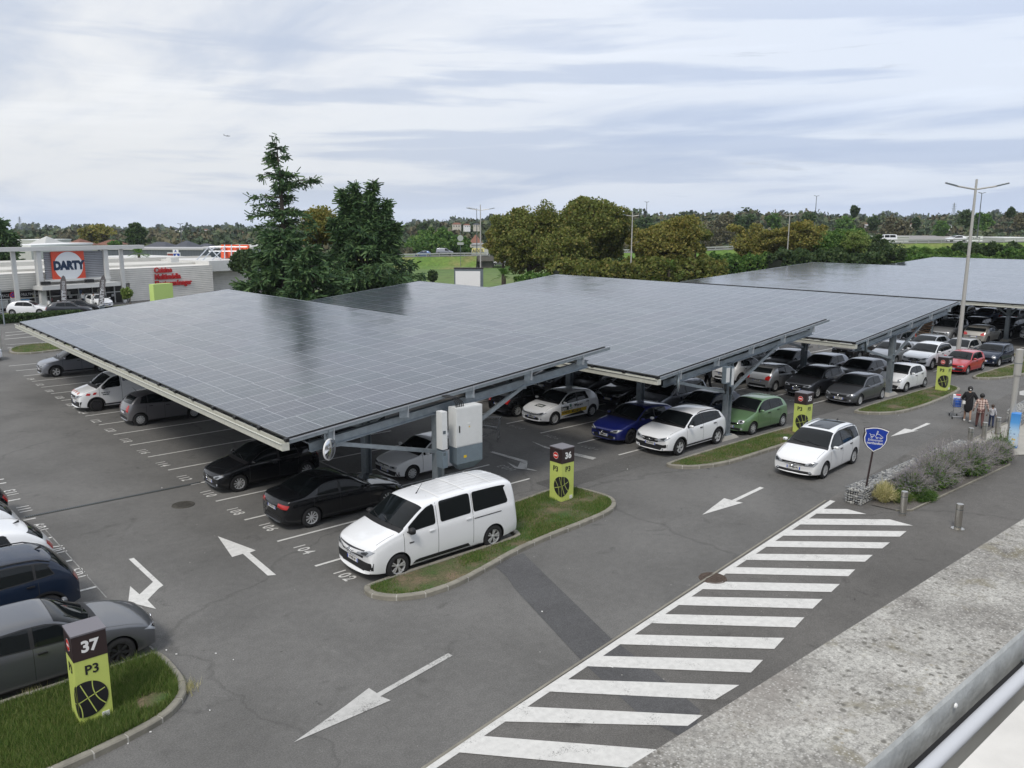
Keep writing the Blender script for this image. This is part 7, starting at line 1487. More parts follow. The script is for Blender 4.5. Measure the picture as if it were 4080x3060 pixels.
for px_ in xs_:
    q = at(px_, oz(px_), oD(px_)); n_ = Vector((FV.x, FV.y, 0)).normalized(); h = q.z - gz(q.x, q.y)
    row_ = [q - n_ * (h * 1.9 + 8) + Vector((0, 0, -h - .6)), q - n_ * (h * 1.5) + Vector((0, 0, -h * .75)), q - n_ * .8, q, q + n_ * 11, q + n_ * (11 + h * 2) + Vector((0, 0, -h - .6))]
    em.v += [tuple(v) for v in row_]; rd.v += [tuple(q + Vector((0, 0, .05))), tuple(q + n_ * 10.5 + Vector((0, 0, .05)))]
for i in range(len(xs_) - 1):
    opening = 1900 <= xs_[i] < 2080
    for j in range(5):
        if opening and j != 3: continue
        if opening: continue
        a = i * 6 + j; em.f.append((a, a + 6, a + 7, a + 1)); em.m.append(em.mi(M_emb))
    rd.f.append((i * 2, i * 2 + 2, i * 2 + 3, i * 2 + 1)); rd.m.append(rd.mi(M_road))
em.build('embankment', kind='structure'); rd.build('overpass_road', kind='structure')
r_ = empty('overpass_bridge', tuple(at(1990, 1040, 200)), label='short concrete road bridge with a dark underpass beside the billboard', cat='bridge'); o3 = Vector(r_.location)
mb = MB(); a, b_ = at(1880, oz(1880), 199) - o3, at(2110, oz(2110), 199.8) - o3; n_ = Vector((FV.x, FV.y, 0)).normalized(); mb.bar(a + n_ * 5 + Vector((0, 0, -.62)), b_ + n_ * 5 + Vector((0, 0, -.62)), 11, 1.2, mat('bridge_concrete', (.13, .12, .11), .9, var=.2)); mb.build('deck', r_)
mb = MB()
for px_, w3_ in ((1894, 1.6), (1940, 2.8), (2096, 1.6)): q = at(px_, oz(px_), 200) - o3; mb.box((q.x + n_.x * 5, q.y + n_.y * 5, q.z - 4.3), (w3_, 10.5, 6.2), mat('bridge_concrete', (0, 0, 0)), rz=math.atan2(FV.y, FV.x) - R(90))
mb.build('abutment', r_)
M_guard = mat('guard_rail', (.42, .43, .42), .45, .5, var=.1)
r_ = empty('guard_rail', tuple(at(1400, oz(1400), oD(1400))), label='steel guard rail along the near side of the raised road', cat='guard rail'); o3 = Vector(r_.location); mb = MB(); pb = MB()
for i in range(len(xs_) - 1):
    a, b_ = at(xs_[i], oz(xs_[i]), oD(xs_[i])) - o3, at(xs_[i + 1], oz(xs_[i + 1]), oD(xs_[i + 1])) - o3; up_ = Vector((0, 0, .75)); mb.bar(a + up_, b_ + up_, .06, .30, M_guard); mb.bar(a + Vector((0, 0, .22)), b_ + Vector((0, 0, .22)), .05, .12, M_guard)
    pb.box((a.x, a.y, a.z + .4), (.12, .12, .9), M_guard)
mb.build('rail', r_); pb.build('posts', r_)
tr = math.atan2(RV.y, RV.x)
def onroad(px_, tp, c_, label, off=2.5, rev=False, nm='driving_car', cat='car'):
    q = at(px_, oz(px_), oD(px_)) + Vector((FV.x, FV.y, 0)).normalized() * off; o = car(tp, c_, q.x, q.y, -1, label, '', far=True, rz=tr + (math.pi if rev else 0), group='vehicles on the raised road', name=nm, cat=cat); o.location.z = q.z + .06
onroad(1648, 'hatch', 'skyblue', 'blue and white car on the raised road left of the bushy pine', 2.5); onroad(1800, 'kang', 'lgrey', 'grey van on the raised road before the round pine', 6, True, 'delivery_van', 'van'); onroad(1935, 'mega', 'white', 'white car on the bridge beyond the lamp post', 3); onroad(3505, 'van', 'white', 'white delivery van on the embankment road at right', 4, False, 'delivery_van', 'van'); onroad(3825, 'mega', 'white', 'white estate car on the embankment road before the white board', 6)
q = at(1958, 1080, 215); o = car('hatch', 'lgrey', q.x, q.y, -1, 'pale car parked beyond the underpass', '', far=True, rz=tr, group='cars parked beyond the underpass'); o.location.z = gz(q.x, q.y)
q = at(2003, 1078, 222); o = car('hatch', 'silver', q.x, q.y, -1, 'silver car seen through the underpass, right of the pale one', '', far=True, rz=tr, group='cars parked beyond the underpass'); o.location.z = gz(q.x, q.y)
p = at(1835, 1020, 194); mb = MB(); mb.tube([(0, 0, -3), (0, 0, 5.5)], .06, M_galvd, 6); mb.lathe([(.001, -.03), (.7, -.03), (.7, 0), (.001, 0)], mat('sign_back', (.35, .37, .36), .5), 20, axis='y', c=(0, -.1, 4.2)); mb.box((0, -.1, 2.9), (1.5, .05, .6), mat('sign_back', (0, 0, 0))); o = mb.build('road_sign', label='round road sign seen from behind on the raised road', cat='sign'); o.location = p; o.rotation_euler = (0, 0, tr)

# ------------------------------------------------------------------ lamp posts
M_pole = mat('lamp_pole', (.46, .45, .42), .45, .3); M_poled = mat('lamp_pole_dark', (.10, .11, .12), .5, .3)
def lamp(px_, base_y, top_y, D, kind, label, arms=None, m=M_pole, r0=.11, zb=None):
    q = at(px_, base_y, D); z0 = q.z if zb is None else zb; zt_ = zat(q.x, q.y, top_y); r_ = empty('lamp_post', (q.x, q.y, z0), tr, label, 'lamp post', None); H_ = zt_ - z0
    mb = MB(); mb.tube([(0, 0, 0), (0, 0, H_)], [r0, r0 * .45], m, 10); mb.build('pole', r_, smooth=True); k = D / FPX; mb = MB(); hb = MB()
    if kind == 'double':
        al, ar_, dz, ah = arms
        for dx in (-al, ar_): mb.tube([(0, 0, H_ - dz * k), (dx * k * .55, 0, H_ - dz * k + ah * .45 * k), (dx * k, 0, H_ - dz * k + ah * k)], r0 * .38, m, 6); hb.bar((dx * k * .62, 0, H_ - dz * k + ah * .55 * k), (dx * k, 0, H_ - dz * k + ah * k), .16, .07, M_galvd)
    elif kind == 'tee':
        for s in (-1, 1): hb.bar((0, 0, H_), (s * arms * k, 0, H_ + 3 * k), .35, .14, m)
        mb.tube([(0, 0, H_ - .5), (0, 0, H_)], r0 * .5, m, 6)
    else:
        mb.tube([(0, 0, H_ - .6), (-.25, 0, H_ - .15), (-.8, 0, H_), (-1.4, 0, H_ + .05)], r0 * .4, m, 6); hb.bar((-1.3, 0, H_ + .05), (-2.1, 0, H_ + .12), .22, .14, M_pole)
    mb.build('arm', r_, smooth=True); hb.build('lamp_head', r_); return r_
b4 = gp(3812, 1448); Db = (b4 - CAMP).dot(FV); lamp(3812, 1448, 714, Db, 'double', 'tall pale double-armed lamp post rising among the parked cars', (118, 124, 38, 24), r0=.16, zb=0).location = (b4.x, b4.y, 0)
lamp(1915, 1075, 815, 108, 'double', 'pale double-armed lamp post behind the white billboard', (55, 56, 22, 9), r0=.13, zb=0)
lamp(1900, 1015, 830, 200, 'single', 'thin dark lamp post leaning behind the billboard lamp', m=M_poled, r0=.14)
lamp(2512, 1112, 845, 100, 'double', 'pale double-armed lamp post between the two oaks', (38, 40, 16, 7), r0=.12, zb=0)
lamp(3133, 1065, 848, 118, 'double', 'pale double-armed lamp post before the autumn trees at right', (36, 36, 12, 7), r0=.12, zb=0)
lamp(2080, 1030, 908, 150, 'single', 'white single-armed lamp post in front of the left oak', r0=.10, m=M_pole)
lamp(2572, 960, 806, 330, 'tee', 'distant dark T-headed mast above the autumn oak', 9, M_poled, .22); lamp(3243, 930, 782, 330, 'tee', 'distant dark T-headed mast left of centre above the right hill', 10, M_poled, .22); lamp(3893, 945, 770, 240, 'tee', 'dark T-headed mast right of the tall pale lamp post', 14, M_poled, .2); lamp(725, 990, 893, 260, 'tee', 'distant dark T-headed mast above the retail hall', 11, M_poled, .18)
p = gp(18, 1296); q = lamp(18, 1296, 1152, (p - CAMP).dot(FV), 'none', 'slim grey pole by the low hedge at the left edge', m=M_galv, r0=.07, zb=0)
p = gp(14, 1400); mb = MB(); mb.tube([(0, 0, 0), (0, 0, 9)], [.16, .12], M_pole, 10); o = mb.build('mast', smooth=True, label='thick pale mast cut by the left picture edge', cat='mast'); o.location = gp(0, 1400)
def pylon(px_, yb, yt, D, label):
    q = at(px_, yb, D); zt_ = zat(q.x, q.y, yt); H_ = zt_ - q.z; k = D / FPX; mb = MB(); w_ = H_ * .10; m = mat('pylon_grey', (.30, .33, .38), .7)
    def wd(u): return w_ * (1 - u * .85)
    for sx_, sy_ in ((-1, -1), (1, -1), (1, 1), (-1, 1)): mb.bar((sx_ * wd(0), sy_ * wd(0), 0), (sx_ * wd(1), sy_ * wd(1), H_), .35, .35, m)
    for i in range(9):
        u, u2 = i / 9, (i + 1) / 9
        for s in (-1, 1): mb.bar((s * wd(u), -wd(u), u * H_), (-s * wd(u2), -wd(u2), u2 * H_), .22, .22, m)
    for u in (.62, .76, .9): mb.bar((-w_ * 1.6, 0, u * H_), (w_ * 1.6, 0, u * H_), .3, .3, m)
    o = mb.build('electricity_pylon', label=label, cat='pylon'); o.location = q; o.rotation_euler = (0, 0, tr)
pylon(82, 912, 863, 1200, 'distant lattice electricity pylon at the far left'); pylon(3797, 868, 808, 1000, 'distant lattice electricity pylon right of centre on the hill')
# airliner in the sky
q = at(905, 541, 400); k = 400 / FPX; mb = MB(); M_jet = mat('airliner_dark', (.01, .013, .02), .8)
mb.tube([(-13 * k, 0, 1.5 * k), (-8 * k, 0, 0), (0, 0, -1 * k), (9 * k, 0, -1 * k), (12.5 * k, 0, -.6 * k)], [.2 * k, .9 * k, 1.3 * k, 1.3 * k, .3 * k], M_jet, 10)
mb.add([(-13.5 * k, 0, 1 * k), (-10 * k, 0, .5 * k), (-12.5 * k, .1, 7 * k), (-13.8 * k, .1, 7 * k)], [(0, 1, 2, 3)], M_jet); mb.add([(-2 * k, 0, -1 * k), (3 * k, 0, -1 * k), (-1 * k, -12 * k, -.5 * k), (-3 * k, -12 * k, -.5 * k), (-1 * k, 12 * k, 3 * k), (-3 * k, 12 * k, 3 * k)], [(0, 1, 2, 3), (1, 0, 5, 4)], M_jet); mb.tube([(0, -4 * k, -2 * k), (3 * k, -4 * k, -2 * k)], .6 * k, M_jet, 8); mb.tube([(0, 4 * k, .5 * k), (3 * k, 4 * k, .5 * k)], .6 * k, M_jet, 8)
o = mb.build('airliner', label='small dark airliner climbing in the sky at upper left', cat='aeroplane'); o.location = q; o.rotation_euler = (0, 0, tr)
# ------------------------------------------------------------------ vegetation
def unit(n): v = nrs.normal(0, 1, (n, 3)); return v / np.linalg.norm(v, axis=1)[:, None]
def cards(name, P, size, m, parent=None, up=.0, asp=1.0, seed=0, nrm=None, **kw):
    n = len(P); a = unit(n); 
    if nrm is not None: a = a + nrm * .0
    t_ = unit(n); t_[:, 2] = t_[:, 2] * (1 - up); A = np.cross(a, t_); A /= np.linalg.norm(A, axis=1)[:, None] + 1e-9; B = np.cross(A, a if nrm is None else (a + nrm)); B /= np.linalg.norm(B, axis=1)[:, None] + 1e-9
    s = size * nrs.uniform(.6, 1.3, n)[:, None]; return quads(name, P.astype(np.float32), A * s * .5, B * s * asp, m, parent, **kw)
M_bark = mat('bark', (.07, .055, .045), .95, var=.3, vscale=3); M_barkp = mat('bark_pale', (.14, .12, .10), .95, var=.3, vscale=3)
M_oak = leafmat('oak_leaves', [(0.075, 0.104, 0.0225), (0.1275, 0.16, 0.036), (0.165, 0.2, 0.045), (0.21, 0.224, 0.057), (0.285, 0.24, 0.072)]); M_oak2 = leafmat('autumn_leaves', [(0.105, 0.124, 0.029), (0.18, 0.1938, 0.0435), (0.255, 0.2402, 0.058), (0.33, 0.2635, 0.0725), (0.21, 0.217, 0.058)])
M_gr = leafmat('green_leaves', [(0.0362, 0.0943, 0.0174), (0.0725, 0.1595, 0.0319), (0.116, 0.2175, 0.0435), (0.174, 0.261, 0.0653)]); M_ced = leafmat('cedar_needles', [(0.0286, 0.0648, 0.0264), (0.0494, 0.1013, 0.0384), (0.078, 0.1418, 0.0504), (0.117, 0.1823, 0.066)], trans=.1); M_cedb = leafmat('cedar_needles_blue', [(0.03, 0.065, 0.0418), (0.0504, 0.1014, 0.0638), (0.078, 0.143, 0.088), (0.12, 0.195, 0.121)], trans=.1)
M_dk = leafmat('dark_leaves', [(0.027, 0.0567, 0.0216), (0.0486, 0.0891, 0.0324), (0.0743, 0.1215, 0.0405), (0.108, 0.1485, 0.054)]); M_bright = leafmat('bright_leaves', [(0.092, 0.161, 0.0345), (0.161, 0.2415, 0.0517), (0.23, 0.299, 0.0805), (0.299, 0.3335, 0.115)])
def tree(px_, D, ytop, w_px, m, label, leafs=9000, size=.32, trunk=True, zb=None, ybot=None, clumps=90, name='tree', cat='tree', asp=1.0, lobes=None, group=None, squash=1.0, flat=.0, grp=None, bark=None):
    q = at(px_, 1000, D); z0 = gz(q.x, q.y) if zb is None else zb; k = D / FPX; leafs = int(leafs * (2.2 if D < 130 else 1)); size = size * (.64 if D < 130 else 1); zt_ = zat(q.x, q.y, ytop); W2 = w_px * k / 2; H_ = zt_ - z0; zl = H_ * .16 if ybot is None else max(0, zat(q.x, q.y, ybot) - z0)
    r_ = empty(name, (q.x, q.y, z0), rnd.uniform(0, 6), label, cat, group)
    if trunk:
        mb = MB(); top_ = Vector((rnd.uniform(-.3, .3), rnd.uniform(-.3, .3), H_ * .75)); mb.tube([(0, 0, -.3), (rnd.uniform(-.1, .1), .1, H_ * .3), top_], [W2 * .07 + .08, W2 * .05 + .06, .05], bark or M_bark, 9); 
        for i in range(8):
            a = rnd.uniform(0, 6.28); s0 = top_ * rnd.uniform(.3, .8); e = Vector((math.cos(a) * W2 * .7, math.sin(a) * W2 * .7, s0.z + H_ * rnd.uniform(.1, .3))); mb.tube([s0, s0.lerp(e, .5) + Vector((0, 0, .3)), e], [W2 * .028 + .04, W2 * .02 + .03, .02], bark or M_bark, 6)
        mb.build('trunk', r_, smooth=True)
    c = np.array([0, 0, (H_ + zl) / 2]); hr = (H_ - zl) / 2
    # clumps on a bumpy shell and some inside
    d = unit(clumps); d[:, 2] = np.where(d[:, 2] < -.85, -d[:, 2], d[:, 2]); rad = nrs.uniform(.55, .93, clumps) * (1 + .13 * pnoise(d[:, 0] * 3 + px_, d[:, 1] * 3 + d[:, 2] * 2, 1.0)); cc_ = d * rad[:, None] * np.array([W2, W2, hr]) * .93
    if lobes is not None:
        cc_ = np.concatenate([cc_ * .0 + 0 for _ in ()] + [cc_]); 
    nl = 9; lc = unit(nl) * np.array([W2, W2, hr]) * nrs.uniform(.38, .62, (nl, 1)); lc[:, 2] = lc[:, 2] * .9 + hr * .04; lr = nrs.uniform(.40, .60, nl) * min(W2, hr * 1.3)
    li = nrs.randint(0, nl, clumps); cc2 = lc[li] + unit(clumps) * (lr[li] * nrs.uniform(.6, 1.0, clumps))[:, None] * np.array([1, 1, .95]); use = nrs.uniform(0, 1, clumps) < .72; cc_ = np.where(use[:, None], cc2, cc_ * .72)
    cc_[:, 2] = np.clip(cc_[:, 2], -hr * .96, hr * .97); cr_ = nrs.uniform(.10, .24, clumps) * min(W2, hr); n = leafs // clumps; P = []
    for i in range(clumps):
        u = unit(n); rr = nrs.uniform(.45, 1.0, n) ** .6; pt = u * rr[:, None] * np.array([1.25, 1.25, .8]) * cr_[i]; P.append(cc_[i] + pt)
    P = np.concatenate(P) + c; 
    # a sprinkle of twigs reaching out of the outline
    u = unit(leafs // 14); u[:, 2] = np.abs(u[:, 2]) * .9; P = np.concatenate([P, c + u * np.array([W2, W2, hr]) * nrs.uniform(.55, .95, (len(u), 1))])
    cards('crown', P, size, m, r_, asp=asp); return r_
def conifer(px_, D, ytop, yb, w_px, m, label, extra=(), ex=.75, tiers=18, tops=1, lean=0.0, dens=1.0, open_=.0, droop=.25, low=.05, size=.42, seed=1, lobed=None):
    rs_ = np.random.RandomState(seed); q = at(px_, 1000, D); k = D / FPX; z0 = gz(q.x, q.y); H_ = zat(q.x, q.y, ytop) - z0; W2 = w_px * k / 2
    r_ = empty('cedar_tree', (q.x, q.y, z0), math.atan2(RV.y, RV.x), label, 'tree', None); mb = MB(); P = []; Bv = []
    mb.tube([(0, 0, -.3), (lean * .4, 0, H_ * .5), (lean, 0, H_ * .99)], [H_ * .022 + .05, H_ * .015, .02], M_bark, 8)
    def branch(s, a, L_, rise, thick, pend):
        e = s + Vector((math.cos(a) * L_, math.sin(a) * L_, L_ * rise)); mid = s.lerp(e, .5) + Vector((0, 0, L_ * .06)); mb.tube([s, mid, e - Vector((0, 0, L_ * .05))], [thick, thick * .6, .012], M_bark, 5, cap=False)
        n = int(dens * L_ * 26); side = Vector((-math.sin(a), math.cos(a), 0))
        for _ in range(n):
            u = rs_.uniform(.12, 1.0); wv = L_ * .30 * (1.05 - u) ** .5 * (u ** .35) ; p_ = s.lerp(mid, min(1, u * 2)) if u < .5 else mid.lerp(e, u * 2 - 1); o = rs_.normal(0, .55) * wv
            pd = abs(rs_.normal(0, pend)) * (0.5 + u); b_ = Vector((math.cos(a) * .5 + rs_.normal(0, .35), math.sin(a) * .5 + rs_.normal(0, .35), -pd * 1.2 + .12)) + side * (o / (wv + .01)) * .55
            P.append(p_ + side * o + Vector((0, 0, -pd * .5 + rs_.normal(0, .03)))); Bv.append(b_)
    for i in range(tiers):
        u = (i + .5) / tiers; u = low + (1 - low) * u; z = H_ * u; prof = (1 - u) ** ex
        if lobed: prof *= lobed(u)
        nb_ = max(4, int(rs_.randint(5, 9) * (1 - open_)))
        for j in range(nb_): a = rs_.uniform(0, 6.283); L_ = W2 * prof * rs_.uniform(.55, 1.12) + .35; branch(Vector((lean * u, 0, z + rs_.uniform(-.4, .4))), a, L_, rs_.uniform(-.05, .20) * (1 if u < .85 else 2), .05 + .05 * (1 - u), droop)
    for py_, dx, ri in extra: branch(Vector((lean * .6, 0, zat(q.x, q.y, py_) - z0)), 0 if dx > 0 else math.pi, abs(dx) * k, ri, .07, droop)
    for tx, tt_ in (tops if tops != 1 else ()):
        x = (tx - px_) * k; h2 = zat(q.x, q.y, tt_) - z0; mb.tube([(x * .3, 0, H_ * .45), (x, rs_.uniform(-.5, .5), h2)], [.15, .02], M_bark, 6)
        for i in range(13):
            u = .35 + .65 * i / 13; z = H_ * .45 + (h2 - H_ * .45) * u
            for j in range(6): branch(Vector((x * (.3 + .7 * u), 0, z)), rs_.uniform(0, 6.28), W2 * .17 * (1.02 - u) ** 1.1 + .2, rs_.uniform(-.1, .25), .03, droop)
    mb.build('trunk', r_, smooth=True)
    P = np.array([tuple(p_) for p_ in P], np.float32); Bv = np.array([tuple(b_) for b_ in Bv], np.float32); Bv /= np.linalg.norm(Bv, axis=1)[:, None]; n = len(P)
    rep = 2; P = np.repeat(P, rep, 0) + rs_.normal(0, .08, (n * rep, 3)); Bv = np.repeat(Bv, rep, 0) + rs_.normal(0, .35, (n * rep, 3)); s = size * rs_.uniform(.6, 1.4, (n * rep, 1)); A = np.cross(Bv, rs_.normal(0, 1, Bv.shape)); A /= np.linalg.norm(A, axis=1)[:, None]
    quads('foliage', P.astype(np.float32), A * s * .14, Bv * s, m, r_); return r_
conifer(1145, 74, 553, 1190, 350, M_ced, 'tall open cedar with a ragged spire, the highest tree', tiers=15, open_=.55, dens=.85, seed=21, low=.36, lean=-.5, droop=.26, lobed=lambda u: .82, size=.36, extra=((745, 150, .22), (760, 135, .3), (790, -125, .05), (815, -110, -.02), (700, 65, .1), (700, -85, .05), (640, -60, .1), (860, -130, 0), (850, 120, -.1), (900, -120, -.05), (890, 130, -.05)))
conifer(1120, 70, 905, 1190, 340, M_ced, 'low spreading cedar boughs at the foot of the tall cedar', tiers=9, dens=1.5, seed=9, low=.12, lobed=lambda u: 1.35)
conifer(1240, 66, 980, 1190, 330, M_ced, 'green cedar boughs just behind the nearest canopy ridge', tiers=7, dens=1.5, seed=12, low=.15, lobed=lambda u: 1.3)
conifer(1445, 80, 800, 1190, 760, M_ced, 'broad dark green cedar with several pointed tops', tiers=12, dens=1.1, open_=.0, seed=7, low=.10, ex=1.15, tops=[(1372, 745), (1420, 718), (1492, 712), (1548, 785), (1330, 860), (1590, 880)], lobed=lambda u: 1.1, droop=.30)
conifer(10, 118, 868, 1150, 215, M_ced, 'dark cedar cut by the left picture edge behind the shop frame', tiers=14, dens=1.2, seed=3, low=.1, size=.6)
tree(1285, 84, 800, 190, M_oak2, 'brownish deciduous tree between the two tall cedars', 9000, .28, ybot=1010)
tree(2110, 112, 795, 330, M_oak, 'left oak turning brown, with two pointed leaders', 20000, .34, ybot=1120, clumps=150)
tree(2175, 110, 775, 110, M_oak, 'narrow pointed leader in front of the left oak', 5000, .32, ybot=1000, clumps=40, trunk=False)
tree(2005, 118, 880, 150, M_oak2, 'low brown branches at the left flank of the left oak', 5500, .34, ybot=1040, clumps=50)
tree(2350, 108, 752, 330, M_oak, 'largest round oak in the middle of the skyline', 30000, .34, ybot=1130, clumps=190)
tree(2240, 104, 900, 260, M_oak, 'lower spreading part of oak foliage behind the billboard palms', 13000, .32, ybot=1150, clumps=90)
tree(2655, 104, 868, 290, M_oak2, 'golden-brown oak right of the double lamp post', 20000, .32, ybot=1130, clumps=140)
tree(2770, 118, 862, 130, M_oak, 'green-brown tree top behind the golden-brown oak', 5000, .34, ybot=1050, clumps=50)
tree(3010, 125, 892, 230, M_oak2, 'golden bush-like oak left of the right-hand lamp post', 12000, .34, ybot=1080, clumps=90)
tree(3190, 122, 865, 230, M_oak2, 'tall autumn-brown tree behind the right-hand lamp post', 13000, .34, ybot=1080, clumps=90)
tree(3310, 120, 905, 190, M_gr, 'dark green bushy tree right of the autumn tree', 9000, .32, ybot=1080, clumps=70)
tree(3410, 117, 905, 120, M_bright, 'bright yellow-green rounded shrub tree', 7000, .24, ybot=1050, clumps=60)
tree(3500, 122, 940, 230, M_dk, 'dark green thicket sloping down from the bright shrub', 10000, .30, ybot=1070, clumps=80)
tree(3390, 125, 900, 160, M_gr, 'green tree behind the bright shrub', 6000, .34, ybot=1040, clumps=50)
tree(1735, 222, 915, 290, M_gr, 'broad rounded dark green pine beyond the raised road', 18000, .5, ybot=1050, clumps=120, bark=M_bark)
tree(1815, 226, 940, 160, M_gr, 'smaller bushy pine right of the broad rounded pine', 7000, .5, ybot=1050, clumps=50)
tree(1722, 108, 1068, 48, M_dk, 'small dark round shrub on the grass bank', 2200, .22, ybot=1130, clumps=30, name='shrub', cat='shrub')
tree(2480, 103, 1020, 170, M_dk, 'dark shade bushes between the two oaks', 6000, .3, ybot=1130, clumps=50, name='shrub', cat='shrub', trunk=False)
tree(2700, 100, 1062, 80, M_bright, 'yellow-green shrub at the foot of the golden-brown oak', 2500, .22, ybot=1135, clumps=25, name='shrub', cat='shrub', trunk=False)
tree(395, 270, 885, 150, mat('x', (0, 0, 0)) and M_oak2, 'large yellow-brown tree behind the shop sign', 8000, .55, ybot=985, clumps=70)
tree(545, 230, 893, 90, M_dk, 'dark round evergreen beyond the palm', 5000, .5, ybot=985, clumps=50)
tree(460, 240, 960, 60, M_gr, 'green rounded bush beyond the shop roof', 2500, .45, ybot=985, clumps=25, name='shrub', cat='shrub')
tree(490, 60, 1140, 46, M_bright, 'small leafy tree top rising above the nearest canopy edge', 2600, .16, ybot=1205, clumps=30, bark=M_barkp, zb=0)
tree(985, 105, 980, 130, M_dk, 'dark conifer boughs right of the red rooftop letters', 5000, .35, ybot=1130, clumps=40)
def palm(px_, D, ytop, ybase, label, r_px=55, n=26):
    q = at(px_, ybase, D); k = D / FPX; z0 = q.z; H_ = zat(q.x, q.y, ytop) - z0; r_ = empty('palm_tree', tuple(q), label=label, cat='palm'); mb = MB(); mb.tube([(0, 0, -3), (0, 0, max(.3, H_ * .55))], [.25, .18], M_bark, 8); mb.build('trunk', r_); mb = MB(); c = Vector((0, 0, max(.3, H_ * .55)))
    for i in range(n):
        a = rnd.uniform(0, 6.28); el = rnd.uniform(-.2, 1.3); L_ = r_px * k * rnd.uniform(.8, 1.1); d = Vector((math.cos(a) * math.cos(el), math.sin(a) * math.cos(el), math.sin(el))); pts = [c + d * L_ * u + Vector((0, 0, -L_ * .35 * u * u)) for u in (0, .3, .6, .85, 1)]
        for p_, p2_ in zip(pts[1:], pts[2:]):
            for j in range(5):
                s0 = p_.lerp(p2_, j / 5); sd_ = d.cross(Vector((0, 0, 1))); sd_.normalize()
                for s in (-1, 1): e = s0 + sd_ * s * L_ * .22 + d * L_ * .12 - Vector((0, 0, L_ * .06)); w_ = d * L_ * .02; mb.add([s0 - w_, s0 + w_, e], [(0, 1, 2)], M_gr)
    mb.build('fronds', r_)
palm(2010, 98, 1075, 1130, 'fan palm beside the white billboard', 55); palm(2665, 100, 1012, 1110, 'tall fan palm before the golden-brown oak', 38); palm(2110, 100, 1100, 1140, 'low palm right of the billboard palm', 40); palm(2600, 100, 1095, 1135, 'low palm left of the tall fan palm', 35); palm(555, 118, 995, 1035, 'spiky palm behind the shop roof', 42, 36)
# hedges and ivy bank
def hedge(pa, pb, wd, h, m, label, n, size=.16, nm='hedge', z0=0.0):
    a, b_ = pa, pb; L_ = (b_ - a).length; r_ = empty(nm, tuple(a), math.atan2((b_ - a).y, (b_ - a).x), label, 'hedge'); x = nrs.uniform(0, L_, n); ff = nrs.uniform(0, 1, n); y = np.where(ff < .5, nrs.uniform(0, wd, n), np.where(ff < .75, 0, wd)) ; z = np.where(ff < .5, h, nrs.uniform(0, h, n)); z = z * (1 + .12 * pnoise(x, y, 1.0)); P = np.stack([x, y + nrs.normal(0, .05, n), z], 1); sl_ = (b_ - a).z / L_; P[:, 2] += x * sl_
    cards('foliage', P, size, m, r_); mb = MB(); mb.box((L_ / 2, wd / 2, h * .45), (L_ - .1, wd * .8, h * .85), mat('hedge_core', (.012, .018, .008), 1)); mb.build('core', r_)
hedge(gp(-60, 1296), gp(330, 1266), 1.1, .62, M_dk, 'low clipped hedge in front of the shop car bays', 9000)
ev = at(3480, 1045, 150); 
for i, (a_, b_, D_, yt, mm) in enumerate(((3330, 3620, 138, 1020, M_gr), (3600, 3840, 140, 1010, M_gr), (3800, 4150, 138, 992, M_dk), (3640, 4000, 132, 1035, M_gr), (4000, 4300, 130, 1015, M_gr))):
    pa, pb = at(a_, yt + 30, D_), at(b_, yt + 30, D_ - 3); zt_ = zat(pa.x, pa.y, yt); za = gz(pa.x, pa.y); pa.z = pb.z = za; hedge(pa, pb, 5, zt_ - za, mm, ('ivy-clad thicket at the foot of the embankment, left end', 'bramble bank below the guard rail, second from left', 'tall dark bramble clump right of the tall lamp post', 'low green brambles just behind the far canopy', 'green bramble bank at the right picture edge')[i], 16000, .36, nm='bramble_bank')
for i, (a_, b_, D_, yt, mm, n_) in enumerate(((2120, 2260, 97, 1115, M_gr, 5000), (2230, 2560, 96, 1062, M_oak, 12000), (2540, 2900, 99, 1050, M_oak, 12000), (2840, 3150, 116, 1035, M_gr, 9000), (3120, 3520, 112, 1020, M_dk, 14000))):
    pa, pb = at(a_, yt + 30, D_), at(b_, yt + 30, D_ + 2); zt_ = zat(pa.x, pa.y, yt); za = gz(pa.x, pa.y); pa.z = pb.z = za; hedge(pa, pb, 5, zt_ - za, mm, ('bushy undergrowth right of the billboard', 'thick undergrowth below the round oak', 'thick undergrowth below the golden-brown oak', 'green undergrowth left of the right-hand lamp post', 'dark undergrowth below the bright shrub tree')[i], n_, .3, nm='undergrowth')
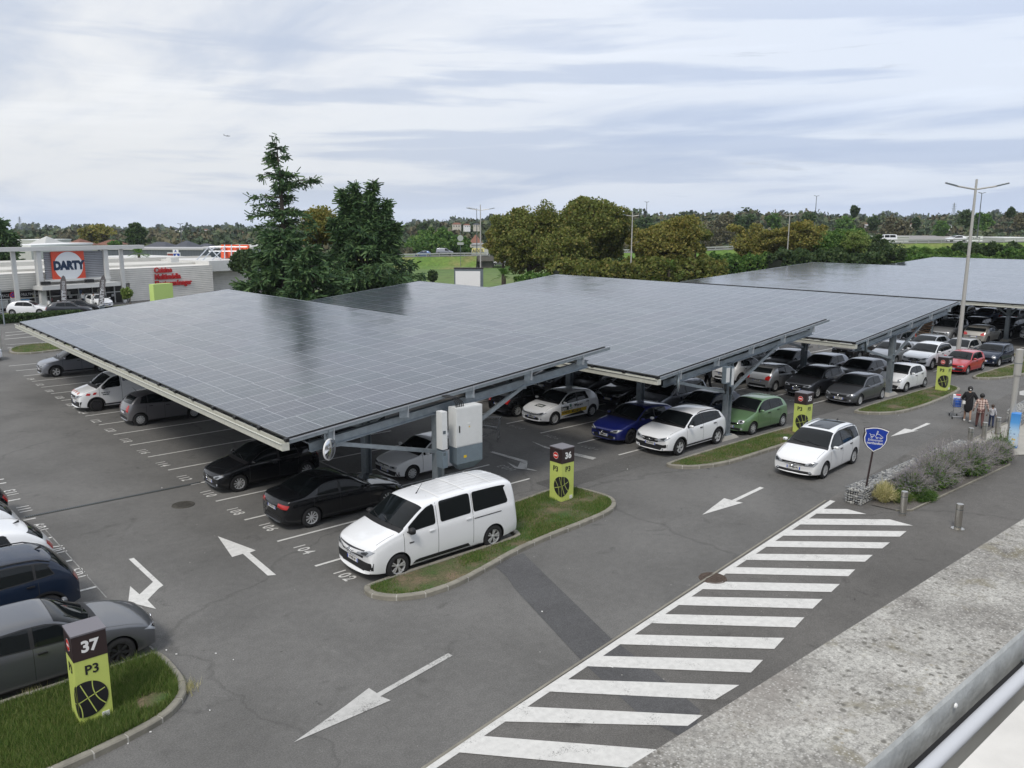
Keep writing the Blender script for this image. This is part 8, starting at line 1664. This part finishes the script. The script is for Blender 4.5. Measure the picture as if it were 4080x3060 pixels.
# distant wooded hills: terrain plus tree masses
def ridge(name, D, prof, depth, m_dark, n, size, seed, mats, label, th=9.0):
    rs_ = np.random.RandomState(seed); mb = MB(); xs2 = np.linspace(-500, 4600, 52); g_ = []
    for px_ in xs2:
        q = at(px_, 950, D); n_ = Vector((FV.x, FV.y, 0)).normalized(); zt_ = zat(q.x, q.y, lerp_prof(prof, px_)) - th * .6; zb = gz(q.x, q.y) - 2
        g_.append((q, n_, zt_, zb)); mb.v += [(q.x - n_.x * depth, q.y - n_.y * depth, zb), (q.x - n_.x * depth * .45, q.y - n_.y * depth * .45, zb + (zt_ - zb) * .62), (q.x, q.y, zt_), (q.x + n_.x * depth, q.y + n_.y * depth, zb)]
    for i in range(len(xs2) - 1):
        for j in range(3): a = i * 4 + j; mb.f.append((a, a + 4, a + 5, a + 1)); mb.m.append(mb.mi(m_dark))
    mb.build(name, kind='structure', smooth=True)
    per = n // len(mats); NB_ = 140; 
    for mi_, mm in enumerate(mats):
        P = []; nt_ = per // NB_
        for _ in range(nt_):
            px_ = rs_.uniform(-480, 4580); i = min(50, int((px_ + 500) / 100)); u = (px_ + 500) / 100 - i; q, n_, zt_, zb = g_[i]; q2, _, zt2, zb2 = g_[i + 1]; f = rs_.uniform(0, 1) ** .7; bx = q.lerp(q2, u); bz0 = zt_ + (zt2 - zt_) * u
            y_ = -depth * (1 - f); hh = (lambda t_: (zb + (bz0 - zb) * .62 * (t_ / .55)) if t_ < .55 else zb + (bz0 - zb) * (.62 + .38 * (t_ - .55) / .45))(f)
            c = np.array([bx.x + n_.x * y_, bx.y + n_.y * y_, hh]); R_ = th * rs_.uniform(.35, .75); tall = rs_.uniform(.8, 1.25); uu = rs_.normal(0, 1, (NB_, 3)); uu /= np.linalg.norm(uu, axis=1)[:, None]; uu[:, 2] = np.abs(uu[:, 2]); P.append(c + uu * np.array([R_, R_, R_ * 1.1 * tall]) * rs_.uniform(.75, 1.05, (NB_, 1)))
        P = np.concatenate(P); cards('woodland', P, size, mm, None, label=label + (', darker trees', ', mixed trees', ', browner trees')[mi_ % 3], cat='woodland', kind='stuff')
M_w1 = leafmat('wood_dark', [(0.0322, 0.0552, 0.0276), (0.0517, 0.0805, 0.0368), (0.069, 0.1012, 0.046)], trans=0); M_w2 = leafmat('wood_mixed', [(0.0517, 0.0805, 0.0322), (0.0782, 0.1035, 0.0414), (0.1035, 0.1207, 0.0517)], trans=0); M_w3 = leafmat('wood_brown', [(0.0825, 0.0825, 0.044), (0.11, 0.099, 0.0495), (0.121, 0.11, 0.0605)], trans=0)
M_hill = mat('hill_grass', (.065, .08, .032), 1, var=.3, vscale=.02)
ridge('near_hills', 520, [(-500, 935), (0, 938), (300, 925), (700, 930), (1000, 925), (1600, 905), (1900, 885), (2300, 875), (2500, 850), (2800, 862), (3000, 850), (3300, 868), (3600, 880), (3800, 866), (4080, 850), (4600, 845)], 190, M_hill, 330000, 1.7, 5, [M_w1, M_w2, M_w3], 'wooded slopes beyond the retail park', 11)
ridge('far_hills', 1500, [(-500, 908), (0, 908), (110, 905), (150, 899), (210, 906), (300, 914), (380, 900), (440, 893), (500, 908), (700, 903), (900, 904), (1100, 906), (1500, 895), (1700, 880), (1950, 868), (2100, 862), (2500, 855), (4600, 850)], 500, M_w1, 90000, 5.0, 8, [M_w1, M_w2], 'distant wooded ridge on the horizon', 22)
# trees one can tell apart on the skyline and houses on the slopes
for px_, yt, w_, D, mm, lab in ((2560, 850, 110, 300, M_dk, 'rounded dark tree beyond the golden-brown oak'), (2850, 838, 220, 330, M_w3, 'long brownish tree clump on the right skyline'), (2960, 845, 90, 320, M_dk, 'dark tree right of the brownish skyline clump'), (3075, 840, 60, 330, M_gr, 'narrow green tree on the skyline near the second T-mast'), (3210, 840, 60, 300, M_dk, 'dark rounded tree below the second T-mast'), (3392, 815, 30, 330, M_dk, 'pointed dark fir on the right skyline'), (3360, 850, 90, 320, M_gr, 'green tree beside the pointed fir'),
        (3560, 842, 115, 330, M_w3, 'broad brown tree on the right hill'), (3470, 852, 50, 330, M_dk, 'dark conifer left of the broad brown tree'), (3835, 828, 60, 300, M_dk, 'gnarled dark tree beside the tall pale lamp post'), (3900, 842, 80, 300, M_gr, 'green tree right of the tall lamp post'), (4010, 822, 26, 330, M_dk, 'pair of slim dark poplars at the right skyline'), (4070, 832, 90, 300, M_w3, 'brown tree at the right picture edge'), (3740, 870, 60, 300, M_gr, 'low green tree right of the distant pylon'), (3640, 862, 30, 330, M_dk, 'small spruce right of the broad brown tree'), (1690, 880, 60, 420, M_dk, 'dark tree on the hill behind the rounded pine'), (2010, 862, 45, 400, M_dk, 'dark tree above the white hillside villa'), (870, 893, 24, 600, M_dk, 'small pointed tree on the left skyline')):
    tree(px_, D, yt, w_, mm, lab, 2600, D * .0021, ybot=yt + w_ * 1.0 + 25, clumps=34, trunk=False, zb=None)
hr_ = random.Random(5)
for i, (px_, py_, D, w_) in enumerate(((715, 930, 480, 34), (620, 928, 520, 22), (820, 925, 520, 20), (870, 930, 520, 24), (900, 928, 560, 20), (1590, 915, 460, 24), (1600, 925, 450, 16), (1820, 908, 440, 34), (1860, 907, 420, 24), (1898, 905, 400, 24), (3455, 900, 430, 16), (3640, 905, 430, 26), (3780, 905, 430, 18), (770, 940, 470, 18), (965, 935, 470, 18))):
    q = at(px_, py_, D); k = D / FPX; r_ = empty('house', tuple(q), tr + hr_.uniform(-.4, .4), 'small pale hillside house, %s' % ('below the skyline by the retail hall mast', 'at the far left of the left slope', 'left of the pointed tree', 'under the pointed tree', 'right of the pointed tree', 'just right of the broad cedar', 'below the one right of the broad cedar', 'long roof left of the billboard lamp', 'with grey roof left of the billboard lamp', 'tall and white behind the billboard lamp', 'near the broad brown tree', 'below the right skyline', 'by the distant right pylon', 'low on the left slope', 'right end of the left slope')[i], 'house', 'houses scattered over the slopes')
    w2 = w_ * k; h = w2 * .4; mb = MB(); mb.box((0, 0, h / 2 - 1), (w2, w2 * .7, h + 2), M_cream if i % 2 else M_white); mb.build('wall', r_); mb = MB(); a = w2 / 2 * 1.08; b_ = w2 * .38; mb.add([(-a, -b_, h), (a, -b_, h), (a, b_, h), (-a, b_, h), (-a * .6, 0, h + w2 * .2), (a * .6, 0, h + w2 * .2)], [(0, 1, 5, 4), (2, 3, 4, 5), (1, 2, 5), (3, 0, 4)], M_tile if i % 3 else M_slate); mb.build('roof', r_)
    mb = MB(); 
    for x in (-.3, 0, .3): mb.box((x * w2, -w2 * .352, h * .5), (w2 * .1, .1, h * .4), M_shopg)
    mb.build('window', r_)

# ------------------------------------------------------------------ planting bed beside the gabion
M_sage = leafmat('sage_stems', [(.22, .21, .17), (.32, .30, .26), (.28, .26, .28), (.42, .40, .36)], trans=.1); M_sagef = leafmat('sage_flowers', [(.22, .20, .28), (.28, .26, .34), (.34, .32, .36)], trans=.2); M_straw = leafmat('straw_grass', [(.22, .24, .06), (.48, .44, .20), (.75, .68, .42)], trans=.2)
bed = [(16.6, -17.0), (16.7, -17.75), (17.1, -18.1), (25.4, -18.3), (28.3, -17.4), (27.9, -16.9), (25.8, -16.8), (16.9, -16.9)]
sheet('planting_soil', bed, 0.03, mat('gravel_soil', (.12, .11, .10), 1, var=.5, vscale=30, bump=.8))
eb2 = MB(); 
for a_, b_ in zip(bed[1:5], bed[2:6]): eb2.bar((a_[0], a_[1], .02), (b_[0], b_[1], .02), .07, .07, M_kerb)
eb2.build('bed_edging', kind='structure')
def shrubby(cx_, cy_, rx, ry, h, n, m, mf, label, lean=(0, 0), leaf=None, name='lavender_shrub', thick=.005):
    r_ = empty(name, (cx_, cy_, .03), label=label, cat='shrub', group=None); nst = n; a = nrs.uniform(0, 6.28, nst); rr = np.sqrt(nrs.uniform(0, 1, nst)); P = np.stack([np.cos(a) * rr * rx * .35, np.sin(a) * rr * ry * .35, np.zeros(nst)], 1)
    tip = np.stack([np.cos(a) * rr * rx * nrs.uniform(.8, 1.2, nst) + lean[0], np.sin(a) * rr * ry * nrs.uniform(.8, 1.2, nst) + lean[1], h * (1.0 - .62 * rr ** 2) * nrs.uniform(.55, 1.2, nst)], 1)
    mid = (P + tip) / 2 + np.array([0, 0, .16 * h]) + nrs.normal(0, .04, (nst, 3)); rnd_ = unit(nst) * thick; quads('stems', P, rnd_, mid - P, m, r_); quads('stems', mid, rnd_, tip - mid, m, r_)
    k = nrs.randint(0, nst, n * 5); u = nrs.uniform(.25, 1.0, n * 5)[:, None]; base = mid[k] + (tip[k] - mid[k]) * u; dr_ = (tip[k] - mid[k]); dr_ /= np.linalg.norm(dr_, axis=1)[:, None]; br_ = dr_ + unit(n * 5) * .8; quads('twigs', base, unit(n * 5) * thick * .6, br_ * nrs.uniform(.05, .14, (n * 5, 1)), m, r_)
    if mf is not None: k = nrs.randint(0, nst, n * 5); u = nrs.uniform(.55, 1.05, n * 5)[:, None]; cards('flowers', mid[k] + (tip[k] - mid[k]) * u + nrs.normal(0, .02, (n * 5, 3)), .016, mf, r_)
    if leaf is not None: k = nrs.randint(0, nst, n * 7); u = nrs.uniform(.1, .75, n * 7)[:, None]; cards('leaves', P[k] + (tip[k] - P[k]) * u + nrs.normal(0, .05, (n * 7, 3)), .05, leaf, r_)
for i, (x, y, rx, ry, h) in enumerate(((18.9, -17.3, 1.1, .7, .75), (20.3, -17.4, 1.4, .9, .95), (21.7, -17.2, 1.5, .95, 1.1), (23.1, -17.6, 1.5, .95, .95), (24.4, -17.4, 1.4, .9, .85), (25.6, -17.7, 1.1, .7, .7))):
    shrubby(x, y, rx, ry, h * 1.15, 620, M_sage, M_sagef, 'feathery grey-lilac sage shrub, %s from the pale grass tuft' % ('first', 'second', 'third', 'fourth', 'fifth', 'sixth')[i], leaf=M_gr)
shrubby(17.25, -17.1, .42, .4, .62, 520, M_straw, None, 'pale straw-coloured grass tuft beside the shield sign pole', name='grass_tuft'); shrubby(17.75, -17.5, .4, .3, .3, 500, M_blade, None, 'short green grass tuft beside the pale one', name='grass_tuft'); shrubby(18.6, -17.95, .6, .25, .22, 500, M_gr, None, 'low dark green groundcover clump by the tip bollard', name='groundcover_clump', leaf=M_dk)
shrubby(27.2, -17.3, .75, .5, .55, 800, M_gr, None, 'green leafy clump at the pavement end of the bed', name='green_clump', leaf=M_bright)
r_ = empty('seed_heads', (27.4, -17.3, 0.03), label='dark round seed heads on thin stalks above the green clump', cat='plant'); mb = MB()
for i in range(46): x, y, h = rnd.uniform(-.8, .7), rnd.uniform(-.3, .3), rnd.uniform(.55, .95); mb.tube([(x * .5, y * .5, .1), (x, y, h)], .004, M_gr, 4); mb.lathe([(.001, -.018), (.018, 0), (.001, .018)], M_brn, 6, c=(x, y, h))
mb.build('stalks', r_)
# kerbside weeds and litter
def tuft(p, n, h, label): 
    a = nrs.uniform(0, 6.28, n); P = np.stack([p.x + nrs.normal(0, .12, n), p.y + nrs.normal(0, .12, n), np.zeros(n)], 1); quads('weeds', P, unit(n) * .006, np.stack([np.cos(a) * h * .4, np.sin(a) * h * .4, h * nrs.uniform(.4, 1.2, n)], 1), M_straw, label=label, cat='weeds', tri=True, kind='stuff')
tuft(gp(745, 2745), 160, .22, 'dry weeds at the kerb corner of the lower left island'); tuft(gp(130, 2770), 120, .2, 'weeds along the kerb behind totem 37')
lm = MB()
for (px_, py_) in ((703, 2608), (663, 2592), (860, 2605), (930, 2630), (836, 2832), (1395, 2300), (2440, 2660), (2160, 2438), (3580, 1655), (3620, 1640), (2500, 1870), (600, 2918), (510, 2965), (645, 1945)):
    p = gp(px_, py_); s = rnd.uniform(.02, .045); lm.box((p.x, p.y, .012), (s, s * .7, .012), M_plate, rz=rnd.uniform(0, 3))
lm.build('litter', label='scattered white scraps and leaves on the asphalt', cat='litter', kind='stuff')
# ------------------------------------------------------------------ air
hm_ = bpy.data.materials.new('haze_air'); hm_.use_nodes = True; t = hm_.node_tree; t.nodes.clear(); o_ = N(t, 'ShaderNodeOutputMaterial'); pv = N(t, 'ShaderNodeVolumePrincipled')
pv.inputs['Color'].default_value = (.80, .86, .95, 1); pv.inputs['Density'].default_value = .00014; pv.inputs['Anisotropy'].default_value = .2; Lk(t, pv.outputs[0], o_.inputs['Volume'])
mb = MB(); mb.box((0, 0, 75), (5600, 5600, 222), hm_); mb.build('haze', kind='stuff', label='thin pale haze over the distance', cat='haze')
